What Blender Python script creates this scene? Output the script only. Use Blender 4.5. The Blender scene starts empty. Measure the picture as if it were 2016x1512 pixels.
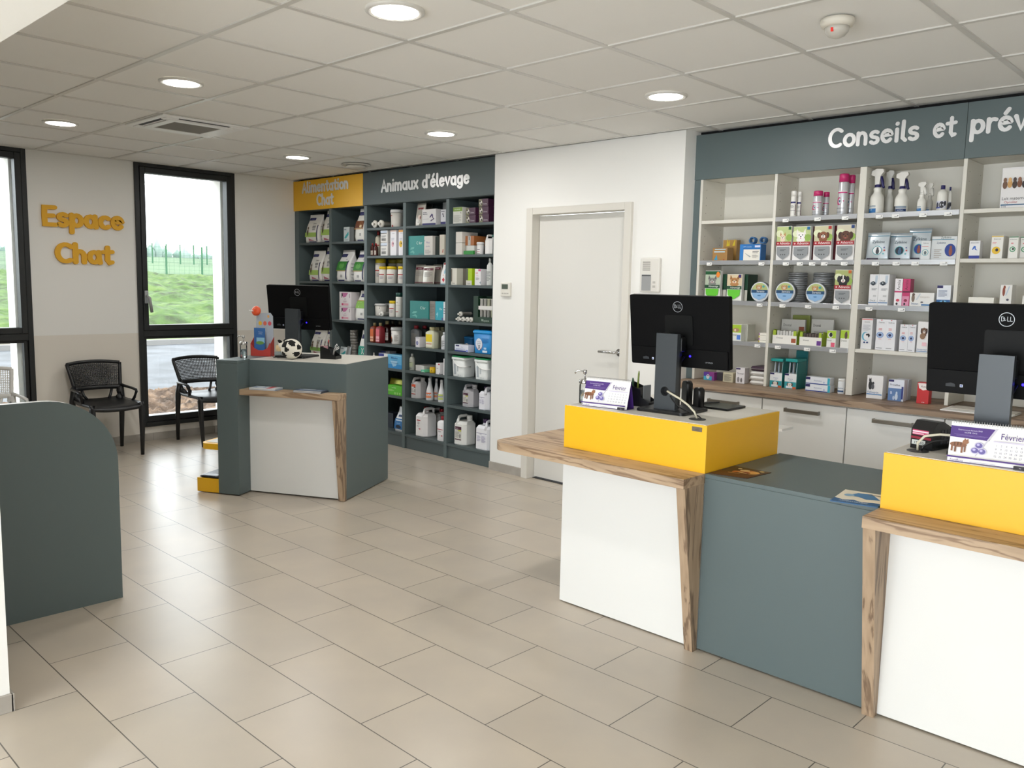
import bpy, bmesh, math, random
from mathutils import Vector, Matrix
from math import sin, cos, pi, radians as R
random.seed(7)
C = bpy.context.scene.collection
sc = bpy.context.scene
# ------------------------------------------------------------------ camera
YAW, PITCH, ROLL = .763, -.1183, .0208
CAM = Vector((-1.748, -2.8973, 1.5092))
fw = Vector((cos(YAW)*cos(PITCH), sin(YAW)*cos(PITCH), sin(PITCH)))
rt = Vector((sin(YAW), -cos(YAW), 0)); up = rt.cross(fw)
r2 = rt*cos(ROLL)+up*sin(ROLL); u2 = -rt*sin(ROLL)+up*cos(ROLL)
cd = bpy.data.cameras.new('camera'); cam = bpy.data.objects.new('camera', cd); C.objects.link(cam)
cd.sensor_width = 36; cd.lens = 1648.1/2016*36; cd.clip_end = 800; cd.clip_start = .05
m4 = Matrix((r2, u2, -fw)).transposed().to_4x4(); m4.translation = CAM
cam.matrix_world = m4
sc.camera = cam
# ------------------------------------------------------------------ view
sc.view_settings.view_transform = 'Standard'; sc.view_settings.look = 'None'
sc.view_settings.gamma = 1; sc.view_settings.use_curve_mapping = False
sc.view_settings.exposure = 0.34
try:
    sc.cycles.use_denoising = True; sc.cycles.max_bounces = 8; sc.cycles.diffuse_bounces = 5
    sc.cycles.sample_clamp_indirect = 6
except Exception: pass
# ------------------------------------------------------------------ overcast sky
wd = bpy.data.worlds.new('overcast_sky'); sc.world = wd; wd.use_nodes = True
nt = wd.node_tree; nt.nodes.clear()
wo = nt.nodes.new('ShaderNodeOutputWorld'); bg = nt.nodes.new('ShaderNodeBackground')
tc = nt.nodes.new('ShaderNodeTexCoord'); sp = nt.nodes.new('ShaderNodeSeparateXYZ'); rp = nt.nodes.new('ShaderNodeValToRGB')
nt.links.new(tc.outputs['Generated'], sp.inputs[0]); nt.links.new(sp.outputs['Z'], rp.inputs[0])
rp.color_ramp.elements[0].color = (.90, .95, 1, 1); rp.color_ramp.elements[1].color = (.96, .98, 1, 1)
nt.links.new(rp.outputs[0], bg.inputs['Color']); nt.links.new(bg.outputs[0], wo.inputs[0])
bg.inputs['Strength'].default_value = 5.2
def area(name, loc, rot, sx, sy, power, col=(1,1,1), shape='RECTANGLE', portal=False):
    l = bpy.data.lights.new(name, 'AREA'); l.shape = shape; l.size = sx
    if shape == 'RECTANGLE': l.size_y = sy
    l.energy = power; l.color = col
    if portal: l.cycles.is_portal = True
    o = bpy.data.objects.new(name, l); C.objects.link(o); o.location = loc; o.rotation_euler = rot
    return o
# sky portals in the window openings of the two visible windows
area('portal_window', (1.87, 4.90, 1.3), (R(-90), 0, 0), .9, 2.3, 1, portal=True)
area('portal_window', (.05, 4.90, 1.3), (R(-90), 0, 0), .9, 2.3, 1, portal=True)
# daylight entering through the glazed shop front on the left, out of frame
area('daylight_shop_front', (-4.40, -2.3, 1.15), (0, R(-90), 0), 2.0, 4.2, 50, (.88, .95, 1))
# ceiling downlights carry their own lamps (see below)
LAMP_W = 7.5
# ------------------------------------------------------------------ helpers
def lin(h):
    h = h.lstrip('#'); v = [int(h[i:i+2], 16)/255 for i in (0, 2, 4)]
    return tuple(c/12.92 if c <= .04045 else ((c+.055)/1.055)**2.4 for c in v)+(1,)
MATS = {}
def mat(h, rough=.5, metal=0, spec=.5, bump=0, bscale=200, var=0, name=None, emit=0, trans=0, alpha=1, coat=0):
    key = (h, rough, metal, bump, var, emit, trans, alpha, coat, spec)
    if key in MATS: return MATS[key]
    m = bpy.data.materials.new(name or 'finish_'+h.strip('#')); m.use_nodes = True
    n = m.node_tree; p = n.nodes['Principled BSDF']
    p.inputs['Base Color'].default_value = lin(h); p.inputs['Roughness'].default_value = rough
    p.inputs['Metallic'].default_value = metal; p.inputs['Specular IOR Level'].default_value = spec
    if coat: p.inputs['Coat Weight'].default_value = coat
    if trans: p.inputs['Transmission Weight'].default_value = trans
    if alpha < 1: p.inputs['Alpha'].default_value = alpha
    if emit: p.inputs['Emission Color'].default_value = lin(h); p.inputs['Emission Strength'].default_value = emit
    if bump or var:
        t = n.nodes.new('ShaderNodeTexCoord'); z = n.nodes.new('ShaderNodeTexNoise'); z.inputs['Scale'].default_value = bscale
        n.links.new(t.outputs['Object'], z.inputs['Vector'])
        if bump:
            b = n.nodes.new('ShaderNodeBump'); b.inputs['Strength'].default_value = bump; b.inputs['Distance'].default_value = .002
            n.links.new(z.outputs['Fac'], b.inputs['Height']); n.links.new(b.outputs[0], p.inputs['Normal'])
        if var:
            x = n.nodes.new('ShaderNodeMix'); x.data_type = 'RGBA'; c = lin(h)
            x.inputs[6].default_value = tuple(v*(1-var) for v in c[:3])+(1,); x.inputs[7].default_value = tuple(min(1, v*(1+var)) for v in c[:3])+(1,)
            n.links.new(z.outputs['Fac'], x.inputs[0]); n.links.new(x.outputs[2], p.inputs['Base Color'])
    MATS[key] = m; return m
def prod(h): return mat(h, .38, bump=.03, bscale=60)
class MB:
    """collects shapes into one mesh; each face remembers its material"""
    def __init__(s): s.v = []; s.f = []; s.m = []; s.sm = []; s.mats = []
    def mi(s, m):
        if m not in s.mats: s.mats.append(m)
        return s.mats.index(m)
    def add(s, vs, fs, m=None, smooth=False):
        b = len(s.v); s.v += [tuple(v) for v in vs]; k = s.mi(m)
        for f in fs: s.f.append(tuple(b+i for i in f)); s.m.append(k); s.sm.append(smooth)
    def box(s, x0, x1, y0, y1, z0, z1, m=None, c=0):
        x0, x1 = min(x0, x1), max(x0, x1); y0, y1 = min(y0, y1), max(y0, y1); z0, z1 = min(z0, z1), max(z0, z1)
        if c:
            c = min(c, (x1-x0)/3, (y1-y0)/3, (z1-z0)/3)
            bm = bmesh.new(); bmesh.ops.create_cube(bm, size=1)
            for v in bm.verts: v.co = Vector(((x0+x1)/2+v.co.x*(x1-x0), (y0+y1)/2+v.co.y*(y1-y0), (z0+z1)/2+v.co.z*(z1-z0)))
            bmesh.ops.bevel(bm, geom=bm.edges[:], offset=c, segments=2, profile=.5, affect='EDGES')
            bm.verts.index_update()
            s.add([v.co[:] for v in bm.verts], [[v.index for v in f.verts] for f in bm.faces], m); bm.free(); return s
        s.add([(x, y, z) for z in (z0, z1) for y in (y0, y1) for x in (x0, x1)],
              [(0, 2, 3, 1), (4, 5, 7, 6), (0, 1, 5, 4), (2, 6, 7, 3), (0, 4, 6, 2), (1, 3, 7, 5)], m); return s
    def prism(s, pts, fn, a, b, m=None, smooth=False):
        """pts 2D outline; fn(u,v,t)->xyz ; extruded from a to b"""
        n = len(pts); vs = [fn(u, v, a) for u, v in pts]+[fn(u, v, b) for u, v in pts]
        s.add(vs, [tuple(range(n))[::-1], tuple(range(n, 2*n))], m)
        s.add(vs, [(i, (i+1) % n, n+(i+1) % n, n+i) for i in range(n)], m, smooth); return s
    def lathe(s, prof, m=None, n=24, cx=0, cy=0, cz=0, sx=1, sy=1, cap=True):
        vs = []; fs = []
        for r, z in prof:
            for i in range(n): a = 2*pi*i/n; vs.append((cx+r*cos(a)*sx, cy+r*sin(a)*sy, cz+z))
        for k in range(len(prof)-1):
            for i in range(n): j = (i+1) % n; fs.append((k*n+i, k*n+j, (k+1)*n+j, (k+1)*n+i))
        s.add(vs, fs, m, True)
        if cap: s.add(vs[:n], [tuple(range(n))[::-1]], m); s.add(vs[-n:], [tuple(range(n))], m)
        return s
    def tube(s, path, r, m=None, n=10, flat=1):
        P = [Vector(p) for p in path]; rr = r if isinstance(r, (list, tuple)) else [r]*len(P)
        vs = []; fs = []; ref = Vector((0, 0, 1))
        for i, p in enumerate(P):
            t = (P[min(i+1, len(P)-1)]-P[max(i-1, 0)]).normalized()
            q = ref if abs(t.dot(ref)) < .95 else Vector((1, 0, 0))
            a = t.cross(q).normalized(); b = a.cross(t).normalized()
            for k in range(n): an = 2*pi*k/n; vs.append(p+a*cos(an)*rr[i]+b*sin(an)*rr[i]*flat)
        for i in range(len(P)-1):
            for k in range(n): j = (k+1) % n; fs.append((i*n+k, i*n+j, (i+1)*n+j, (i+1)*n+k))
        fs += [tuple(range(n))[::-1], tuple(range((len(P)-1)*n, len(P)*n))]
        s.add(vs, fs, m, True); return s
    def build(s, name, parent=None, loc=None, rz=0, fix=True):
        me = bpy.data.meshes.new(name); me.from_pydata(s.v, [], s.f)
        for m in s.mats: me.materials.append(m)
        me.polygons.foreach_set('material_index', s.m); me.polygons.foreach_set('use_smooth', s.sm)
        if fix:
            bm = bmesh.new(); bm.from_mesh(me); bmesh.ops.remove_doubles(bm, verts=bm.verts, dist=1e-6)
            bmesh.ops.recalc_face_normals(bm, faces=bm.faces); bm.to_mesh(me); bm.free()
        me.update()
        o = bpy.data.objects.new(name, me); C.objects.link(o)
        if parent: o.parent = parent
        if loc: o.location = loc
        if rz: o.rotation_euler = (0, 0, rz)
        return o
def tag(o, label=None, cat=None, group=None, kind=None):
    if label: o['label'] = label
    if cat: o['category'] = cat
    if group: o['group'] = group
    if kind: o['kind'] = kind
    return o
def empty(name, loc=(0, 0, 0), rz=0):
    o = bpy.data.objects.new(name, None); C.objects.link(o); o.location = loc; o.rotation_euler = (0, 0, rz)
    o.empty_display_size = .05; return o
def struct(mb, name): return tag(mb.build(name), kind='structure')
XZ = lambda u, v, t: (u, t, v)
XY = lambda u, v, t: (u, v, t)
YZ = lambda u, v, t: (t, u, v)
def copytree(o, parent=None):
    c = o.copy(); C.objects.link(c)
    if parent: c.parent = parent
    for ch in [x for x in C.objects if x.parent == o]: copytree(ch, c)
    return c
def arc(cx, cy, rx, ry, a0, a1, n=12):
    return [(cx+rx*cos(R(a0+(a1-a0)*i/n)), cy+ry*sin(R(a0+(a1-a0)*i/n))) for i in range(n+1)]
def rrect(x0, x1, y0, y1, r, n=6):
    return arc(x1-r, y0+r, r, r, -90, 0, n)+arc(x1-r, y1-r, r, r, 0, 90, n)+arc(x0+r, y1-r, r, r, 90, 180, n)+arc(x0+r, y0+r, r, r, 180, 270, n)
# small printed text: built-in font outlines turned into mesh data once per string
TXT = {}
def text_geo(t):
    if t not in TXT:
        cu = bpy.data.curves.new('t', 'FONT'); cu.body = t; cu.size = 1; cu.resolution_u = 2
        o = bpy.data.objects.new('t', cu); C.objects.link(o)
        bpy.context.view_layer.update()
        me = o.evaluated_get(bpy.context.evaluated_depsgraph_get()).to_mesh()
        vs = [(v.co.x, v.co.y) for v in me.vertices]; fs = [tuple(p.vertices) for p in me.polygons]
        o.evaluated_get(bpy.context.evaluated_depsgraph_get()).to_mesh_clear()
        C.objects.unlink(o); bpy.data.objects.remove(o)
        w = max([v[0] for v in vs] or [1])
        TXT[t] = (vs, fs, w)
    return TXT[t]
# ------------------------------------------------------------------ hand drawn rounded sign lettering (stroke skeletons)
G = {
'A': (.95, [[(.02, 0), (.42, 1.42), (.84, 0)], [(.2, .48), (.68, .48)]]),
'C': (1.0, [arc(.55, .72, .5, .68, 48, 305, 16)]),
'E': (.85, [[(.75, 1.4), (.12, 1.38), (.1, .72), (.12, .03), (.78, .03)], [(.1, .72), (.64, .74)]]),
'l': (.42, [[(.14, 1.45), (.12, .2), (.3, .0)]]),
'i': (.36, [[(.14, .9), (.14, 0)], [(.14, 1.3), (.15, 1.34)]]),
'm': (1.3, [[(.1, .92), (.1, 0)], arc(.35, .5, .25, .4, 180, 0, 8)+[(.6, 0)], arc(.85, .5, .25, .4, 180, 0, 8)+[(1.1, 0)]]),
'n': (.84, [[(.1, .92), (.1, 0)], arc(.37, .5, .27, .4, 180, 0, 8)+[(.64, 0)]]),
'e': (.86, [[(.1, .5), (.68, .56)]+arc(.4, .47, .31, .44, 15, 320, 16)]),
't': (.68, [[(.3, 1.3), (.28, .25), (.42, .02), (.56, .08)], [(.02, .9), (.58, .94)]]),
'a': (.92, [arc(.4, .45, .3, .42, 0, 360, 16), [(.7, .9), (.7, .4), (.76, 0)]]),
'o': (.88, [arc(.42, .45, .34, .43, 0, 360, 16)]),
'h': (.84, [[(.1, 1.45), (.1, 0)], arc(.37, .5, .27, .4, 180, 0, 8)+[(.64, 0)]]),
'u': (.86, [[(.1, .9)]+arc(.37, .38, .27, .38, 180, 360, 8)+[(.64, .9)], [(.64, .9), (.66, 0)]]),
'x': (.8, [[(.06, .9), (.66, 0)], [(.64, .92), (.06, 0)]]),
'd': (.92, [arc(.4, .45, .3, .42, 0, 360, 16), [(.72, 1.45), (.7, .4), (.76, 0)]]),
"'": (.3, [[(.14, 1.45), (.1, 1.15)]]),
'v': (.78, [[(.05, .92), (.36, 0), (.66, .92)]]),
'g': (.92, [arc(.4, .45, .3, .42, 0, 360, 16), [(.7, .9), (.72, 0)]+arc(.4, -.05, .32, .36, 0, -150, 8)]),
's': (.74, [arc(.36, .68, .25, .22, 40, 250, 8)+arc(.34, .23, .25, .23, 80, -150, 8)]),
'p': (.9, [[(.12, .92), (.1, -.5)], arc(.44, .46, .3, .42, 0, 360, 16)]),
'c': (.8, [arc(.42, .45, .33, .42, 50, 310, 14)]),
'r': (.62, [[(.1, .92), (.1, 0)], arc(.38, .52, .27, .36, 175, 60, 6)]),
'é': (.86, [[(.1, .5), (.68, .56)]+arc(.4, .47, .31, .44, 15, 320, 16), [(.36, 1.2), (.54, 1.48)]]),
}
def ribbon(mb, pts, sw, fn, t0, t1, m):
    n = len(pts); P = [Vector((p[0], p[1])) for p in pts]; closed = (P[0]-P[-1]).length < 1e-4
    L = []; Rr = []
    for i in range(n):
        if closed: a = P[i-1] if i > 0 else P[-2]; b = P[i+1] if i < n-1 else P[1]
        else: a = P[max(i-1, 0)]; b = P[min(i+1, n-1)]
        d1 = (P[i]-a); d2 = (b-P[i])
        d1 = d1.normalized() if d1.length > 1e-9 else d2.normalized(); d2 = d2.normalized() if d2.length > 1e-9 else d1
        t = (d1+d2).normalized(); nn = Vector((-t.y, t.x)); k = min(1.35, 1/max(.5, nn.dot(Vector((-d1.y, d1.x)))))
        L.append(P[i]+nn*sw*k); Rr.append(P[i]-nn*sw*k)
    vs = [fn(*L[i][:], t0) for i in range(n)]+[fn(*Rr[i][:], t0) for i in range(n)]+[fn(*L[i][:], t1) for i in range(n)]+[fn(*Rr[i][:], t1) for i in range(n)]
    fs = []
    for i in range(n-1): fs += [(i, i+1, n+i+1, n+i), (2*n+i+1, 2*n+i, 3*n+i, 3*n+i+1), (i+1, i, 2*n+i, 2*n+i+1), (n+i, n+i+1, 3*n+i+1, 3*n+i)]
    mb.add(vs, fs, m)
    if not closed:
        e = .00012
        for p in (P[0], P[-1]): mb.prism([(p.x+sw*cos(2*pi*k/14), p.y+sw*sin(2*pi*k/14)) for k in range(14)], fn, t0-e, t1, m); e += .00012
def sign_letter(ch, xh, sw, depth, m, name):
    """one letter: flat front face towards -y in local space, x to the right"""
    mb = MB()
    for q, pl in enumerate(G[ch][1]): ribbon(mb, [(x*xh, y*xh) for x, y in pl], sw*xh, lambda u, v, t: (u, t, v), -depth-.0004*q, 0, m)
    return mb.build(name, fix=False)
def sign_text(txt, xh, width, sw, depth, m, x0=0, z0=0, slope=0, gap=.06):
    """returns [(object, x, z)] letters stretched to the wanted total width"""
    tot = sum((G[c][0]+gap) if c != ' ' else .55 for c in txt)*xh; k = width/tot; out = []; x = x0
    for c in txt:
        if c == ' ': x += .55*xh*k; continue
        o = sign_letter(c, xh, sw, depth, m, 'letter'); o.scale = (k, 1, 1); out.append((o, x, z0+slope*(x-x0))); x += (G[c][0]+gap)*xh*k
    return out
# ------------------------------------------------------------------ procedural surface materials
def node_mat(name):
    m = bpy.data.materials.new(name); m.use_nodes = True
    return m, m.node_tree, m.node_tree.nodes['Principled BSDF']
def floor_mat():
    m, n, p = node_mat('beige_floor_tiles')
    t = n.nodes.new('ShaderNodeTexCoord'); sp = n.nodes.new('ShaderNodeSeparateXYZ'); cb = n.nodes.new('ShaderNodeCombineXYZ')
    n.links.new(t.outputs['Object'], sp.inputs[0])
    a = n.nodes.new('ShaderNodeMath'); a.operation = 'ADD'; a.inputs[1].default_value = -.8449+.6026*20
    b = n.nodes.new('ShaderNodeMath'); b.operation = 'ADD'; b.inputs[1].default_value = .1264+.3023*40
    n.links.new(sp.outputs['Y'], a.inputs[0]); n.links.new(sp.outputs['X'], b.inputs[0])
    n.links.new(a.outputs[0], cb.inputs[0]); n.links.new(b.outputs[0], cb.inputs[1])
    k = n.nodes.new('ShaderNodeTexBrick'); k.inputs['Scale'].default_value = 1; k.inputs['Brick Width'].default_value = .6026
    k.inputs['Row Height'].default_value = .3023; k.inputs['Mortar Size'].default_value = .0021; k.inputs['Mortar Smooth'].default_value = .1
    k.inputs['Color1'].default_value = lin('#bfb4a5'); k.inputs['Color2'].default_value = lin('#b8ae9f'); k.inputs['Mortar'].default_value = lin('#5c564e')
    n.links.new(cb.outputs[0], k.inputs['Vector'])
    z = n.nodes.new('ShaderNodeTexNoise'); z.inputs['Scale'].default_value = 3.2; z.inputs['Detail'].default_value = 6
    n.links.new(t.outputs['Object'], z.inputs['Vector'])
    r = n.nodes.new('ShaderNodeValToRGB'); r.color_ramp.elements[0].position = .3; r.color_ramp.elements[1].position = .75
    r.color_ramp.elements[0].color = (.90, .90, .91, 1); r.color_ramp.elements[1].color = (1.03, 1.02, 1.0, 1)
    n.links.new(z.outputs['Fac'], r.inputs[0])
    x = n.nodes.new('ShaderNodeMix'); x.data_type = 'RGBA'; x.blend_type = 'MULTIPLY'; x.inputs[0].default_value = 1
    n.links.new(k.outputs['Color'], x.inputs[6]); n.links.new(r.outputs[0], x.inputs[7]); n.links.new(x.outputs[2], p.inputs['Base Color'])
    p.inputs['Roughness'].default_value = .30
    bp = n.nodes.new('ShaderNodeBump'); bp.inputs['Strength'].default_value = .35; bp.inputs['Distance'].default_value = .002; bp.invert = True
    n.links.new(k.outputs['Fac'], bp.inputs['Height'])
    z2 = n.nodes.new('ShaderNodeTexNoise'); z2.inputs['Scale'].default_value = 60; n.links.new(t.outputs['Object'], z2.inputs['Vector'])
    b2 = n.nodes.new('ShaderNodeBump'); b2.inputs['Strength'].default_value = .05; b2.inputs['Distance'].default_value = .001
    n.links.new(z2.outputs['Fac'], b2.inputs['Height']); n.links.new(bp.outputs[0], b2.inputs['Normal']); n.links.new(b2.outputs[0], p.inputs['Normal'])
    return m
def wood_mat(name, axis, light='#b59c80', dark='#8a7058', sc_=1):
    m, n, p = node_mat(name)
    t = n.nodes.new('ShaderNodeTexCoord'); mp = n.nodes.new('ShaderNodeMapping')
    s = [9, 9, 9]; s['xyz'.index(axis)] = 1.0
    mp.inputs['Scale'].default_value = [v*sc_ for v in s]; n.links.new(t.outputs['Object'], mp.inputs['Vector'])
    z = n.nodes.new('ShaderNodeTexNoise'); z.inputs['Scale'].default_value = 1.6; z.inputs['Detail'].default_value = 8; z.inputs['Distortion'].default_value = 1.1
    n.links.new(mp.outputs[0], z.inputs['Vector'])
    mu = n.nodes.new('ShaderNodeMath'); mu.operation = 'MULTIPLY'; mu.inputs[1].default_value = 26; n.links.new(z.outputs['Fac'], mu.inputs[0])
    si = n.nodes.new('ShaderNodeMath'); si.operation = 'SINE'; n.links.new(mu.outputs[0], si.inputs[0])
    r = n.nodes.new('ShaderNodeValToRGB'); e = r.color_ramp.elements
    e[0].position = 0; e[0].color = lin(dark); e[1].position = .35; e[1].color = lin(light)
    q = r.color_ramp.elements.new(.9); q.color = tuple(c*1.06 for c in lin(light)[:3])+(1,)
    ad = n.nodes.new('ShaderNodeMapRange'); ad.inputs[1].default_value = -1; ad.inputs[2].default_value = 1; n.links.new(si.outputs[0], ad.inputs[0])
    n.links.new(ad.outputs[0], r.inputs[0])
    z3 = n.nodes.new('ShaderNodeTexNoise'); z3.inputs['Scale'].default_value = 3; z3.inputs['Detail'].default_value = 3; n.links.new(mp.outputs[0], z3.inputs['Vector'])
    r3 = n.nodes.new('ShaderNodeValToRGB'); r3.color_ramp.elements[0].position = .35; r3.color_ramp.elements[0].color = (.78, .76, .74, 1); r3.color_ramp.elements[1].position = .6; r3.color_ramp.elements[1].color = (1, 1, 1, 1)
    n.links.new(z3.outputs['Fac'], r3.inputs[0])
    x = n.nodes.new('ShaderNodeMix'); x.data_type = 'RGBA'; x.blend_type = 'MULTIPLY'; x.inputs[0].default_value = 1
    n.links.new(r.outputs[0], x.inputs[6]); n.links.new(r3.outputs[0], x.inputs[7]); n.links.new(x.outputs[2], p.inputs['Base Color'])
    p.inputs['Roughness'].default_value = .5
    b = n.nodes.new('ShaderNodeBump'); b.inputs['Strength'].default_value = .15; b.inputs['Distance'].default_value = .001
    n.links.new(z.outputs['Fac'], b.inputs['Height']); n.links.new(b.outputs[0], p.inputs['Normal'])
    return m
def mix_mat(name, c1, c2, scale, lo=.4, hi=.6, rough=.9, bump=.5, dist=.05, c3=None):
    m, n, p = node_mat(name); t = n.nodes.new('ShaderNodeTexCoord'); z = n.nodes.new('ShaderNodeTexNoise')
    z.inputs['Scale'].default_value = scale; z.inputs['Detail'].default_value = 8; n.links.new(t.outputs['Object'], z.inputs['Vector'])
    r = n.nodes.new('ShaderNodeValToRGB'); r.color_ramp.elements[0].position = lo; r.color_ramp.elements[1].position = hi
    r.color_ramp.elements[0].color = lin(c1); r.color_ramp.elements[1].color = lin(c2)
    if c3: q = r.color_ramp.elements.new((lo+hi)/2); q.color = lin(c3)
    n.links.new(z.outputs['Fac'], r.inputs[0]); n.links.new(r.outputs[0], p.inputs['Base Color']); p.inputs['Roughness'].default_value = rough
    b = n.nodes.new('ShaderNodeBump'); b.inputs['Strength'].default_value = bump; b.inputs['Distance'].default_value = dist
    n.links.new(z.outputs['Fac'], b.inputs['Height']); n.links.new(b.outputs[0], p.inputs['Normal']); return m
FLOOR = floor_mat()
WOOD_Y = wood_mat('oak_grain_along_y', 'y'); WOOD_X = wood_mat('oak_grain_along_x', 'x'); WOOD_Z = wood_mat('oak_grain_upright', 'z', '#ad957b', '#7a6450')
WOODTOP = wood_mat('oak_worktop', 'y', '#9d8670', '#6d5848', .8)
WALL = mat('#ecebe7', .85, bump=.05, bscale=90, name='white_wall_paint'); WAIN = mat('#e2dcd2', .85, bump=.05, bscale=90, name='beige_wainscot_paint')
CEIL = mat('#efeeea', .95, bump=.15, bscale=260, name='mineral_ceiling_board'); TBAR = mat('#d2d0ca', .35, name='lacquered_ceiling_bar')
PLASTER = mat('#e9e7e1', .85, bump=.04, bscale=80, name='smooth_plaster')
WHITE = mat('#e6e6e3', .4, bump=.03, bscale=120, name='white_laminate'); WHITEIN = mat('#d9d6cc', .5, bump=.03, bscale=120, name='white_shelf_board')
CREAM = mat('#d3cfc6', .45, bump=.03, bscale=120, name='pale_desk_top')
GREY = mat('#5b6869', .42, bump=.06, bscale=300, name='grey_blue_laminate'); GREYD = mat('#4b5657', .45, bump=.06, bscale=300, name='grey_blue_shelf_board')
YEL = mat('#f1b91e', .42, bump=.05, bscale=300, name='yellow_laminate')
DARKF = mat('#1b1e1f', .45, name='anthracite_window_frame'); BLK = mat('#17181a', .42, bump=.04, bscale=200, name='black_plastic'); BLK2 = mat('#0e0f11', .32, name='gloss_black_plastic')
CHROME = mat('#c9c9c9', .18, 1, name='brushed_chrome'); STEEL = mat('#8d8880', .35, 1, name='brushed_steel')
SKIRT = mix_mat('grey_skirting_tile', '#a29c93', '#b0aaa1', 6, rough=.5, bump=.05, dist=.001)
SILVER = mat('#e4e4e4', .35, .35, name='silver_sign_vinyl')
PAPER = mat('#efeeec', .7, name='white_paper')
# ------------------------------------------------------------------ room shell
H = 2.522
m = MB(); m.box(-4.5, 3.6, -5, 4.9, -.2, 0, FLOOR); struct(m, 'floor')
m = MB()
m.box(-4.5, 3.6, -5, 4.84, H+.006, H+.15, CEIL)
for i in range(-7, 7):
    x = .6*i
    if -1.0 < x < 3.4: m.box(x-.012, x+.012, -5, 4.83, H, H+.006, TBAR)
for j in range(-8, 9):
    y = .6*j
    if -5 < y < 4.83: m.box(-1.0, 3.2, y-.012, y+.012, H+.0004, H+.006, TBAR)
m.box(3.0, 3.03, .15, 1.9, H, H+.006, TBAR); m.box(-1, 3.03, 4.805, 4.83, H+.0002, H+.006, TBAR)
struct(m, 'ceiling')
m = MB(); m.box(-4.5, -.935, -5, 4.83, 2.2, H+.006, PLASTER); struct(m, 'ceiling')
# wall with the windows
m = MB()
def bwall(x0, x1, z0, z1):
    if z0 < 1.0 < z1: m.box(x0, x1, 4.83, 4.92, z0, 1.0, WAIN); m.box(x0, x1, 4.83, 4.92, 1.0, z1, WALL)
    else: m.box(x0, x1, 4.83, 4.92, z0, z1, WAIN if z1 <= 1 else WALL)
for x0, x1 in ((-4.5, -.43), (.53, 1.40), (2.358, 3.6)): bwall(x0, x1, 0, H+.15)
for x0, x1 in ((-.43, .53), (1.40, 2.358)): bwall(x0, x1, 0, .13); m.box(x0, x1, 4.83, 4.92, H+.004, H+.15, WALL)
for x0, x1 in ((-4.5, -.36), (.43, 1.47), (2.262, 3.6)): m.box(x0, x1, 4.92, 5.10, -.2, H+.4, PLASTER)
for x0, x1 in ((-.36, .43), (1.47, 2.262)): m.box(x0, x1, 4.92, 5.10, -.2, .2, PLASTER); m.box(x0, x1, 4.92, 5.10, 2.46, H+.4, PLASTER)
struct(m, 'wall_back')
# wall with the door: x = 3.01
DX = 3.012
m = MB()
m.box(DX, 3.2, 1.515, 1.888, 0, H+.15, WALL); m.box(DX, 3.2, .15, .56, 0, H+.15, WALL); m.box(DX, 3.2, .56, 1.515, 2.075, H+.15, WALL)
m.box(3.2, 3.6, .15, .2, 0, H+.15, WALL); m.box(3.2, 3.6, 1.86, 1.888, 0, H+.15, WALL)
m.box(3.45, 3.6, 1.888, 4.83, 0, H+.15, WALL); m.box(3.45, 3.6, -5, .15, 0, H+.15, WALL)
struct(m, 'wall_right')
m = MB(); m.box(-4.5, 3.6, -5.15, -5, 0, H+.15, WALL); struct(m, 'wall_front')
m = MB()
m.box(-4.65, -4.5, -5, -4.5, 0, H+.15, WALL); m.box(-4.65, -4.5, -.1, 4.9, 0, H+.15, WALL)
m.box(-4.65, -4.5, -4.5, -.1, 0, .12, WALL); m.box(-4.65, -4.5, -4.5, -.1, 2.2, H+.15, WALL)
struct(m, 'wall_left')
m = MB(); m.box(-4.5, -.946, .25, .45, 0, 2.2, WALL); struct(m, 'wall_partition')
m = MB(); m.box(-4.49, -.938, .238, .25, 0, .065, SKIRT, .002); m.box(-.946, -.934, .238, .462, 0, .065, SKIRT, .002); struct(m, 'baseboard_partition')
m = MB(); m.box(-.93, 3.0, 4.816, 4.83, 0, .068, SKIRT)
for i in range(8): m.box(-.9+.6*i, -.898+.6*i, 4.8155, 4.817, 0, .068, mat('#6f6a62', .8))
struct(m, 'baseboard_back')
m = MB(); m.box(3.0, DX, 1.515, 1.888, 0, .068, SKIRT); m.box(3.0, DX, .15, .555, 0, .068, SKIRT); struct(m, 'baseboard_right')
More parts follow.
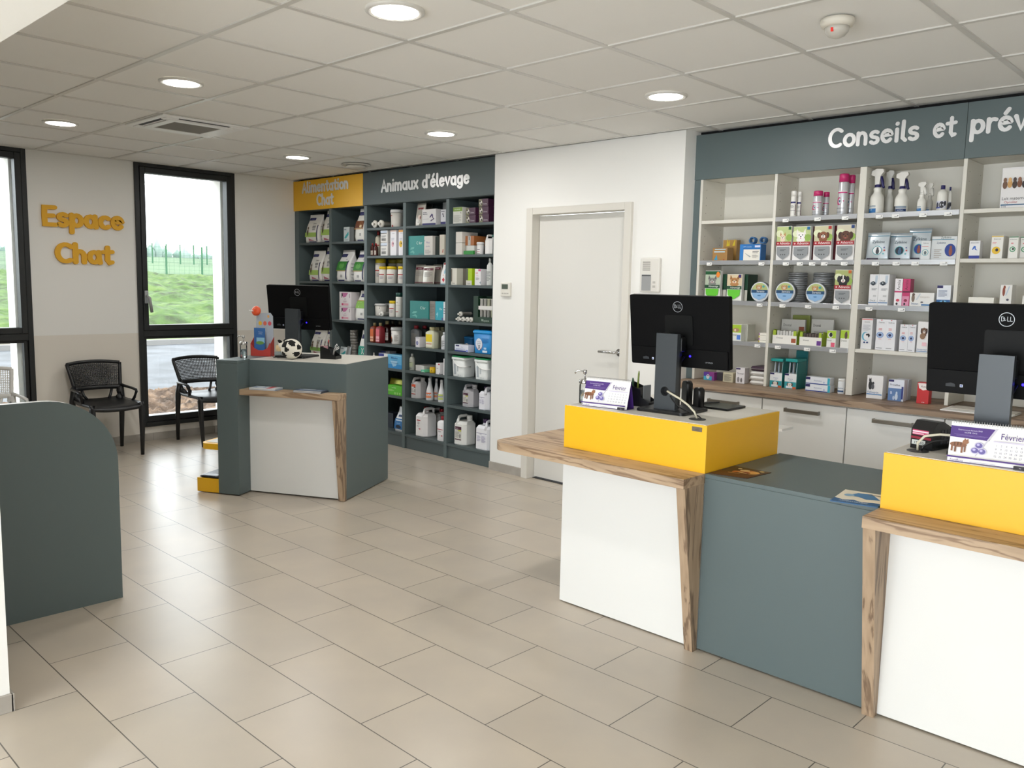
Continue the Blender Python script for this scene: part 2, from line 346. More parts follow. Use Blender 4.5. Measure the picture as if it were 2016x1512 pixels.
# windows
def glass_mat(name, k=.06):
    m = bpy.data.materials.new(name); m.use_nodes = True; n = m.node_tree; n.nodes.clear()
    o = n.nodes.new('ShaderNodeOutputMaterial'); a = n.nodes.new('ShaderNodeBsdfTransparent'); b = n.nodes.new('ShaderNodeBsdfGlossy'); x = n.nodes.new('ShaderNodeMixShader'); f = n.nodes.new('ShaderNodeFresnel')
    a.inputs[0].default_value = (.97, .985, .98, 1); b.inputs['Roughness'].default_value = .02; f.inputs['IOR'].default_value = 1.3
    n.links.new(f.outputs[0], x.inputs[0]); n.links.new(a.outputs[0], x.inputs[1]); n.links.new(b.outputs[0], x.inputs[2]); n.links.new(x.outputs[0], o.inputs[0]); return m
GLASS = glass_mat('window_glass')
def window(n, x0, handle):
    x1 = x0+.958; w = MB(); z0, z1 = .13, H+.002
    y0, y1 = 4.808, 4.90
    w.box(x0, x0+.04, y0, y1, z0, z1, DARKF, .003); w.box(x1-.04, x1, y0, y1, z0, z1, DARKF, .003)
    w.box(x0+.04, x1-.04, y0, y1, z1-.035, z1, DARKF, .003); w.box(x0+.04, x1-.04, y0, y1, z0, z0+.04, DARKF, .003); w.box(x0+.04, x1-.04, y0, y1, .965, 1.02, DARKF, .003)
    root = w.build('window_%d' % n); tag(root, kind='structure')
    s = MB(); a0, a1, b0, b1 = x0+.042, x1-.042, 1.022, z1-.037
    for q in ((a0, a0+.046, b0, b1), (a1-.046, a1, b0, b1), (a0+.046, a1-.046, b0, b0+.05), (a0+.046, a1-.046, b1-.05, b1)): s.box(q[0], q[1], 4.80, 4.885, q[2], q[3], DARKF, .004)
    s.build('opening_sash', root)
    s = MB(); b0, b1 = z0+.042, .963
    for q in ((a0, a0+.03, b0, b1), (a1-.03, a1, b0, b1), (a0+.03, a1-.03, b0, b0+.055), (a0+.03, a1-.03, b1-.02, b1)): s.box(q[0], q[1], 4.83, 4.885, q[2], q[3], DARKF, .003)
    s.build('fixed_sash', root)
    p = MB(); p.box(a0+.04, a1-.04, 4.862, 4.868, 1.06, z1-.08, GLASS); p.build('pane', root)
    p = MB(); p.box(a0+.025, a1-.025, 4.862, 4.868, z0+.09, .95, GLASS); p.build('pane', root)
    if handle:
        hm = mat('#a9abad', .4, .3); h = MB(); h.box(a0+.008, a0+.042, 4.785, 4.80, 1.27, 1.385, hm, .006)
        h.tube([(a0+.025, 4.785, 1.335), (a0+.025, 4.755, 1.33), (a0+.032, 4.745, 1.32), (a0+.05, 4.745, 1.19)], [.012, .012, .014, .013], hm)
        h.build('handle', root)
window(1, -.428, False); window(2, 1.40, True)
# door
root = MB(); fr = mat('#dad6cd', .45, name='door_lacquer')
root.box(2.985, 3.11, 1.452, 1.515, 0, 2.085, fr, .003); root.box(2.985, 3.11, .54, .598, 0, 2.085, fr, .003); root.box(2.985, 3.11, .598, 1.452, 2.035, 2.085, fr, .003)
door = tag(root.build('door_1'), kind='structure')
m = MB(); m.box(3.066, 3.106, .602, 1.448, .012, 2.03, mat('#dcdad4', .42, name='door_leaf_lacquer'), .002); m.build('door_leaf', door)
m = MB(); m.lathe([(.026, 0), (.026, .008)], CHROME, 20); o = m.build('handle_rose', door, (3.066, .655, 1.045)); o.rotation_euler = (0, R(-90), 0)
m = MB(); m.tube([(3.064, .655, 1.045), (3.015, .655, 1.045), (3.008, .662, 1.045), (3.008, .80, 1.045)], [.010, .010, .010, .009], CHROME); m.build('door_handle', door)
# door sill gap shadow strip
m = MB(); m.box(3.05, 3.12, .6, 1.45, 0.0002, .004, mat('#2a2826', .8)); m.build('door_gap_shadow', door)
# ------------------------------------------------------------------ ceiling fixtures
DIFF = mat('#fffaf2', .5, emit=9, name='lit_diffuser')
LBL = {(.31, -.28): 'round ceiling downlight, the nearest and largest at the top of the picture', (.31, 1.51): 'round ceiling downlight, in front of the air conditioning cassette',
 (.31, 3.31): 'round ceiling downlight, leftmost, near the windows', (2.14, 1.54): 'round ceiling downlight, above the grey sign and the door', (2.14, 3.34): 'round ceiling downlight, farthest, near the yellow sign',
 (2.13, -.28): 'round ceiling downlight, right side, near the white door wall corner'}
for (x, y), lb in LBL.items():
    e = tag(empty('ceiling_downlight', (x, y, H)), lb, 'ceiling light', 'round ceiling downlights')
    m = MB(); m.lathe([(.088, .004), (.090, -.006), (.104, -.008), (.112, -.004), (.113, .004)], mat('#d8d6d0', .35), 40, cap=False); m.build('trim_ring', e)
    m = MB(); m.lathe([(.001, -.005), (.089, -.005)], DIFF, 40, cap=False); m.build('diffuser', e)
    l = area('downlight_lamp', (x, y, H-.0065), (0, 0, 0), .17, .17, LAMP_W, (1, .985, .96), 'DISK')
e = tag(empty('air_conditioning_cassette', (.9, 2.7, H)), 'square white ceiling air conditioning cassette with grey grille', 'air conditioner')
m = MB(); W2 = mat('#f0f0ee', .4); t = -.012
for q in ((-.295, -.295, .295, -.255), (-.295, .255, .295, .295), (-.295, -.255, -.255, .255), (.255, -.255, .295, .255)): m.box(q[0], q[2], q[1], q[3], -.010, 0, W2, .003)
for q in ((-.215, -.215, .215, -.16), (-.215, .16, .215, .215), (-.215, -.16, -.16, .16), (.16, -.16, .215, .16)): m.box(q[0], q[2], q[1], q[3], -.018, 0, W2, .003)
for sx in (-1, 1):
    for sy in (-1, 1): m.box(sx*.175, sx*.256, sy*.175, sy*.256, -.014, 0, W2, .002)
m.build('panel', e)
m = MB(); m.box(-.16, .16, -.16, .16, -.012, 0, mat('#a19e97', .7))
for i in range(20): m.box(-.16, .16, -.158+.016*i, -.152+.016*i, -.015, -.012, mat('#8f8c86', .7))
m.build('intake_grille', e)
for k in range(4):
    g = MB(); g.box(-.17, .17, -.256, -.218, -.0112, 0, mat('#0c0c0c', .6) if k in (0, 3) else W2); g.box(-.17, .17, -.232, -.222, -.013, -.0113, W2)
    o = g.build('air_slot', e); o.rotation_euler = (0, 0, k*pi/2)
e = tag(empty('motion_detector', (1.45, -1.49, H)), 'round white motion detector with red light on the ceiling', 'detector')
m = MB(); m.lathe([(.060, 0), (.062, -.012), (.056, -.026), (.045, -.030)], mat('#d9d4c8', .5), 32); m.build('base', e)
m = MB(); m.lathe([(.045, -.028), (.042, -.045), (.03, -.06), (.012, -.068), (.001, -.069)], mat('#c5c1b8', .3), 28); m.build('lens_dome', e)
m = MB(); m.box(-.045, -.038, -.004, .004, -.052, -.038, mat('#c0241c', .4, emit=.6)); m.build('indicator', e)
e = tag(empty('round_air_vent', (2.70, 3.30, H)), 'round white ceiling air vent above the yellow sign', 'air vent')
m = MB(); m.lathe([(.125, 0), (.128, -.006), (.115, -.012), (.085, -.008)], mat('#c9c6be', .5), 36, cap=False); m.build('rim', e)
m = MB(); m.lathe([(.088, -.012), (.085, -.026), (.05, -.034), (.001, -.036)], mat('#d0ccc2', .5), 32); m.build('disc', e)
# ------------------------------------------------------------------ wall devices
e = tag(empty('thermostat', (DX, 1.73, 1.47), R(-90)), 'small white wall thermostat with dark display between shelves and door', 'thermostat')
m = MB(); m.box(-.052, .052, -.022, 0, -.055, .055, mat('#dedbd2', .4), .005); m.build('housing', e)
m = MB(); m.box(-.036, .030, -.0235, -.022, .002, .04, mat('#3f4a3a', .3)); m.build('display', e)
m = MB(); [m.box(-.034+.02*i, -.024+.02*i, -.0235, -.022, -.035, -.028, mat('#a09c94', .5)) for i in range(4)]; m.build('buttons', e)
e = tag(empty('intercom', (DX, .37, 1.592), R(-90)), 'white wall intercom with speaker slots and grey keypad right of the door', 'intercom')
m = MB(); m.box(-.078, .078, -.03, 0, -.115, .115, mat('#dddad3', .4), .008); m.build('housing', e)
m = MB(); [m.box(-.055, .005, -.0315, -.03, .03+.013*i, .036+.013*i, mat('#908d87', .5)) for i in range(5)]; m.build('speaker_slots', e)
m = MB(); m.box(-.06, .015, -.033, -.03, -.105, .002, mat('#9b9c9c', .4), .001); m.box(-.058, .013, -.034, -.033, -.008, .0, mat('#4a4c4e', .4)); m.build('keypad', e)
m = MB(); [m.box(.03, .05, -.032, -.03, -.085+.028*i, -.07+.028*i, mat('#bab7b0', .4)) for i in range(2)]; m.build('button', e)
# ------------------------------------------------------------------ grey shelving
YU = [(4.755, 4.828), (4.168, 4.206), (3.590, 3.633), (3.015, 3.056), (2.443, 2.481), (1.889, 1.911)]
FX = 3.03; BX = 3.40
root = tag(empty('grey_shelving_unit', (0, 0, 0)), 'tall grey built-in shelving unit with five columns and yellow and grey header signs', 'shelving')
for a, b in YU:
    m = MB(); m.box(FX, BX, a, b, 0, 2.21, GREY, .0015); m.build('upright', root)
m = MB(); m.box(BX, BX+.015, 1.889, 4.828, 0, 2.21, mat('#2e3739', .6, name='grey_back_board')); m.build('back_panel', root)
m = MB(); m.box(FX-.012, FX+.01, 3.636, 4.828, 2.213, 2.508, YEL, .001); m.build('header_panel', root)['label'] = 'yellow header panel'
m = MB(); m.box(FX-.012, FX+.01, 1.889, 3.634, 2.213, 2.508, GREYD, .001); m.build('header_panel', root)
m = MB(); m.box(FX+.01, BX+.015, 1.889, 4.828, 2.21, 2.225, GREYD); m.box(FX+.05, BX, 1.889, 4.828, 2.225, H+.005, mat('#101010', .9)); m.build('top_board', root)  # black block above the board paints the shade in the ceiling gap
S12 = [1.888, 1.502, 1.129, .75, .40, .132]; S35 = [2.004, 1.748, 1.496, 1.189, .936, .718, .469, .132]
for k in range(5):
    lo, hi = YU[k+1][1], YU[k][0]
    for z in (S12 if k < 2 else S35):
        m = MB(); m.box(FX+.002, BX, lo, hi, z-.022, z, GREYD, .001); m.build('shelf', root)
    m = MB(); m.box(FX+.012, FX+.03, lo, hi, 0, .11, GREYD); m.build('kick_board', root)
# ------------------------------------------------------------------ white shelving with worktop
WU = [(.087, .105), (-.433, -.415), (-.973, -.935), (-1.495, -1.476), (-2.033, -1.995), (-2.56, -2.54)]
WX = 3.143; WB = 3.432
root = tag(empty('white_shelving_unit', (0, 0, 0)), 'wide white shelving unit with grey header above the oak worktop', 'shelving')
pin = mat('#6f6b62', .8)
for n_, (a, b) in enumerate(WU):
    m = MB(); m.box(WX, WB, a, b, .905, 2.215, WHITEIN, .001)
    for z in [1.0+.05*i for i in range(24)]:
        for x in (3.19, 3.385): m.box(x, x+.005, a-.0004, a, z, z+.005, pin)
    m.build('upright', root)
m = MB(); m.box(WX-.001, WX+.02, .106, .180, .905, 2.213, GREY); m.build('filler_panel', root)['label'] = 'grey filler strip'
m = MB(); m.box(WB, WB+.012, -2.56, .18, .905, 2.5, WHITEIN); m.build('back_panel', root)
m = MB(); m.box(WX-.004, WX+.015, -1.476, .180, 2.215, 2.502, GREY, .001); m.build('header_panel', root)
m = MB(); m.box(WX-.004, WX+.015, -3.2, -1.478, 2.215, 2.502, GREY, .001); m.build('header_panel', root)
m = MB(); m.box(WX+.015, WB, -2.56, .105, 2.216, 2.234, WHITEIN); m.box(WX+.05, WB, -2.56, .15, 2.24, H+.005, mat('#101010', .9)); m.build('top_board', root)  # black infill over the board stands for shade behind the header
WS = [1.950, 1.688, 1.432, 1.175]; W4 = [1.952, 1.695, 1.44, 1.18]
rails = {(0, 1), (0, 2), (0, 3), (1, 0), (1, 1), (1, 2), (1, 3), (2, 0), (2, 1), (2, 2)}
RAIL = mat('#c3c6cb', .25, .55, name='clear_price_rail'); TICK = mat('#eeeeec', .6); INK = mat('#2b2b2b', .7)
for k in range(5):
    lo, hi = WU[k+1][1], WU[k][0]
    for i, z in enumerate(WS if k < 2 else ([1.95, 1.688, 1.432, 1.18] if k == 2 else W4)):
        m = MB(); m.box(WX+.003, WB, lo, hi, z-.021, z, WHITEIN, .001); sh = m.build('shelf', root)
        if (k, i) in rails:
            m = MB(); m.box(WX-.004, WX+.003, lo+.002, hi-.002, z-.024, z+.004, RAIL, .001); rl = m.build('price_rail', sh)
            nt_ = [2, 2, 2, 3][i] if k == 0 else [3, 5, 3, 3][i] if k == 1 else [4, 4, 3, 3][i]
            for q in range(nt_):
                yy = hi-.07-(hi-lo-.14)*q/max(1, nt_-1)+random.uniform(-.02, .02)
                m = MB(); m.box(WX-.006, WX-.0042, yy-.019, yy+.019, z-.029, z-.009, TICK); m.box(WX-.0066, WX-.006, yy-.013, yy+.006, z-.022, z-.0205, INK); m.box(WX-.0066, WX-.006, yy-.015, yy-.009, z-.018, z-.014, INK)
                m.build('price_ticket', rl)
root = MB(); root.box(2.905, WB+.012, -3.2, .148, .868, .903, WOODTOP, .002)
tag(root.build('worktop'), 'long oak-look worktop under the white shelves', 'worktop')
for n_, (a, b) in enumerate([(-.008, .145), (-.521, -.011), (-1.034, -.524), (-1.547, -1.037), (-2.06, -1.55), (-2.6, -2.063)]):
    lb = ['narrow white base cabinet at the left end of the worktop', 'white drawer cabinet under the worktop, left one, half hidden by the left yellow counter', 'white drawer cabinet under the worktop between the left yellow counter corner and the middle seam',
          'white drawer cabinet with full handle in view above the grey counter top', 'white drawer cabinet partly hidden behind the card terminal', 'white drawer cabinet at the right end behind the right computer'][n_]
    e = tag(empty('drawer_cabinet', (2.93, (a+b)/2, 0), R(-90)), lb, 'cabinet', 'white base cabinets'); w = (b-a)/2
    m = MB(); m.box(-w, w, .02, .5, .08, .866, WHITEIN); m.box(-w, w, .06, .5, 0, .08, mat('#55595a', .6)); m.build('carcass', e)
    for z0, z1 in ((.50, .858), (.09, .496)):
        m = MB(); m.box(-w+.0015, w-.0015, 0, .019, z0, z1, WHITE, .0015); d = m.build('drawer', e)
        if w > .1:
            zz = z1-.05 if z0 > .4 else z1-.06
            m = MB(); m.box(-.105, .105, -.030, -.024, zz-.011, zz+.011, STEEL, .002); m.box(-.105, -.097, -.028, 0, zz-.011, zz+.011, STEEL); m.box(.097, .105, -.028, 0, zz-.011, zz+.011, STEEL); m.build('handle', d)
# ------------------------------------------------------------------ reception counter
def profile_leg(y0, y1, X0, w0, w1, ztop, m_, fn=None):
    b = MB(); b.prism([(X0-w1, 0), (X0, 0), (X0, ztop), (X0-w0, ztop)], fn or (lambda u, v, t: (u, t, v)), y0, y1, m_); return b
def station(yh, yl, label, left_over):
    e = tag(empty('reception_counter', (1.55, (yh+yl)/2, 0)), label, 'counter', 'yellow topped reception counters'); oy = (yh+yl)/2; ox = 1.55
    def b(name, x0, x1, y0, y1, z0, z1, mt, c=.001):
        q = MB(); q.box(x0-ox, x1-ox, y0-oy, y1-oy, z0, z1, mt, c); return q.build(name, e)
    b('body', 1.247, 1.86, yl, yh, .01, .715, WHITE); b('front_panel', 1.235, 1.247, yl+.002, yh, .006, .715, WHITE)
    x0 = 1.078; q = MB(); r = .075
    if left_over:
        pts = [(x0, yl), (1.87, yl), (1.87, -.06)]+[(x0+r+r*cos(R(a)), -.06-r+r*sin(R(a))) for a in range(90, 181, 10)]
    else: pts = [(x0, yl), (1.87, yl), (1.87, yh), (x0, yh)]
    q.prism([(u-ox, v-oy) for u, v in pts], XY, .715, .755, WOOD_Y); q.build('wooden_ledge', e)
    yy = (yl, yl+.04) if left_over else (yh-.042, yh)
    q = profile_leg(yy[0]-oy, yy[1]-oy, 1.234-ox, .146, .03, .7145, WOOD_Z); q.build('wooden_leg', e)
    b('upstand', 1.235, 1.873, yl, yh, .755, .953, YEL); b('desk_top', 1.242, 1.868, yl+.006, yh-.006, .953, .9555, CREAM, 0)
    if left_over: b('pull_out_tray', 1.874, 1.99, -1.165, -.55, .86, .872, WHITE)
    return e
st1 = station(-.391, -1.148, 'left reception counter with yellow upstand and long oak ledge with rounded end', True)
st2 = station(-1.850, -2.95, 'right reception counter with yellow upstand, cut by the right edge of the picture', False)
e = tag(empty('counter_link', (1.56, -1.5, 0)), 'low grey counter section between the two yellow counters', 'counter')
m = MB(); m.box(-.325, .335, -.346, .350, .008, .738, GREY, .001); m.build('body', e)
m = MB(); m.box(-.325, .335, -.346, .350, .7385, .755, GREY, .001); m.build('top_board', e)
m = MB(); m.box(1.2335, 1.235, -1.126, -1.079, .925, .944, mat('#7a7064', .35, .5)); 
for i in range(3): m.box(1.2331, 1.2335, -1.115, -1.088-.006*i, .929+.004*i, .930+.004*i, INK)
o = m.build('maker_plate'); o.parent = st1; o.location = (-1.55, .7695, 0)
# ------------------------------------------------------------------ corner desk, turned 28 degrees
desk = tag(empty('reception_desk', (1.557, 1.82, 0), R(28)), 'grey reception desk with oak ledge and white front alone in the middle of the room', 'desk')
def dk(name, *a, c=.001):
    q = MB(); q.box(*a, c=c) if len(a) == 7 else None; return q.build(name, desk)
def dbox(name, x0, x1, y0, y1, z0, z1, mt, c=.001, par=None):
    q = MB(); q.box(x0, x1, y0, y1, z0, z1, mt, c); return q.build(name, par or desk)
dbox('body', 0, .685, 0, .752, .008, .948, GREY); dbox('desk_top', .006, .68, .006, .75, .948, .950, CREAM, 0)
dbox('front_panel', -.004, 0, .002, .752, .01, .712, WHITE, 0)
dbox('side_post', -.143, .685, .753, .918, .008, .93, GREY); dbox('post_cap', -.143, .685, .753, .918, .931, .951, GREY)
dbox('wooden_ledge', -.125, -.0005, .0, .752, .712, .752, WOOD_Y)
q = MB(); q.prism([(-.034, .004), (-.004, .004), (-.004, .7115), (-.122, .7115)], lambda u, v, t: (u, t, v), 0, .045, WOOD_Z); q.build('wooden_leg', desk)
dbox('yellow_plinth', -.135, .40, .919, 1.10, .006, .105, YEL, .002)
q = MB(); q.prism([(.40, .919), (.40, 1.09)]+[(-.05+.07*cos(R(a)), 1.02+.07*sin(R(a))) for a in range(90, 181, 10)]+[(-.12, .919)], XY, .31, .352, YEL); q.build('yellow_side_shelf', desk)
def on_desk(x, y): a = R(28); return (1.557+x*cos(a)-y*sin(a), 1.82+x*sin(a)+y*cos(a))
# ------------------------------------------------------------------ foreground partition panel
m = MB(); pts = [(-1.30, 0), (-.25, 0), (-.25, .66)]+[(-.56+.31*cos(R(a)), .66+.302*sin(R(a))) for a in range(6, 91, 6)]+[(-1.30, .962)]
m.prism(pts, XZ, 1.055, 1.059, GREY)
root = m.build('partition_panel'); tag(root, 'dark grey-green rounded partition panel at the left edge of the picture', 'partition')
m = MB(); m.prism([(u-.001*(u > -.3), v-.0005) for u, v in pts], XZ, 1.0595, 1.098, WHITE); m.build('core_board', root)['label'] = 'white edged core behind the grey face'
# ------------------------------------------------------------------ chairs
def chair(matc, label, loc, group='perforated plastic armchairs', rz=0):
    e = tag(empty('armchair', loc, rz), label, 'chair', group)
    # seat shell, curved
    m = MB(); nx, ny = 12, 12; top = []; 
    def seat(s, t):
        w = .205+.012*sin(pi*t); x = s*w; y = -.235+.455*t
        z = .452-.016*(1-s*s)-.02*max(0, 1-t*5)**2*1.2+.035*max(0, t-.75)**2*8
        return x, y, z
    vs = []; fs = []
    for j in range(ny+1):
        for i in range(nx+1): vs.append(seat(-1+2*i/nx, j/ny))
    nv = len(vs); vs += [(x*.985, y, z-.024) for x, y, z in vs]
    for j in range(ny):
        for i in range(nx):
            a = j*(nx+1)+i; fs.append((a, a+1, a+nx+2, a+nx+1)); fs.append((nv+a, nv+a+nx+1, nv+a+nx+2, nv+a+1))
    ring = [i for i in range(nx+1)]+[j*(nx+1)+nx for j in range(1, ny+1)]+[ny*(nx+1)+i for i in range(nx-1, -1, -1)]+[j*(nx+1) for j in range(ny-1, 0, -1)]
    for k in range(len(ring)): a, b = ring[k], ring[(k+1) % len(ring)]; fs.append((a, nv+a, nv+b, b))
    m.add(vs, fs, matc, True); m.build('seat', e)
    # back shell: solid frame plus perforated field
    def back(s, t):   # s -1..1, t 0 (bottom) .. 1 (top)
        w = .196+.036*t; cur = .055*(1-s*s); y = .205+.085*t+cur*.9-.02
        return Vector((s*w, y, .535+.225*t+.018*(1-s*s)*t))
    NX, NZ = 27, 14; th = Vector((0, .012, 0)); vs = []; fs = []
    def cell(s0, s1, t0, t1, hole):
        Cn = [back(s0, t0), back(s1, t0), back(s1, t1), back(s0, t1)]
        b = len(vs)
        for off in (Vector(), th):
            for c in Cn: vs.append(c+off)
        if not hole: fs.extend([(b, b+1, b+2, b+3), (b+7, b+6, b+5, b+4)]); return
        ce = sum(Cn, Vector())/4; hb = len(vs)
        mids = [(Cn[i]+Cn[(i+1) % 4])/2 for i in range(4)]
        for off in (Vector(), th):
            for q in mids: vs.append(ce+(q-ce)*.86+off)
        for o_, s_ in ((0, 1), (4, -1)):
            for i in range(4):
                A, B, E0, E1 = b+o_+i, b+o_+(i+1) % 4, hb+o_+i, hb+o_+(i+1) % 4
                fs.append((A, B, E0)[::s_]); fs.append((E0, B, E1)[::s_])
        for i in range(4): fs.append((hb+i, hb+(i+1) % 4, hb+4+(i+1) % 4, hb+4+i))
    for i in range(NX):
        for j in range(NZ):
            cell(-.9+1.8*i/NX, -.9+1.8*(i+1)/NX, .1+.8*j/NZ, .1+.8*(j+1)/NZ, True)
    m = MB(); m.add(vs, fs, matc, False); m.build('perforated_backrest', e)
    m = MB(); k = 24
    m.tube([back(-.95+1.9*i/k, .955)+Vector((0, .006, 0)) for i in range(k+1)], .015, matc, 8); m.tube([back(-.95+1.9*i/k, .045)+Vector((0, .006, 0)) for i in range(k+1)], .020, matc, 8)
    for s in (-1, 1): m.tube([back(s*.95, .045+.91*i/6)+Vector((0, .006, 0)) for i in range(7)], .015, matc, 8)
    # lower side arms joining back to seat
    for s in (-1, 1):
        p0 = back(s*.9, .04); m.tube([p0, (s*.185, .215, .505), (s*.172, .19, .462), (s*.165, .14, .442)], [.022, .026, .028, .02], matc, 8)
        m.tube([(s*.125, .225, .53), (s*.11, .215, .48), (s*.09, .195, .45)], [.012, .012, .012], matc, 8)
    m.build('back_frame', e)
    for s in (-1, 1):
        m = MB(); m.tube([back(s*.97, .12), (s*.222, .17, .548), (s*.226, .05, .545), (s*.228, -.035, .538), (s*.226, -.055, .525), (s*.214, -.035, .47), (s*.205, -.02, .445)], [.017, .016, .014, .014, .015, .014, .014], matc, 8, .8); m.build('armrest', e)
        m = MB(); m.tube([(s*.196, -.205, .446), (s*.200, -.215, .42), (s*.196, -.225, .20), (s*.188, -.235, 0)], [.025, .025, .020, .015], matc, 10); m.build('leg', e)
        m = MB(); m.tube([(s*.198, .20, .56), (s*.205, .215, .44), (s*.205, .235, .2), (s*.203, .245, 0)], [.018, .025, .020, .015], matc, 10); m.build('leg', e)
    return e
CH = mat('#1b1c1e', .4, bump=.08, bscale=400, name='black_chair_plastic'); CW = mat('#dcdad6', .4, bump=.05, bscale=400, name='white_chair_plastic')
c1 = chair(CH, 'black perforated plastic armchair against the wall between the two windows', (.972, 4.47, 0))
def recol(root, m_):
    for o in [x for x in C.objects if x.parent == root]:
        o.material_slots[0].link = 'OBJECT'; o.material_slots[0].material = m_
c2 = copytree(c1); c2.location = (1.885, 4.455, 0); c2['label'] = 'black perforated plastic armchair in front of the window, half hidden by the reception desk'
c3 = copytree(c1); c3.location = (.085, 4.36, 0); c3['label'] = 'white perforated plastic armchair at the left edge behind the partition panel'; recol(c3, CW)
# ------------------------------------------------------------------ signs
def sign(name, label, X, yleft, lines, m_, depth=.006, xh=.075, rotw=R(-90)):
    e = tag(empty(name, (X, yleft, 0), rotw), label, 'sign')
    for (txt, x0, z0, width, xh, sw) in lines:
        for o, x, z in sign_text(txt, xh, width, sw, depth, m_, x0, z0): o.parent = e; o.location = (x, 0, z)
    return e
sign('sign_lettering', 'silver lettering Alimentation Chat on the yellow header panel', FX-.0125, 4.655, [('Alimentation', 0, 2.388, .80, .068, .15), ('Chat', .262, 2.254, .29, .070, .15)], SILVER, .004)
sign('sign_lettering', "silver lettering Animaux d'élevage on the dark grey header panel", FX-.0125, 3.345, [("Animaux d'élevage", 0, 2.322, 1.17, .069, .15)], SILVER, .004)
sign('sign_lettering', 'silver lettering Conseils et prév on the header over the white shelves', WX-.0045, -.745, [('Conseils', 0, 2.340, .505, .070, .135), ('et', .57, 2.340, .12, .070, .135), ('prév', .752, 2.340, .27, .070, .135)], SILVER, .004)
sign('wall_lettering', 'thick yellow letters Espace Chat on the wall between the windows', 4.83, 0, [], YEL)
e = [o for o in C.objects if o.name.startswith('wall_lettering')][0]; e.location = (0, 4.829, 0); e.rotation_euler = (0, 0, 0)
for (txt, x0, z0, width, xh, sw) in [('Espace', .640, 1.925, .665, .104, .17), ('Chat', .735, 1.622, .47, .104, .17)]:
    for o, x, z in sign_text(txt, xh, width, sw, .022, mat('#e8ae28', .6, name='yellow_foam_letter'), x0, z0): o.parent = e; o.location = (x, 0, z)
# ------------------------------------------------------------------ printed artwork on packs (vector shapes, no images)
def RC(*a): return ('r',)+a
def EL(*a): return ('e',)+a
def T(u, v, h, s, c, mw=.9): return ('t', u, v, h, s, c, mw)
def PG(pts, c): return ('p', pts, c)
def lines(u0, u1, v0, v1, n, c='#8b8b8b', th=.45):
    st = (v1-v0)/n; return [RC(u0, v0+i*st, u1-(u1-u0)*(.25 if i % 3 == 0 else 0), v0+i*st+st*th, c) for i in range(n)]
def dog(cu, cv, ru, rv, fur, ear, muz='#e9e2d8', up=False):
    L = []
    for s in (-1, 1):
        if up: L.append(PG([(cu+s*ru*.35, cv+rv*.5), (cu+s*ru*.8, cv+rv*1.7), (cu+s*ru*.95, cv+rv*.3)], ear))
        else: L.append(EL(cu+s*ru*.85, cv-rv*.05, ru*.38, rv*.75, ear))
    L += [EL(cu, cv-rv*1.0, ru*.85, rv*.7, fur), EL(cu, cv, ru*.8, rv*.85, fur), EL(cu, cv-rv*.35, ru*.42, rv*.42, muz)]
    L += [EL(cu-ru*.33, cv+rv*.15, ru*.12, rv*.12, '#1a1512'), EL(cu+ru*.33, cv+rv*.15, ru*.12, rv*.12, '#1a1512'), EL(cu, cv-rv*.2, ru*.17, rv*.13, '#1a1512'), EL(cu, cv-rv*.58, ru*.15, rv*.12, '#b0555a')]
    return L
def bagbase(name, band, b0, b1, lower='#e9e8e4'):
    L = [RC(.0, b0, .86, b1, band), RC(.86, .06, .93, .62, '#23235a'), RC(.05, .80, .52, .89, '#23235a'), T(.28, .825, .035, 'Veterinary', '#8f92c4', .34),
         RC(.30, .01, .86, .045, '#23235a'), T(.62, .655, .055, name, '#4b4b4b', .5), RC(.50, .52, .76, .60, '#9a9a98'), RC(.53, .44, .74, .505, '#a8a8a6')]
    return L
cat_fig = lambda u, v, c='#5a4a3c': [EL(u, v, .06, .09, c), EL(u+.01, v+.13, .05, .045, c), PG([(u-.03, v+.15), (u-.02, v+.2), (u+.005, v+.165)], c), PG([(u+.02, v+.165), (u+.045, v+.2), (u+.05, v+.15)], c), RC(u-.04, v-.13, u-.01, v, c), RC(u+.02, v-.13, u+.05, v, c)]
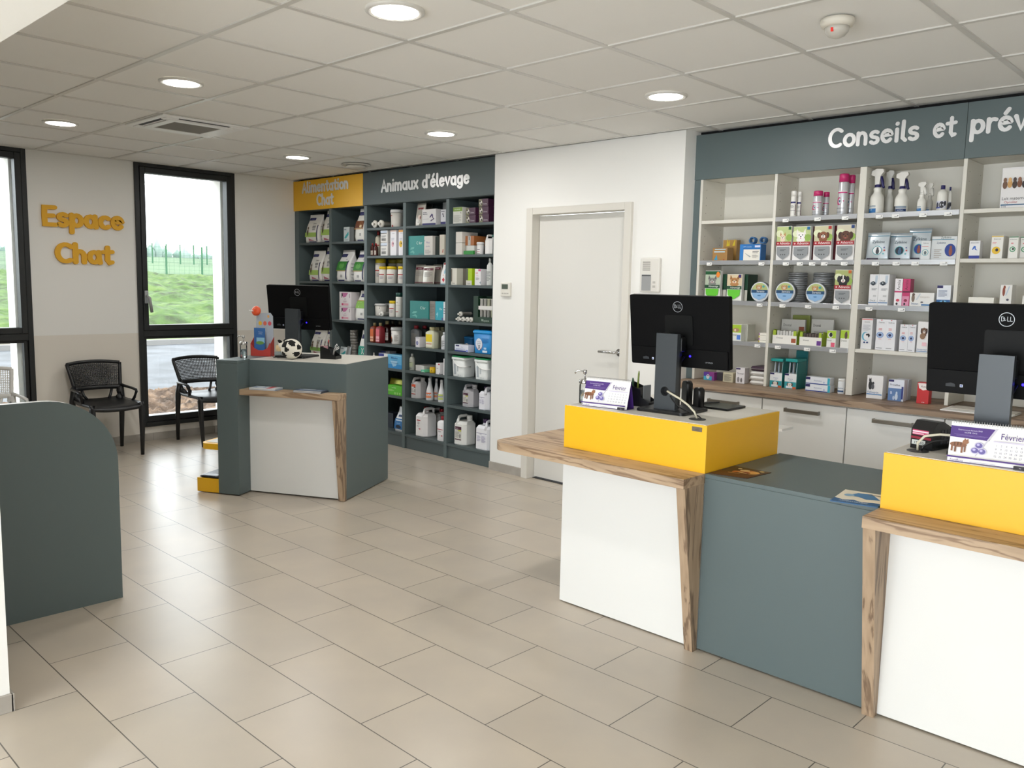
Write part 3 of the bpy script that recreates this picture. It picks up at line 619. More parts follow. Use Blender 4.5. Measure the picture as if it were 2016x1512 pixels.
ART = {
'bagjr': bagbase('Junior', '#a4c560', .20, .36)+[PG([(.3, .07), (.72, .07), (.3, .15)], '#b06a78')]+cat_fig(.2, .38),
'bagad': bagbase('Adult', '#a4c560', .22, .40)+[PG([(.3, .07), (.8, .07), (.3, .15)], '#b06a78')]+cat_fig(.16, .40),
'bagsr': bagbase('Senior', '#7fae52', .16, .30)+[PG([(.3, .07), (.72, .07), (.3, .14)], '#b06a78')]+cat_fig(.18, .36)+cat_fig(.62, .36, '#8a7a68'),
'bagbr': [RC(.05, .79, .62, .90, '#23235a'), T(.33, .82, .04, 'Veterinary', '#8f92c4', .44), RC(.04, .40, .88, .62, '#6b3a1e'), EL(.62, .50, .17, .10, '#8a5a34'), EL(.6, .45, .12, .04, '#e9d8b0'), RC(.55, .16, .72, .24, '#a8a8a6'), RC(.30, .01, .88, .045, '#23235a'), RC(.0, .36, .9, .39, '#b08a4c')],
'baggr': [RC(.05, .78, .52, .88, '#23235a'), T(.28, .81, .035, 'Veterinary', '#8f92c4', .36), RC(.02, .36, .84, .64, '#2f7d2a'), RC(.02, .33, .84, .36, '#a08c58'), EL(.42, .50, .22, .09, '#5ca04a'), RC(.4, .14, .58, .22, '#a8a8a6'), RC(.85, .08, .93, .66, '#23235a'), RC(.2, .02, .72, .055, '#23235a'), T(.68, .68, .04, 'HP', '#4b4b4b')],
'baglg': [RC(.2, .78, .75, .90, '#23235a'), T(.48, .81, .04, 'Veterinary', '#8f92c4', .44), RC(.03, .42, .97, .66, '#86b84a'), RC(.03, .66, .97, .69, '#b59b5a'), PG([(.2, .62), (.35, .44), (.5, .62), (.42, .62), (.35, .5), (.27, .62)], '#c8e0a8'), RC(.3, .05, .95, .09, '#23235a'), RC(.6, .2, .8, .28, '#a8a8a6')],
'bagk': [RC(.15, .72, .95, .86, '#23235a'), RC(.03, .18, .97, .48, '#1f9a86'), T(.68, .22, .2, 'K', '#f0f4f0'), RC(.03, .12, .97, .18, '#b5c48a'), PG([(.05, .45), (.2, .2), (.32, .45)], '#137566')],
'bluebag': [RC(.04, .12, .96, .55, '#1e6fb0'), EL(.5, .22, .3, .07, '#0e2238'), RC(.15, .46, .9, .50, '#dce9f4'), RC(.3, .62, .96, .70, '#123a6c'), T(.5, .34, .05, 'bien-être', '#9fd0f0', .7)],
'redheart': [RC(.1, .9, .95, 1.0, '#c0222a'), PG([(.35, .22), (.55, .32), (.75, .22), (.55, .10)], '#c8283a'), T(.5, .40, .05, 'A2', '#c8283a'), EL(.65, .62, .14, .14, '#9cc6d8'), RC(.1, .0, .95, .04, '#9cc6d8')],
'teal': [PG([(.1, .25), (.5, .5), (.9, .7), (.9, .45), (.4, .2)], '#2f9a9c'), RC(.1, .8, .5, .88, '#7d8890'), RC(.15, .08, .85, .14, '#8d9a9c')],
'teal2': [RC(0, .55, 1, 1, '#4cc4a0'), EL(.5, .45, .3, .2, '#d8f4e6')],
'pinkbox': [PG([(.2, .95), (.75, .95), (.55, .68), (.35, .62), (.25, .75)], '#c772a4'), RC(.18, .62, .24, .92, '#4c3040'), RC(.24, .72, .3, .9, '#4c3040'), T(.5, .5, .06, 'HPM', '#3b3438'), RC(.2, .1, .36, .24, '#c8406e'), RC(.38, .1, .78, .24, '#e6a9bc'), RC(.85, .62, .92, .9, '#b9a9b2')]+lines(.35, .65, .32, .44, 3, '#c8a8b8'),
'tubred': [RC(.05, .78, .5, .83, '#a51c22'), T(.18, .62, .05, 'TTT', '#55504a'), T(.18, .52, .05, 'IT', '#55504a'), PG([(.4, .1), (.5, .19), (.6, .1), (.5, .01)], '#a8242c')],
'redline': [RC(0, .60, 1, .66, '#b02a2c')]+lines(.1, .45, .30, .52, 5, '#a9707a')+lines(.55, .95, .30, .52, 5, '#a09aa8'),
'lab': [RC(.1, .10, .9, .60, '#cfc4b8')]+lines(.2, .8, .2, .5, 4, '#8a7d74'),
'bar': [RC(.02, .78, .92, .98, '#cdd8e8'), RC(.0, .74, .9, .78, '#2c3038')]+lines(.15, .8, .42, .6, 3, '#8b8b8b')+[RC(.18+.06*i, .12, .21+.06*i, .34, '#3b3b3b') for i in range(11)],
'tallpink': [RC(0, .95, 1, 1, '#d8b8a8'), T(.5, .86, .03, 'Vetocare', '#6b6b78', .7), EL(.42, .45, .2, .11, '#e3b3bd'), EL(.5, .47, .07, .04, '#2c3a52')]+lines(.2, .7, .6, .72, 3, '#b8b8c4'),
'tallyel': [RC(0, .92, 1, 1, '#e2a24a'), T(.5, .86, .03, 'Vetocare', '#6b6b78', .7), EL(.4, .45, .28, .13, '#e8c23a'), EL(.5, .47, .08, .04, '#2c2a22')]+lines(.2, .7, .6, .7, 3, '#b8b8c4'),
'dots': [RC(.35, .72, .40, .84, '#4b4b49'), RC(.75, .72, .8, .84, '#4b4b49')]+lines(.1, .35, .5, .58, 2, '#98948c'),
'tallred': [RC(.25, .22, .75, .26, '#b02a2c'), RC(.02, .58, .98, .59, '#9a968e'), EL(.6, .75, .05, .03, '#4b4b49'), RC(.05, .3, .10, .78, '#4c4444')],
'orange': [RC(.05, .1, .95, .92, '#d8682a'), RC(.05, .1, .95, .42, '#e9b893'), RC(.1, .24, .9, .28, '#a8202c')],
'pink': [RC(.05, .1, .95, .92, '#e06a78'), RC(.05, .1, .95, .45, '#f0b0b8'), RC(.1, .24, .9, .28, '#a8202c')],
'bigwhite': [RC(.05, .14, .95, .68, '#d3d1ce'), T(.22, .58, .05, 'Sorbil', '#4b4b49', .3), EL(.25, .4, .07, .12, '#4a5a86'), EL(.28, .4, .05, .09, '#d3d1ce'), RC(.55, .36, .9, .40, '#9c2030')]+lines(.55, .9, .48, .64, 4, '#908c88'),
'tubor': [T(.3, .72, .09, 'TVM', '#3a4a9a', .3), EL(.25, .36, .2, .2, '#e07038'), EL(.4, .28, .09, .14, '#26221e'), EL(.18, .34, .09, .1, '#f0c8a8')]+lines(.65, .95, .2, .7, 9, '#a8a29c'),
'bluetop': [RC(.0, .6, .6, 1, '#2c3890'), T(.7, .3, .2, 'Vet', '#2b2f4a', .5)],
'effer': [RC(0, 0, 1, .3, '#2a8ed0'), RC(0, .92, 1, 1, '#8fcbe8'), PG([(.2, .55), (.72, .55), (.62, .2), (.4, .12)], '#9fcdea'), T(.48, .70, .13, 'Effehydran', '#1f3a8c', .88), T(.48, .58, .05, 'poudre effervescente', '#2c4a8c', .7), RC(.18, .38, .8, .40, '#3a6aa8')],
'greenbox': [T(.48, .74, .09, 'LACTOFIBRE', '#e8f4d8', .85), EL(.4, .9, .02, .03, '#1c3a12')]+lines(.08, .5, .4, .62, 4, '#b8e090')+[RC(.52+.16*i, .08, .62+.16*i, .34, '#a0dc78') for i in range(3)],
'redpouch': [RC(.2, .72, .85, .80, '#7c1820'), EL(.5, .5, .3, .24, '#a39e94'), EL(.5, .37, .2, .11, '#d8c8bc'), EL(.62, .36, .06, .07, '#7c2020'), PG([(.1, .2), (.5, .1), (.8, .34), (.5, .02), (.1, .02)], '#f2efe8')],
'horse': [RC(.02, 0, 1, .12, '#2a2768'), RC(.06, .78, .34, .82, '#74747c'), RC(.06, .68, .4, .72, '#74747c'), RC(.06, .38, .5, .40, '#a0a0a8'), PG([(.55, .5), (.72, .72), (.80, .66), (.82, .46), (.92, .38), (.80, .30), (.62, .28), (.66, .22), (.70, .34), (.84, .36), (.76, .48), (.74, .6), (.60, .46)], '#3c2c66')],
'horse2': [RC(.02, 0, 1, .18, '#2a2768'), RC(.1, .86, .8, .92, '#6c6c78'), PG([(.3, .7), (.5, .8), (.62, .6), (.7, .52), (.5, .5), (.45, .66)], '#3c3c52')],
'cfor': [T(.70, .56, .15, 'C for', '#d8ece8', .5), PG([(.1, .30), (.2, .42), (.38, .44), (.36, .34), (.22, .30)], '#66b0aa'), PG([(.1, .14), (.3, .26), (.4, .16), (.36, .04), (.3, .14)], '#66b0aa'), RC(.66, .02, .98, .08, '#4a7c80')],
'phos': [T(.45, .62, .1, 'Phos', '#5b5aa0', .7), T(.45, .44, .06, 'glycoline', '#6b6aa0', .7), RC(.04, .74, .12, .78, '#3f8e8a')]+lines(.15, .8, .08, .3, 4, '#a39e9c'),
'redfig': [PG([(.55, .12), (.7, .3), (.85, .28), (.8, .1)], '#b0685c')],
'silv': [RC(.05, .74, .92, .86, '#5c1426'), T(.48, .77, .05, 'ELECTRO', '#d8c8cc', .7), RC(.02, .06, .98, .10, '#5c1426')]+lines(.15, .85, .4, .66, 5, '#96908a'),
'greylab': lines(.12, .88, .12, .88, 9, '#7b766e'),
'chr': [T(.68, .55, .11, 'Chr', '#dff2f4', .5), PG([(.1, .3), (.3, .44), (.36, .3), (.2, .1), (.24, .26)], '#8ed0dc'), RC(.8, .0, 1, .14, '#5a6a9c')],
'bluedots': [RC(.1, .5, .8, .54, '#4b4b60'), RC(.1, .62, .8, .66, '#4b4b60'), RC(.1, .38, .8, .42, '#4b4b60')],
'oval': [EL(.42, .42, .28, .2, '#5a5a94'), EL(.42, .42, .2, .13, '#9a9ac4'), RC(.1, .9, .9, .96, '#8a8a94')],
'yellow': [RC(.05, .42, .9, .90, '#ecd21c'), RC(.05, .1, .9, .42, '#e8e4d0'), RC(.1, .27, .85, .31, '#b02a2c')],
'grlab': lines(.1, .9, .22, .78, 9, '#8b9090'),
'canlab': [RC(.02, .3, .98, .74, '#b9c4a4'), RC(.1, .66, .8, .71, '#4f5a44')]+lines(.15, .85, .08, .26, 4, '#6b7064'),
'blackdots': [PG([(.2, .6), (.4, .6), (.3, .45)], '#1a1a12'), PG([(.6, .6), (.8, .6), (.7, .45)], '#1a1a12'), RC(.2, .3, .8, .34, '#5c4c10')],
'redcorner': [RC(.55, .84, .95, .97, '#b8283a'), RC(.2, .52, .6, .56, '#6b6b6b'), PG([(.8, .0), (1, .2), (1, 0)], '#6b6470')],
'canor': [RC(.06, .22, .92, .68, '#d8d4d2'), RC(.06, .56, .92, .68, '#d8542c'), RC(.55, .52, .92, .56, '#5c1c18'), RC(.06, .20, .92, .24, '#a8342c'), RC(.72, .3, .84, .46, '#5b5b5b')]+lines(.12, .66, .28, .5, 5, '#9a9692'),
'conor': [RC(0, .30, 1, .34, '#e06a32'), T(.5, .235, .05, 'PASTEUR', '#3a1c12', .9), RC(0, .12, 1, .22, '#e89068'), RC(0, .36, 1, .37, '#e06a32')],
'congr': [RC(0, .30, 1, .36, '#b6c44a'), RC(0, .24, 1, .27, '#3b4020'), RC(0, .12, 1, .22, '#c4d07a')],
'canred': [RC(.15, .54, .66, .575, '#a81c2c'), PG([(.5, .27), (.58, .31), (.66, .27), (.58, .23)], '#b82430'), RC(.38, .25, .42, .30, '#5b5b5b')]+lines(.24, .58, .42, .52, 4, '#8f8c8c')+lines(.15, .6, .34, .39, 2, '#b0aeae'),
'redbot': [RC(.0, .62, .95, .655, '#b02030'), PG([(.6, .30), (.78, .34), (.96, .30), (.78, .26)], '#b02030'), RC(.42, .28, .46, .33, '#5b5b5b')]+lines(.2, .7, .48, .58, 4, '#8b8888'),
'gncap': [RC(0, .76, 1, 1, '#7a9a3c'), T(.45, .83, .08, 'CALMANIF', '#e4ecd0', .75), PG([(.8, .6), (.86, .74), (.92, .56), (.86, .66)], '#2f332c')]+lines(.08, .9, .12, .55, 8, '#b4b2aa'),
'purp': [PG([(0, 0), (.35, 0), (.42, .5), (.3, .95), (0, .98)], '#7d7a5e'), EL(.22, .5, .14, .3, '#d8d4cc'), EL(.26, .35, .07, .14, '#2a2422'), EL(.16, .68, .07, .12, '#2a2422'), T(.68, .22, .22, 'Osmo', '#cdbfc8', .5)],
'tape': [RC(.3, 0, .62, 1, '#b8b8b4'), RC(.42, .55, .5, .95, '#4a5a6a')],
'tublab': [RC(.28, .1, .78, .5, '#f0eeec'), RC(.3, .44, .76, .5, '#3a3a3a'), RC(.3, .26, .76, .32, '#c4888c'), RC(.3, .1, .76, .14, '#3a3a3a')],
'greystr': [RC(.02, .2, .22, .96, '#77736a'), T(.45, .06, .08, 'Calsia', '#4b4a46', .8)],
'lime': [RC(.35, .3, 1, 1, '#a6c820'), RC(0, .3, .33, 1, '#55584a'), RC(0, 0, 1, .28, '#cfcdc4'), T(.5, .06, .08, 'Calsia', '#4b4a46', .8)],
'h2': [T(.35, .70, .12, 'H2', '#d03038', .6), RC(.6, .88, 1, 1, '#c83a78'), T(.45, .56, .05, 'H2PRO', '#c8606a', .6), PG([(.86, .16), (1, .26), (1, .08)], '#3a6a72')]+lines(.2, .8, .34, .5, 4, '#8b8888'),
'vbox': [RC(0, 0, 1, .2, '#26337a'), RC(.08, .74, .34, .96, '#26245e'), T(.55, .62, .12, 'Biocyl', '#56607a', .4), RC(.86, .06, 1, .34, '#8a98d8')]+lines(.1, .8, .28, .5, 3, '#8f9cc0'),
'ovw': [EL(.4, .35, .25, .28, '#c8c4c0')],
'bluetub': [EL(.32, .46, .215, .30, '#8c1c40'), EL(.32, .475, .2, .285, '#dfe2ea'), T(.32, .56, .05, 'AVITAM', '#3a3a46', .34), RC(.2, .5, .44, .52, '#7a7a86'), PG([(.24, .44), (.27, .44), (.42, .22), (.39, .22)], '#2a2a34'), PG([(.40, .44), (.37, .44), (.25, .22), (.28, .22)], '#2a2a34'), EL(.32, .2, .05, .04, '#e8e8ee'), RC(.62, .22, .78, .32, '#b8d4f0'), RC(.54, .06, .84, .17, '#dfeaf4')]+lines(.52, .9, .55, .8, 6, '#1a6cb0'),
'whtub': [RC(.15, .12, .34, .72, '#aeb6bc'), RC(.42, .3, .55, .66, '#c4cacc'), RC(.5, .08, .56, .12, '#6b7074'), RC(.70, .08, .73, .13, '#6b7074')],
'canpur': [RC(.05, .20, .95, .60, '#cfcdc6'), RC(.05, .52, .95, .62, '#4a1830'), T(.3, .545, .04, 'Bioxylol', '#d8c8d0', .4), RC(.5, .47, .95, .515, '#b8b83a'), RC(.05, .17, .95, .205, '#4a1830'), RC(.72, .25, .84, .37, '#4b4b4b')]+lines(.12, .66, .26, .46, 6, '#98948c'),
'canfine': [RC(.02, .54, .98, .555, '#7a7498'), T(.42, .505, .03, 'AZUL', '#4a4668', .5)]+lines(.08, .42, .28, .48, 7, '#a8a4bc')+lines(.52, .92, .26, .48, 8, '#a8a4bc'),
# white shelves
'kraft': [RC(.15, .88, .9, .95, '#b4d4e4'), RC(.1, .68, .85, .76, '#b4d4e4'), PG([(.12, .08), (.3, .5), (.36, .08)], '#3f9ac4'), RC(.78, .04, .84, .14, '#b03028')],
'kraft2': [PG([(.25, .72), (.3, 1.12), (.36, .78), (.45, 1.05), (.5, .74)], '#d8c230'), PG([(.7, .74), (.9, 1.08), (.88, .74)], '#d8c230'), T(.5, .62, .06, 'Tick Twister', '#6b5426', .8)],
'blubox': [RC(.18, .02, .98, .70, '#e8e4da'), RC(0, .0, .17, .95, '#2d7cc4'), RC(.72, .82, .98, .94, '#cfd4ec'), T(.36, .82, .07, 'OPTI CLEAN', '#bcd8f0', .5), PG([(.24, .5), (.45, .34), (.55, .28), (.5, .22), (.28, .44)], '#9aa4a8'), RC(.62, .56, .92, .60, '#4b4b49'), RC(.62, .48, .88, .51, '#6b6b69')]+lines(.62, .9, .2, .4, 4, '#a8a6a0'),
'mesh': [RC(.2*i, 0, .2*i+.06, 1, '#8f8f84') for i in range(5)],
'dogyg': [RC(0, .52, 1, 1, '#a8c83a'), EL(.5, .68, .32, .12, '#b08a68'), EL(.42, .66, .1, .08, '#e6d0b0'), T(.3, .34, .09, 'Drontal', '#3a3f3a', .5), RC(.6, .1, .95, .38, '#4a7ad0')],
'thin0': [RC(.0, .1, .12, .9, '#c8b43a')], 'thin1': [RC(.0, .1, .12, .9, '#8c4a8c')],
'purpcat': [RC(0, 0, .8, .5, '#4aa8c8'), RC(0, .5, .5, 1, '#5a3a9c'), EL(.42, .45, .16, .3, '#e0dce0'), EL(.42, .6, .08, .1, '#8a868a')],
'whitecat': [RC(0, .9, .5, 1, '#3a2a5c'), T(.5, .6, .1, 'Drontal', '#4b4450', .8), EL(.3, .25, .14, .18, '#8a8688'), EL(.65, .22, .1, .15, '#6a6668')],
'cannavy': [RC(.05, .66, .95, .74, '#2c2a68'), RC(.05, .30, .95, .32, '#8a8a8a'), RC(.9, .1, .99, .6, '#5c3a4a')]+lines(.25, .75, .44, .58, 4, '#9a9a98'),
'canpink': [RC(0, .70, 1, .725, '#e8e6ea'), RC(0, .66, 1, .70, '#c8387a'), EL(.32, .42, .24, .12, '#b82a6c'), EL(.42, .42, .16, .085, '#c8c9cc'), EL(.40, .42, .07, .035, '#2a6c8c'), EL(.7, .42, .05, .02, '#c8387a'), RC(.1, .2, .8, .215, '#6b6b70'), RC(.1, .08, .7, .095, '#6b6b70')],
'trayA': [RC(0, 0, 1, .62, '#eae8e2'), RC(0, .62, .16, 1, '#a4bc3a'), RC(.84, .62, 1, 1, '#a4bc3a'), RC(.78, .14, .97, .42, '#a8583c'), T(.3, .38, .1, 'Drontal', '#3a3a38', .3)],
'trayB': [RC(0, 0, 1, .6, '#eae8e2'), RC(0, .6, .14, 1, '#a4bc3a'), RC(.86, .6, 1, 1, '#a4bc3a'), RC(.78, .06, .97, .38, '#6a3a8c'), T(.3, .34, .09, 'Drontal', '#3a3a38', .3)],
'lidA': [T(.25, .72, .11, 'Drontal', '#4b4b49', .35), RC(.76, .3, .98, .72, '#8c4a38'), RC(.14, .42, .6, .45, '#8b8b89')],
'lidB': [T(.25, .72, .11, 'Drontal', '#4b4b49', .35), RC(.76, .1, .98, .52, '#5c3478'), RC(.14, .5, .6, .53, '#8b8b89')],
'dogsm': [RC(0, .55, 1, 1, '#a8c83a'), EL(.4, .74, .26, .16, '#e8e8e6'), EL(.45, .76, .18, .13, '#2a2a2c'), T(.3, .38, .09, 'Drontal', '#3a3f3a', .5), RC(.5, .04, .92, .3, '#e0607c')],
'dogsm2': [RC(0, .55, 1, 1, '#a8c83a'), EL(.6, .72, .16, .2, '#5a4a40'), EL(.62, .86, .1, .08, '#5a4a40'), T(.4, .38, .09, 'Drontal', '#3a3f3a', .6)],
'dogteal': dog(.5, .55, .26, .26, '#e8e4de', '#6b3a24'),
'longbox': [RC(0, 0, 1, .12, '#1f3f94'), RC(0, .6, .18, .98, '#26245e'), RC(.9, 0, 1, 1, '#38a8c0'), T(.5, .45, .16, 'Enzymatique', '#5c76a4', .5), EL(.76, .32, .035, .15, '#b8c4dc')],
'tooth': [],
'jarblue': [T(.5, .42, .1, 'Otodine', '#4a6a94', .7), RC(.1, .12, .9, .26, '#3a5a84'), RC(.1, .4, .9, .42, '#8a9ab4')],
'sprblue': [RC(.05, .08, .62, .36, '#1f6aa8'), RC(.12, .44, .6, .56, '#aab4bc'), T(.36, .52, .05, 'Frontline', '#3a4650', .5), T(.3, .24, .08, 'x2', '#cfe4f4')],
'sprdark': [RC(.0, .1, .22, .5, '#23242c'), RC(.25, .1, .98, .30, '#1e3a6a'), RC(.25, .34, .98, .5, '#8a98a8'), T(.6, .15, .08, 'XTRA', '#c8d4e4', .5)],
'bwlab': [RC(0, .1, 1, .56, '#d4d6e0'), EL(.6, .33, .2, .2, '#23242c'), EL(.25, .3, .12, .18, '#3a3c50'), RC(.05, .12, .5, .2, '#3a4a94'), EL(.85, .4, .1, .14, '#23242c')],
'sonot': [RC(0, .96, 1, 1, '#d88a8a'), T(.5, .88, .04, 'Sonotix', '#4b4b49', .7), EL(.42, .42, .34, .15, '#6ab0cc'), EL(.52, .42, .28, .13, '#e2e2e4'), PG([(.45, .5), (.75, .52), (.85, .44), (.7, .38), (.62, .46), (.5, .44)], '#24242c'), EL(.35, .22, .09, .03, '#3a4a7a'), EL(.62, .22, .09, .03, '#3a4a7a')]+lines(.15, .85, .62, .82, 6, '#b4b6bc'),
'oti': [PG([(.4, 1.0), (.6, 1.0), (.5, .965)], '#c02a30'), T(.5, .89, .045, 'Otifree', '#3a3a3c', .8), EL(.42, .5, .36, .10, '#7f98c4'), EL(.42, .5, .26, .075, '#a8bcdc'), EL(.42, .5, .16, .045, '#1c2450'), RC(.25, .70, .6, .72, '#d88a8a'), RC(.25, .66, .6, .68, '#d88a8a'), RC(.3, .36, .6, .375, '#d88a8a'), RC(.1, .06, .7, .075, '#6b6b6f')],
'ocryl': [PG([(.62, .98), (.9, .98), (.85, .75), (.6, .68)], '#b8c6d2'), EL(.42, .72, .34, .055, '#6a7480'), EL(.42, .72, .2, .07, '#23303c'), EL(.4, .735, .06, .02, '#dce4ea'), T(.46, .14, .055, 'Ocryl', '#3a3c40', .9), RC(.02, .085, .98, .11, '#2f6ea4'), RC(.5, .28, .85, .34, '#c4c4c6')]+lines(.3, .9, .5, .58, 2, '#8a8c90'),
'acta': [('tv', .5, .78, .36, 'Actéa', '#3a3a3c'), RC(0, .51, 1, .56, '#c0356a'), EL(.5, .22, .24, .05, '#c84a60'), EL(.4, .09, .14, .045, '#2b2b30')],
'actb': [('tv', .5, .78, .36, 'Actéa', '#6a1238'), RC(0, .51, 1, .56, '#5c1234'), RC(0, .0, .95, .38, '#d48aa8'), EL(.5, .22, .24, .05, '#8c1c40'), EL(.4, .09, .14, .045, '#2b2b30')],
'silat': [EL(.14, .62, .07, .28, '#7a6a5c'), EL(.15, .88, .06, .1, '#5c4a3e'), PG([(.25, .5), (.4, .95), (.46, .95), (.32, .5)], '#c4ccd2'), T(.22, .16, .14, 'Silatan', '#2c5e94', .36), RC(.5, .1, .98, .2, '#2f6ea4'), T(.62, .66, .12, 'Vetoprim', '#b0a89c', .4), EL(.52, .34, .06, .06, '#5c5c60')],
'bluedog': [RC(0, .88, .42, 1, '#26245e'), RC(0, 0, 1, .36, '#1d5c96'), EL(.5, .2, .3, .13, '#6aaed4'), EL(.5, .14, .09, .13, '#123048'), EL(.5, .27, .06, .06, '#123048')]+lines(.12, .75, .5, .82, 6, '#8a92a8'),
'dogpic': dog(.6, .72, .26, .12, '#6b4a36', '#3c2a20')+[EL(.5, .54, .25, .1, '#8a6a50'), T(.5, .08, .05, 'Oridermyl', '#2c5e94', .9), RC(0, .03, 1, .05, '#2f6ea4'), RC(.5, .22, .9, .34, '#e8bcc4')],
'catpic': [EL(.22, .58, .12, .2, '#2a2a2c'), EL(.2, .8, .08, .07, '#2a2a2c'), PG([(.13, .82), (.14, .92), (.19, .85)], '#2a2a2c'), PG([(.21, .85), (.27, .92), (.27, .82)], '#2a2a2c'), EL(.38, .52, .1, .12, '#55555a'), EL(.40, .68, .07, .06, '#3a3a3c'), T(.42, .24, .09, 'Feliseptin', '#3a6a9c', .8), RC(.02, .17, .98, .21, '#3f7cb4')],
'prevbox': [RC(0, 0, .88, .6, '#5c7cac'), RC(.0, .9, .34, 1, '#26245e'), T(.42, .72, .09, 'Prevaflea', '#3a3a50', .7), T(.2, .32, .12, 'B', '#dfe6f2'), EL(.55, .2, .1, .16, '#c8d4e4'), EL(.56, .38, .06, .07, '#c8d4e4'), EL(.38, .14, .07, .1, '#b4c4dc'), RC(.86, .1, .98, .7, '#26337a')],
'redbox': [PG([(.05, .98), (1, .98), (1, .72), (.5, .64), (.15, .74)], '#efe6e2'), T(.55, .78, .1, 'Auto', '#5c1c1c', .5), EL(.5, .07, .04, .02, '#f0d8d8'), EL(.64, .07, .04, .02, '#f0d8d8')],
'lait': [RC(.02, .74, .98, .97, '#e6e4e2'), T(.42, .2, .075, 'Lait maternisé', '#3b3b3d', .8), T(.3, .115, .06, 'Oproliac', '#b0404a', .5), RC(.02, .06, .98, .09, '#2f6084'), T(.1, .01, .04, 'TVM', '#3a4a5a', .2)]+[EL(.10+.14*i, .58+.02*(i % 2), .07, .10, c) for i, c in enumerate(['#6b4a34', '#c89a5c', '#3a2a22', '#7a4a2c', '#2a2422', '#c48848', '#8a6a4c'])]+[EL(.10+.14*i, .70, .05, .06, c) for i, c in enumerate(['#7b5a44', '#d8aa6c', '#4a3a32', '#8a5a3c', '#e0d8d0', '#d49858', '#9a7a5c'])],
'bluedrop': [RC(0, 0, 1, .17, '#2a3a94'), T(.5, .86, .07, 'ANXOVET', '#3a3f52', .8), PG([(.25, .5), (.42, .72), (.6, .7), (.62, .56), (.8, .46), (.55, .5), (.5, .6), (.36, .5)], '#3a6ac0')],
'tgt_y': [RC(0, .955, 1, 1, '#d8b84a'), T(.5, .84, .05, 'Enterovet', '#3b3a36', .8), EL(.45, .36, .36, .17, '#e4bc30'), EL(.52, .38, .13, .07, '#1c1c3a'), RC(.1, .70, .45, .72, '#d88a8a'), RC(.1, .65, .4, .67, '#d88a8a')],
'tgt_g': [RC(0, .96, 1, 1, '#3a7a4c'), T(.5, .85, .05, 'Enterovet', '#3b3a36', .8), EL(.45, .42, .32, .13, '#4c9468'), EL(.45, .42, .22, .09, '#cfdcd0'), EL(.5, .43, .12, .05, '#16241c'), RC(.25, .66, .5, .72, '#d88a8a')],
'setter': [EL(.3, .72, .12, .2, '#8c3f24'), EL(.34, .9, .1, .08, '#8c3f24'), PG([(.45, .55), (.7, .95), (.8, .95), (.55, .55)], '#b8c6d8'), EL(.68, .36, .12, .05, '#3c3c50'), T(.4, .06, .07, 'Efipro', '#2c5e94', .8), RC(0, 0, 1, .03, '#2f6ea4')],
}
def shield(c, txt='', tcol='#4f5254'): return [PG([(.08, .41), (.92, .41), (.92, .2), (.84, .14), (.5, .03), (.16, .14), (.08, .2)], c)]+lines(.3, .7, .29, .35, 2, tcol)+[EL(.36+.14*i, .18, .04, .018, tcol) for i in range(3)]
def adv(figs, corner, band='#a31f2c', name='Advantix', bgc='#b9c88a', sh='#8f9396'):
    return [RC(0, .56, 1, 1, bgc), EL(.2, .8, .25, .1, '#dfe4c0'), EL(.85, .68, .2, .1, '#8fb050')]+figs+[RC(.8, .91, .97, 1, corner), RC(0, .45, 1, .56, band), T(.60, .478, .075, name, '#f8f0f0', .68), EL(.13, .505, .05, .025, '#e0b8bc')]+shield(sh)
ART['adv0'] = adv(dog(.42, .70, .2, .085, '#e8d4bc', '#c07a4a', '#f0e8e0', True), '#1f5c34')
ART['adv1'] = adv(dog(.45, .74, .30, .12, '#f4f1ec', '#efebe4', '#ffffff', True), '#1f6c9c')
ART['adv2'] = adv(dog(.52, .74, .28, .12, '#8a5436', '#5c3220'), '#b02a2c', bgc='#c8c4a0')
ART['adv3'] = adv(dog(.5, .72, .34, .14, '#5a3422', '#43261a', '#7a4a32'), '#1f3f7c', bgc='#cfc8b0')
ART['advbig'] = adv(dog(.5, .74, .30, .13, '#1f1d20', '#26222a', '#f0ebe4')+[PG([(.46, .86), (.54, .86), (.53, .72), (.47, .72)], '#f0ebe4')], '#c8642a', bgc='#a8b070')
ART['advcatT'] = [RC(0, .88, 1, 1, '#1d5a34'), RC(0, .52, 1, .88, '#b8c4b0')]+dog(.48, .68, .3, .11, '#8a8a88', '#6a6a68', '#c8c8c4', True)+[EL(.86, .88, .12, .10, '#f08a30'), RC(0, .42, 1, .53, '#1d4a30'), T(.58, .45, .07, 'Advantage', '#f0f6f0', .66), PG([(.06, .40), (.94, .40), (.9, .2), (.5, .05), (.1, .2)], '#66c838')]
ART['advcat'] = [RC(0, .58, 1, 1, '#d8c8a8')]+dog(.5, .77, .34, .13, '#b88450', '#9a6a3c', '#ecd8b8', True)+[RC(.78, .88, .95, 1, '#3a2a6c'), RC(0, .45, 1, .57, '#1d4a30'), T(.58, .48, .07, 'Advantage', '#f0f6f0', .66), PG([(.06, .43), (.94, .43), (.9, .22), (.5, .06), (.1, .22)], '#66c838')]
ART['grnstack'] = [RC(0, 0, 1, .42, '#c4c2b8')]+[RC(.12+.26*i, .44, .2+.26*i, .98, '#2c5a40') for i in range(4)]
ZF = [('#e6e8ea', '#3a3c44'), ('#1c2838', '#3a5c7c'), ('#1a3a8c', '#8a4a3a')]
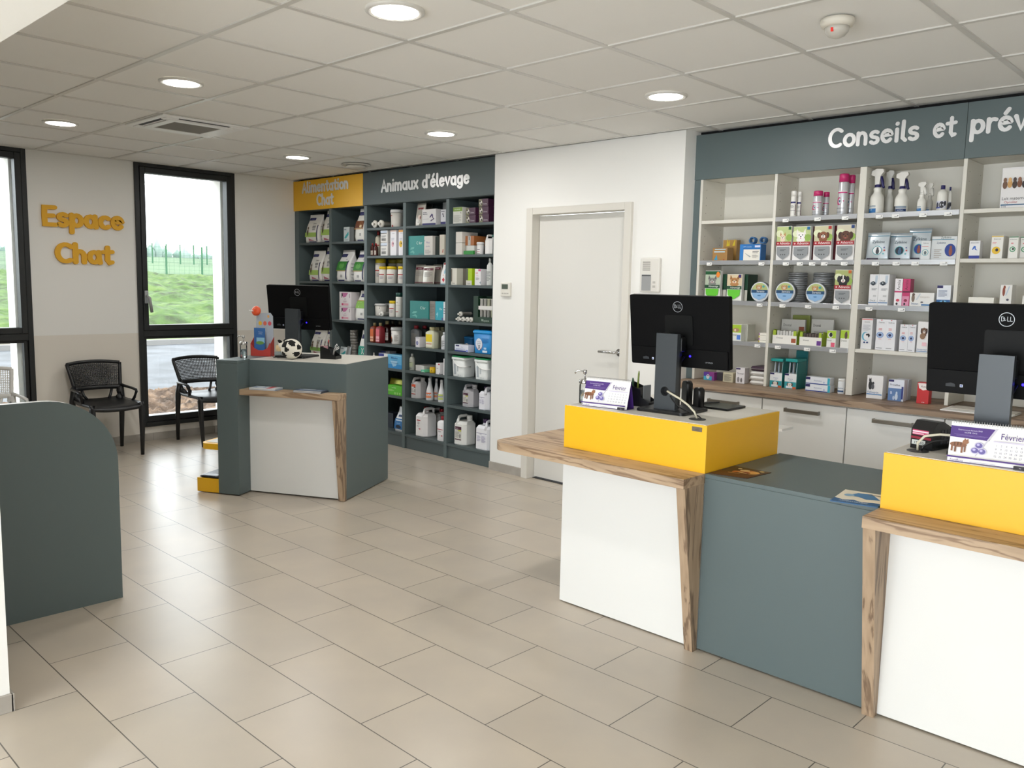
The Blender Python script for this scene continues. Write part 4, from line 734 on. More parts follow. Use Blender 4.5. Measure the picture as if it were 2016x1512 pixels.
for i, (c1_, c2_) in enumerate(ZF):
    ART['zyl%d' % i] = [RC(0, .86, 1, .885, '#3a7a94'), T(.52, .62, .10, 'Zylkène', '#2c4450', .62), EL(.5, .36, .22, .16, '#4aa0a8'), EL(.5, .36, .19, .14, c1_), EL(.52, .32, .08, .1, c2_), EL(.52, .43, .05, .045, c2_), RC(.04, .02, .58, .09, '#3c3446'), EL(.82, .46, .04, .03, '#6a6a9c'), EL(.84, .36, .04, .03, '#c05a50'), EL(.8, .24, .04, .03, '#5aa8b0')]
ART['zylsm'] = [T(.5, .86, .06, 'Zylkène', '#3a4a54', .75), RC(.1, .7, .8, .72, '#d08a84'), EL(.48, .4, .36, .17, '#4aa0a8'), EL(.48, .4, .3, .14, '#d8dcd8'), EL(.5, .38, .14, .1, '#5c6a70')]
ART['zylbox'] = [RC(0, .86, .9, .89, '#3a7a94'), T(.56, .92, .09, 'Zylkène', '#2c4a44', .5), T(.38, .70, .08, 'Zylkène', '#2c4a6c', .5), EL(.76, .42, .22, .27, '#1a3a8c'), EL(.78, .36, .07, .18, '#8a4a3a'), EL(.78, .55, .05, .06, '#8a4a3a')]+lines(.12, .42, .1, .5, 5, '#a8a29c')
ART['seresto'] = [EL(.5, .5, .5, .5, '#d9dde2'), PG([(.5+.47*cos(R(a)), .5+.47*sin(R(a))) for a in range(8, 173, 8)], '#b4c080')]+dog(.45, .76, .14, .13, '#c8a070', '#b08458')+[EL(.72, .78, .07, .06, '#4a9aa0'), RC(.03, .44, .97, .60, '#1f4a70'), T(.56, .475, .11, 'Seresto', '#e8f0f6', .62), PG([(.06, .44), (.94, .44), (.84, .2), (.5, .06), (.16, .2)], '#8cb4dc'), EL(.5, .3, .1, .03, '#4a7cb0')]
def decals(parent, prims, w, h, mp, nu=1, nv=1, name='printed_label'):
    if not prims: return None
    mb = MB(); uv = lambda u, v, k: mp(u, v, .0006+.00035*k)
    for k, q in enumerate(prims):
        if q[0] == 'r':
            _, u0, v0, u1, v1, c = q; mt = mat(c, .5); a = max(1, int(round(nu*(u1-u0)+.4))); b = max(1, int(round(nv*(v1-v0)+.4)))
            for i in range(a):
                for j in range(b):
                    mb.add([uv(u0+(u1-u0)*x/a, v0+(v1-v0)*y/b, k) for x, y in ((i, j), (i+1, j), (i+1, j+1), (i, j+1))], [(0, 1, 2, 3)], mt)
        elif q[0] == 'e':
            _, u, v, ru, rv, c = q; n = 20; pts = [uv(u, v, k)]+[uv(u+ru*cos(2*pi*i/n), v+rv*sin(2*pi*i/n), k) for i in range(n)]
            mb.add(pts, [(0, 1+i, 1+(i+1) % n) for i in range(n)], mat(c, .5))
        elif q[0] == 'p':
            mb.add([uv(u, v, k) for u, v in q[1]], [tuple(range(len(q[1])))], mat(q[2], .5))
        elif q[0] in ('t', 'tv'):
            u, v, hh, s, c = q[1:6]; vs, fs, tw = text_geo(s)
            if q[0] == 't':
                mw = q[6]; sy = hh*h/.7; sx = min(sy, mw*w/tw)
                mb.add([uv(u+(x-tw/2)*sx/w, v+y*sy/h, k) for x, y in vs], fs, mat(c, .5))
            else:
                sl = hh*h/tw; mb.add([uv(u-(y-.35)*sl/w*1.0, v+(x-tw/2)*sl/h, k) for x, y in vs], fs, mat(c, .5))
    return mb.build(name, parent, fix=False)
def flatmap(w, h, yf): return lambda u, v, o: ((u-.5)*w, yf-o, v*h)
def cylmap(r, z0, z1, span=2.3, rf=None):
    def f(u, v, o):
        z = z0+(z1-z0)*v; rr = (rf(z) if rf else r)+o; a = (u-.5)*span; return (rr*sin(a), -rr*cos(a), z)
    return f
def loft(mb, levels, m_, smooth=False, cap=True):
    n = len(levels[0][1]); vs = []; fs = []
    for z, ring in levels: vs += [(x, y, z) for x, y in ring]
    for k in range(len(levels)-1):
        for i in range(n): j = (i+1) % n; fs.append((k*n+i, k*n+j, (k+1)*n+j, (k+1)*n+i))
    mb.add(vs, fs, m_, smooth)
    if cap: mb.add(vs[:n], [tuple(range(n))[::-1]], m_); mb.add(vs[-n:], [tuple(range(n))], m_)
def rr(w, d, r, n=3): return rrect(-w/2, w/2, -d/2, d/2, min(r, w/2.2, d/2.2), n)
CLEAR = mat('#ffffff', .05, trans=1, name='clear_plastic')
def P(kind, Xf, Y, z, w, h, d, art, col, name, cat, label, group=None, rot=0, cap='#dddddd', left=0, handle=0, head=None, nocollar=0):
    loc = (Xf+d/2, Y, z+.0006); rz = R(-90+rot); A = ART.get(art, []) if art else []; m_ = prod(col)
    mb = MB(); o = None
    def root_mesh(nm=None): 
        o = mb.build(nm or name, None, loc, rz); return tag(o, label, cat, group)
    if kind == 'box':
        mb.box(-w/2, w/2, -d/2, d/2, 0, h, m_, .0012); o = root_mesh(); decals(o, A, w, h, flatmap(w*.985, h*.985, -d/2))
        if not art and h > .05:   # flap seam on plain cartons
            q = MB(); q.box(-w/2+.004, w/2-.004, -d*.02, d*.02, h-.0004, h+.0006, prod(col)); q.build('flap_seam', o)
    elif kind == 'bag':
        dp = lambda t: d*([.86, 1.0, 1.0, .95, .8, .5, .16, .05][min(7, int(t*7))]*(1-(t*7) % 1)+[.86, 1.0, 1.0, .95, .8, .5, .16, .05][min(7, int(t*7)+1)]*((t*7) % 1))
        wp = lambda t: w*(.97-.06*sin(pi*t)*.4+(.02 if t < .2 else -.02*t)); lean = lambda t: d*.10*t*t
        lv = [(h*k/14, [(x, y+lean(k/14)) for x, y in rr(wp(k/14), dp(k/14), .012+.25*dp(k/14)*.5)]) for k in range(15)]
        loft(mb, lv, m_, True); o = root_mesh()
        decals(o, A, w, h, lambda u, v, o_: ((u-.5)*wp(v)*.97, -dp(min(v, .999))/2+lean(v)-o_-.0006, v*h), 3, 14)
        q = MB(); q.box(-w*.45, w*.45, -.004+lean(1), .004+lean(1), h-.012, h+.001, mat('#c9c7c2', .5)); q.build('top_seal', o)
        if art and art[:3] == 'bag':
            q = MB(); [q.box(w/2*.955, w/2*1.0, -d*.22, d*.30, h*(.12+.11*i), h*(.12+.11*i)+.003, mat('#55555f', .6)) for i in range(5)]; q.build('side_print', o)
    elif kind in ('pouch', 'flatbag'):
        if kind == 'flatbag':
            lv = [(h*k/6, rr(w*(.9+.1*sin(pi*k/6)), d*(.9+.1*sin(pi*k/6)), .02)) for k in range(7)]; loft(mb, lv, m_, True); o = root_mesh()
            q = MB(); q.box(-w*.5, w*.5, -d*.52, -d*.45, h*.45, h*.5, mat('#b9b6b0', .5)); q.build('seam', o)
        else:
            lean = lambda t: d*.5*t; dp = lambda t: max(.004, (d*.9)*(sin(pi*min(1, .12+t*.9)))**.7*.6)
            lv = [(h*k/10, [(x, y+lean(k/10)) for x, y in rr(w*(1-.03*sin(pi*k/10)), dp(k/10), .01)]) for k in range(11)]
            mt = mat(col, .28, .35, bump=.3, bscale=40); loft(mb, lv, mt, True); o = root_mesh()
            decals(o, A, w, h, lambda u, v, o_: ((u-.5)*w*.95, -dp(v)/2+lean(v)-o_-.001, v*h), 2, 10)
    elif kind in ('jar', 'bottle', 'can', 'tub', 'cone', 'tin'):
        r = w/2; cm = prod(cap)
        if kind == 'jar': bp = [(r*.94, 0), (r, .004), (r, h*.80), (r*.93, h*.84)]; cp = [(r*.97, h*.83), (r*.97, h*.99), (r*.9, h)]; lz = (h*.04, h*.80)
        elif kind == 'bottle': bp = [(r*.94, 0), (r, .004), (r, h*.66), (r*.93, h*.74), (r*.5, h*.82), (r*.34, h*.85)]; cp = [(r*.42, h*.845), (r*.42, h*.99), (r*.36, h)]; lz = (h*.03, h*.68)
        elif kind == 'can': bp = [(r*.94, 0), (r, .004), (r, h*.78), (r*.95, h*.80)]; cp = [(r*.97, h*.80), (r*.97, h*.97), (r*.86, h)]; lz = (h*.01, h*.80)
        elif kind == 'tub': bp = [(r*.84, 0), (r*.86, .003), (r*.93, h*.84)]; cp = [(r, h*.82), (r, h*.93), (r*.96, h*.96), (r*.93, h)]; lz = (h*.0, h*.82)
        elif kind == 'cone': bp = [(r*.94, 0), (r, .004), (r, h*.30), (r*.86, h*.45), (r*.5, h*.70), (r*.38, h*.86)]; cp = [(r*.42, h*.855), (r*.42, h*.99), (r*.38, h)]; lz = (0, h)
        else: bp = [(r*.97, 0), (r, .002), (r, h*.46), (r*.96, h*.5), (r*.96, h*.5)]; cp = [(r*1.0, h*.52), (r*1.0, h*.94), (r*.94, h)]; lz = (0, h)
        mm = mat(col, .3, .3) if kind == 'tin' or (kind == 'can' and art == 'canpink') else (mat(col, .15, coat=.5) if kind == 'bottle' and lin(col)[0] < .1 else m_)
        mb.lathe(bp, mm, 28); o = root_mesh(); q = MB(); q.lathe(cp, mm if kind == 'tin' else cm, 28); q.build('lid' if kind in ('jar', 'tub', 'tin') else 'cap', o)
        def rf(zz):
            for (r0, a), (r1, b) in zip(bp, bp[1:]):
                if a <= zz <= b and b > a: return r0+(r1-r0)*(zz-a)/(b-a)
            return bp[-1][0]
        decals(o, A, w, lz[1]-lz[0], cylmap(r, lz[0], lz[1], 2.4, rf), 8, 4)
    elif kind == 'sqbottle':
        lv = [(0, rr(w*.94, d*.94, .01)), (.004, rr(w, d, .012)), (h*.74, rr(w, d, .012)), (h*.79, rr(w*.82, d*.85, .012)), (h*.84, rr(w*.36, min(d*.7, w*.36), .01)), (h*.86, rr(w*.34, min(d*.7, w*.34), .01))]
        loft(mb, lv, m_, True); o = root_mesh(); q = MB(); rc = min(w*.22, d*.42); q.lathe([(rc, h*.85), (rc, h*.99), (rc*.9, h)], prod(cap), 18); q.build('cap', o)
        decals(o, A, w, h*.74, flatmap(w*.9, h*.74, -d/2))
    elif kind == 'jerry':
        c = min(w*.28, .03)
        ch = lambda k: [(x, y) for x, y in ((-w/2*k, -d/2*k+c), (-w/2*k+c*.5, -d/2*k), (w/2*k-c, -d/2*k), (w/2*k, -d/2*k+c), (w/2*k, d/2*k-c), (w/2*k-c, d/2*k), (-w/2*k+c*.5, d/2*k), (-w/2*k, d/2*k-c))]
        s = 1 if left else -1      # side the handle is on
        lv = [(0, ch(.93)), (h*.03, ch(1)), (h*.70, ch(1)), (h*.79, [(x*.84, y*.74) for x, y in ch(1)]), (h*.80, [(x*.78, y*.66) for x, y in ch(1)])]
        loft(mb, lv, m_, False); o = root_mesh()
        q = MB(); rc = min(w*.19, .024); q.lathe([(rc*1.1, h*.76), (rc*.9, h*.86)], m_, 18, cx=-s*w*.20, cy=d*.14); q.build('neck', o)
        q = MB(); q.lathe([(rc, h*.862), (rc, h*.975), (rc*.9, h*.985)], prod(cap), 18, cx=-s*w*.20, cy=d*.14); q.build('cap', o)
        q = MB(); hx = s*w*.22; rh = min(.012, w*.11)
        q.tube([(hx, -d*.44, h*.66), (hx, -d*.40, h*.80), (hx, -d*.30, h*.93), (hx, -d*.18, h-rh), (hx, d*.20, h-rh), (hx, d*.32, h*.93), (hx, d*.34, h*.72)], rh, m_, 10, 1.15); q.build('handle', o)
        decals(o, A, w-c*1.5, h, lambda u, v, o_: ((u-.5)*(w-c*1.6)-c*.25, -d/2-o_, v*h))
    elif kind == 'sqtub':
        cm = prod(cap); k0 = .86
        loft(mb, [(0, rr(w*k0*.98, d*k0*.98, .015)), (.004, rr(w*k0, d*k0, .018)), (h*.88, rr(w*.95, d*.95, .02))], m_, True); o = root_mesh()
        q = MB()
        if handle:
            loft(q, [(h*.80, rr(w*.97, d*.97, .02)), (h*.80+.001, rr(w, d, .02)), (h*.93, rr(w, d, .02))], m_, True); q.build('rim', o)
            q = MB(); loft(q, [(h*.931, rr(w*.96, d*.96, .02)), (h*.985, rr(w*.96, d*.96, .02)), (h, rr(w*.9, d*.9, .02))], cm, True); q.build('lid', o)
            q = MB(); q.tube([(-w*.30, -d*.5-.003, h*.82), (-w*.18, -d*.5-.005, h*.70), (0, -d*.5-.004, h*.56), (w*.22, -d*.49-.003, h*.5), (w*.45, -d*.49-.002, h*.5), (w*.5+.003, -d*.3, h*.51), (w*.5+.003, 0, h*.5)], .0035, prod('#f2f2f0'), 6, 1.8); q.build('carry_handle', o)
        else:
            loft(q, [(h*.86, rr(w*.98, d*.98, .02)), (h*.87, rr(w, d, .02)), (h*.95, rr(w, d, .02)), (h*.955, rr(w*.96, d*.96, .02)), (h, rr(w*.93, d*.93, .02))], cm, True); q.build('lid', o)
        decals(o, A, w*k0, h*.85, lambda u, v, o_: ((u-.5)*w*(k0+.09*v)*.95, -d/2*(k0+.09*v*.85)-o_, v*h*.85))
    elif kind == 'disc':
        rz_ = min(w, h)/2; q = mb
        for y0, y1, ra in ((-d/2, -d*.42, rz_*.97), (-d*.42, d*.42, rz_), (d*.42, d/2, rz_*.97)):
            n = 32; q.prism([(ra*cos(2*pi*i/n), rz_+ra*sin(2*pi*i/n)) for i in range(n)], lambda u, v, t: (u, t, v), y0, y1, mat('#8f9499', .3, .7) if ra == rz_ else m_, True)
        o = root_mesh(); decals(o, A, w, h, lambda u, v, o_: ((u-.5)*2*rz_*.93, -d/2-o_, rz_+(v-.5)*2*rz_*.93)); o.rotation_euler = (0, 0, rz)
    elif kind == 'ring':
        r = min(w, h)*.46
        for k in range(4): mb.tube([(r*.85*cos(2*pi*i/20), -d*.3+k*d*.2, r+r*.85*sin(2*pi*i/20)+0*k) for i in range(21)], .004, m_, 6)
        mb.box(-r*.9, r*.9, -.002, .002, r*.2, r*.45, m_); o = root_mesh()
    elif kind == 'syringe':
        r = w/2; mt = m_; mb.lathe([(r*.8, 0), (r, .004), (r, d*.12), (r*.72, d*.13), (r*.72, d*.9), (r*.3, d*.97), (r*.2, d)], mt, 18); o = mb.build(name, None, (Xf, Y, z+r+.0006), 0); o.rotation_euler = (0, R(90), 0); tag(o, label, cat, group)
        q = MB(); q.lathe([(r*.28, -.016), (r*.28, 0)], mt, 12); q.lathe([(r*.42, -.022), (r*.42, -.016)], mt, 14); q.build('plunger', o)
    elif kind == 'tray':
        t = .002; hf = h*.6; mb.box(-w/2, w/2, -d/2, -d/2+t, 0, hf, m_); mb.box(-w/2, w/2, d/2-t, d/2, 0, h*.7, m_); mb.box(-w/2, w/2, -d/2, d/2, 0, t, m_)
        for s in (-1, 1): mb.prism([(-d/2, 0), (d/2, 0), (d/2, h*.9), (-d/2+.02, h), (-d/2, hf)], lambda u, v, k: (k, u, v), s*w/2-(t if s > 0 else 0), s*w/2+(t if s < 0 else 0), prod('#a4bc3a'))
        o = root_mesh(); decals(o, [p for p in A if not (p[0] == 'r' and p[-1] == '#a4bc3a')], w, h, flatmap(w*.99, h, -d/2))
        q = MB(); pale = art == 'trayA'
        for i in range(6): q.box(-w*.36+w*.12*i, -w*.36+w*.12*i+w*.10, -d*.35, d*.35, .004, h*(.92 if pale else .86)-.003*(i % 2), prod('#cfcfcb' if pale else '#5a504c'))
        q.build('packets_inside', o)
        q = MB(); [q.box(s*w*.42-w*.06, s*w*.42+w*.06, -d/2-.0012, -d/2-.0004, hf, h*.93, prod('#a4bc3a')) for s in (-1, 1)]; q.build('green_corner', o)
    elif kind == 'toothpaste':
        hb = h*.5; mb.box(-w/2, w/2, -d/2, d/2, 0, hb, m_, .001); o = root_mesh()
        decals(o, [RC(0, 0, 1, .46, '#2f9aa4'), RC(0, .46, 1, 1, '#e6eaec'), RC(0, .88, .35, 1, '#26245e'), T(.5, .62, .08, 'Enzyme', '#5c76a4', .7), T(.5, .52, .06, 'dental', '#8a98b4', .6), RC(.15, .04, .7, .18, '#dfe8f4'), RC(.72, .0, 1, .14, '#c85a2c')]+dog(.48, .30, .2, .13, '#e8e4de', '#6b3a24'), w, hb, flatmap(w*.98, hb, -d/2))
        q = MB(); q.prism([(-d/2, hb), (d/2, hb), (d/2, h*.9), (-d/2+.01, h*.9), (-d/2, hb+.01)], lambda u, v, k: (k, u, v), w/2-.0015, w/2, prod('#137a7a')); q.prism([(-d/2, 0), (d/2, 0), (d/2, hb), (-d/2, hb)], lambda u, v, k: (k, u, v), w/2+.0002, w/2+.001, prod('#137a7a')); q.build('teal_side', o)
        q = MB(); [q.tube([(-w*.32+w*.16*i, -d*.25+.02*(i % 2), hb), (-w*.32+w*.16*i, -d*.22+.02*(i % 2), h*.86)], w*.06, prod(['#d4dce8', '#26407c', '#b8c4cc', '#1f7f86', '#dfe6ee'][i]), 8) for i in range(5)]; q.build('tubes_inside', o)
        q = MB(); q.box(-w/2, w/2, -d/2, d/2, h*.9, h, prod('#1f9a98'), .003); q.build('teal_lid', o)
    elif kind == 'rack':
        mb.box(-w/2, -w*.26, -d/2, d/2, 0, h, m_, .001); mb.box(-w*.26, w/2, -d/2, d/2, 0, h*.22, m_, .001); mb.box(-w/2, w/2, d/2-.004, d/2, 0, h, m_); o = root_mesh()
        decals(o, [T(.66, .06, .07, 'Equistro', '#b8c8b8', .5), EL(.46, .11, .025, .045, '#b8c8b8')], w, h, flatmap(w, h, -d/2))
        q = MB(); q.box(-w*.24, w/2, -d/2, d/2-.006, h*.50, h*.64, prod('#dcdad6'), .001); q.build('white_holder', o)
        for j, zz in enumerate((h*.22, h*.64)):
            for i in range(4):
                x = -w*.17+w*.18*i; q = MB(); q.lathe([(w*.055, 0), (w*.055, h*.25), (w*.075, h*.255), (w*.075, h*.27)], prod(['#d8d6d0', '#e4e2de', '#c9c8c4', '#dfe0c8'][(i+j) % 4]), 12, cx=x, cy=-d*.28, cz=zz+.0005); q.build('syringe_tube', o)
    elif kind == 'spray':
        r = w/2; hb = h*.60; hm = prod('#dcdad4') if not head else prod(head); rb = r*.97
        mb.lathe([(rb*.94, 0), (rb, .005), (rb, hb*.56), (rb*.86, hb*.68), (rb*.56, hb*.78), (rb*.52, hb*.86), (rb*.60, hb*.90), (rb*.56, hb*.95), (rb*.4, hb)], m_, 28); o = root_mesh()
        q = MB(); q.lathe([(rb*.46, hb*.93), (rb*.44, hb*1.09)], prod('#e3e1da' if nocollar else '#26245e'), 20); q.build('collar', o)
        q = MB(); z0 = hb*1.08; k = h-z0
        q.prism([(-w*.16, z0), (w*.14, z0), (w*.20, z0+k*.55), (w*.42, z0+k*.80), (w*.34, z0+k*.97), (-w*.1, h), (-w*.44, z0+k*.86), (-w*.46, z0+k*.62), (-w*.2, z0+k*.52)], lambda u, v, t: (u, t, v), -w*.17, w*.17, prod('#dcdad4')); q.build('spray_head', o)
        q = MB(); q.tube([(w*.18, 0, z0+k*.5), (w*.30, 0, z0+k*.2), (w*.36, 0, z0-k*.1), (w*.44, 0, z0-k*.2)], [.009, .009, .008, .006], hm if head else prod('#26245e' if not nocollar else '#dcdad4'), 8); q.build('trigger', o)
        decals(o, A, w*.8, hb*.60, cylmap(rb, 0, hb*.56, 2.2), 8, 2)
    return o
# ------------------------------------------------------------------ computers
def computer(label, loc, rz, scale=1, cable=True):
    e = tag(empty('computer', loc, rz), label, 'computer', 'black all-in-one computers seen from behind')
    m = MB(); m.prism(rrect(-.122, .122, -.12, .12, .02), XY, 0, .010, BLK2); m.prism(rrect(-.119, .119, -.117, .117, .02), XY, .010, .013, BLK); m.build('stand_base', e)
    # upright with a round cable hole
    m = MB(); w2, z0, z1, hz, hr = .053, .013, .352, .095, .021; n = 32; outer = []; inner = []
    for i in range(n):
        a = 2*pi*(i+.5)/n; cx, cz = cos(a), sin(a); inner.append((hr*cx, hz+hr*cz))
        ts = [w2/abs(cx) if abs(cx) > 1e-6 else 9]; ts.append((z1-hz)/cz if cz > 1e-6 else ((z0-hz)/cz if cz < -1e-6 else 9)); t = min(ts); outer.append((t*cx, hz+t*cz))
    for c_ in ((-w2, z0), (w2, z0), (w2, z1), (-w2, z1)):
        k = min(range(n), key=lambda i: (outer[i][0]-c_[0])**2+(outer[i][1]-c_[1])**2); outer[k] = c_
    y0, y1 = -.075, -.047; V = [(x, y, z) for y in (y0, y1) for x, z in outer]+[(x, y, z) for y in (y0, y1) for x, z in inner]; F = []
    for i in range(n):
        j = (i+1) % n; F += [(i, j, 2*n+j, 2*n+i), (n+j, n+i, 3*n+i, 3*n+j), (i, n+i, n+j, j), (2*n+j, 3*n+j, 3*n+i, 2*n+i)]
    m.add(V, F, mat('#3d4246', .38, .2, name='grey_stand_finish')); m.build('stand_column', e)
    m = MB(); m.box(-.045, .045, -.047, -.012, .015, .345, BLK2, .004); m.build('column_back', e)
    m = MB(); m.box(-.05, .05, -.03, .01, .27, .335, BLK2, .005); m.build('hinge', e)
    p = empty('display', (0, .035, .36)); p.parent = e; p.rotation_euler = (R(7.5), 0, 0)
    W, z0, z1 = .25, -.162, .162
    m = MB(); m.prism(rrect(-W, W, z0, z1, .008), XZ, -.012, .016, mat('#050506', .6, spec=.12, bump=.04, bscale=300, name='matt_black_cover')); m.build('rear_cover', p)
    m = MB(); m.prism(rrect(-W+.006, W-.006, z0+.004, z0+.085, .006), XZ, -.020, -.012, mat('#050506', .5, spec=.15)); m.build('lower_cover', p)
    m = MB(); m.prism(rrect(-.065, .075, -.06, .075, .01), XZ, -.016, -.012, mat('#060707', .5, spec=.2)); m.build('mount_cover', p)
    m = MB(); m.box(-W+.004, W-.004, .016, .019, z0+.004, z1-.004, mat('#05060a', .08)); m.build('screen_glass', p)
    m = MB(); n = 40; lg = mat('#a9adb2', .35, .3)
    for i in range(n):
        a, b = 2*pi*i/n, 2*pi*(i+1)/n; m.add([(q*cos(t), -.0128, .112+q*sin(t)) for q, t in ((.0245, a), (.0245, b), (.0222, b), (.0222, a))], [(0, 1, 2, 3)], lg)
    vs, fs, tw = text_geo('D LL'); s = .036/tw; m.add([((x-tw/2)*s, -.0129, .1055+y*s*1.35) for x, y in vs], fs, lg)
    vs, fs, tw2 = text_geo('E'); m.add([(-.0065+x*cos(R(35))*.0145-y*sin(R(35))*.0145, -.0131, .1065+x*sin(R(35))*.0145+y*cos(R(35))*.0145) for x, y in vs], fs, lg); m.build('round_logo', p)
    m = MB(); m.lathe([(.0045, 0), (.0045, .001)], mat('#2418ff', .3, emit=6, name='blue_power_light'), 14); o = m.build('power_light', p, (.062, -.0205, -.108)); o.rotation_euler = (R(90), 0, 0)
    decals(p, [T(.5, .5, .02, 'OPTIPLEX', '#9a9da0', .1)], .5, .3, lambda u, v, o_: ((u-.5)*.5+.155, -.0202-o_*.2, (v-.5)*.3-.134), name='model_print')
    m = MB(); m.box(-.135, -.1345+.009, -.0207, -.0202, -.136, -.126, mat('#dfe4f4', .4)); m.box(-.1335, -.128, -.0210, -.0207, -.1335, -.1285, mat('#3a50a0', .4)); m.prism([(-.182, -.136), (-.15, -.136), (-.152, -.126), (-.165, -.122), (-.182, -.126)], XZ, -.0208, -.0202, mat('#2c3034', .5)); m.build('stickers', p)
    m = MB(); m.tube([(.050, .0, .25), (.040, -.03, .21), (.028, -.03, .17), (.022, -.01, .10), (.02, .0, .02)], .0045, BLK2, 8); m.build('power_cable', e)
    return e
k1 = computer('computer on the left yellow counter, seen from behind, above the desk calendar', (1.475, -.825, .9557), R(-90+3.5))
k2 = computer('computer on the right yellow counter, cut by the right edge of the picture', (1.47, -2.135, .956), R(-90))
x, y = on_desk(.33, .565)
k3 = computer('computer on the reception desk in the middle of the room, beside the toy cow ball', (x, y, .9505), R(28-90))
# ------------------------------------------------------------------ things on the counters
def grommet(loc, label):
    e = tag(empty('cable_grommet', loc), label, 'cable grommet'); m = MB(); m.lathe([(.036, 0), (.036, .002), (.030, .003), (.001, .003)], mat('#2a2b2c', .4), 28); m.build('ring', e); return e
grommet((1.345, -1.035, .9557), 'round black cable outlet at the front corner of the left yellow counter'); grommet((1.345, -1.926, .9557), 'round black cable outlet at the front corner of the right yellow counter')
CB = mat('#cfc9b4', .5, name='cream_cable')
m = MB(); m.tube([(1.35, -1.03, .957), (1.345, -1.02, .985), (1.35, -.985, 1.01), (1.37, -.93, 1.03), (1.385, -.875, 1.045), (1.40, -.845, 1.052), (1.435, -.835, 1.05), (1.50, -.86, 1.0)], .0045, CB); tag(m.build('cable'), 'cream cable running through the stand of the computer on the left counter', 'cable')
m = MB(); m.tube([(1.355, -1.05, .957), (1.36, -1.035, .966), (1.375, -.985, .975), (1.385, -.92, .99), (1.385, -.88, 1.02), (1.39, -.865, 1.035)], .003, BLK2); tag(m.build('cable'), 'thin black cable beside the cream one on the left counter', 'cable')
m = MB(); m.tube([(1.345, -1.926, .957), (1.34, -1.925, .985), (1.345, -1.945, 1.012), (1.36, -1.99, 1.022), (1.38, -2.05, 1.022), (1.40, -2.10, 1.02)], .0045, CB); tag(m.build('cable'), 'cream cable arching from the outlet on the right counter to the computer', 'cable')
m = MB(); m.tube([(1.35, -1.935, .957), (1.355, -1.94, .975), (1.37, -1.97, .995), (1.39, -2.02, 1.005), (1.41, -2.08, 1.005)], .0035, BLK2); tag(m.build('cable'), 'black cable under the cream one on the right counter', 'cable')
def calendar(loc, rz, label):
    e = tag(empty('desk_calendar', loc, rz), label, 'calendar', 'desk calendars showing Février'); w, h, dd = .23, .128, .075
    pur = mat('#4a2a7c', .5); sl = .22
    m = MB(); ang = math.atan2(dd/2, h)
    def pt(u, v, o): return ((u-.5)*w, -dd/2+v*dd/2-o, v*h)
    m.add([pt(0, 0, 0), pt(1, 0, 0), pt(1, 1, 0), pt(0, 1, 0), pt(0, 0, -.002), pt(1, 0, -.002), pt(1, 1, -.002), pt(0, 1, -.002)], [(0, 1, 2, 3), (7, 6, 5, 4), (0, 4, 5, 1), (1, 5, 6, 2), (2, 6, 7, 3), (3, 7, 4, 0)], PAPER)
    m.build('front_page', e)
    m = MB(); m.add([(-w/2, dd/2, 0), (w/2, dd/2, 0), (w/2, .001, h-.002), (-w/2, .001, h-.002), (-w/2, dd/2-.002, 0), (w/2, dd/2-.002, 0), (w/2, -.001, h-.004), (-w/2, -.001, h-.004)], [(0, 1, 2, 3), (7, 6, 5, 4), (0, 4, 5, 1), (1, 5, 6, 2), (2, 6, 7, 3), (3, 7, 4, 0)], pur)
    m.box(-w/2, w/2, -dd/2, dd/2, 0, .002, pur); m.build('purple_stand', e)
    V = '#4a2a7c'
    A = [PG([(.0, .90), (.57, .90), (.50, .60), (.0, .62)], V), T(.25, .80, .035, 'Enterococcus faecium SF68', '#d8d0e8', .44), T(.26, .735, .035, 'NCIMB 10415', '#d8d0e8', .3), RC(.05, .69, .48, .695, '#9a88c0'), RC(.08, .665, .45, .67, '#9a88c0'),
         PG([(.57, .92), (.60, .92), (.36, .20), (.345, .20)], '#c8c4d0'),
         # striped cat
         EL(.12, .44, .11, .065, '#8a5c40'), EL(.21, .52, .04, .055, '#9a6a4a'), PG([(.19, .56), (.195, .62), (.215, .57)], '#8a5c40'), PG([(.22, .57), (.24, .61), (.245, .55)], '#8a5c40'), RC(.03, .27, .055, .44, '#8a5c40'), RC(.075, .25, .10, .42, '#7a4c34'), RC(.16, .24, .185, .42, '#8a5c40'), RC(.20, .27, .222, .42, '#7a4c34'), RC(.07, .42, .078, .5, '#4a3020'), RC(.11, .42, .118, .5, '#4a3020'), RC(.15, .42, .158, .5, '#4a3020'),
         EL(.385, .47, .058, .085, '#c9c4dc'), EL(.34, .34, .058, .085, '#c9c4dc'), EL(.43, .33, .058, .085, '#c9c4dc'), EL(.385, .47, .045, .065, '#6a60a0'), EL(.34, .34, .045, .065, '#6a60a0'), EL(.43, .33, .045, .065, '#6a60a0'), EL(.375, .49, .02, .03, '#c0b8e0'), EL(.33, .36, .02, .03, '#c0b8e0'), EL(.42, .35, .02, .03, '#c0b8e0'),
         T(.79, .68, .15, 'Février', V, .30), RC(.56, .60, .99, .63, '#cfc8dc')]
    for r_ in range(4):
        for c_ in range(7):
            n_ = r_*7+c_+1
            A.append(T(.60+.062*c_, .50-.085*r_, .045, str(n_), '#5e587c' if c_ < 6 else '#2a1470', .05))
    A += [RC(0, .13, 1, .17, V), T(.13, .045, .055, 'Fortiflora', V, .24), RC(.3, .06, .62, .068, '#8a84a0'), RC(.84, .01, 1.0, .10, '#1c1420'), T(.92, .04, .025, 'Vet', '#d8d0e8', .1)]
    decals(e, A, w, h, pt)
    m = MB()
    for i in range(30):
        x = -w/2+.006+i*(w-.012)/29; m.tube([(x+.0001*k, .006*cos(2*pi*k/8), h+.001+.006*sin(2*pi*k/8)) for k in range(9)], .0008, mat('#d4d4d6', .3, .6), 5)
    m.build('wire_binding', e)
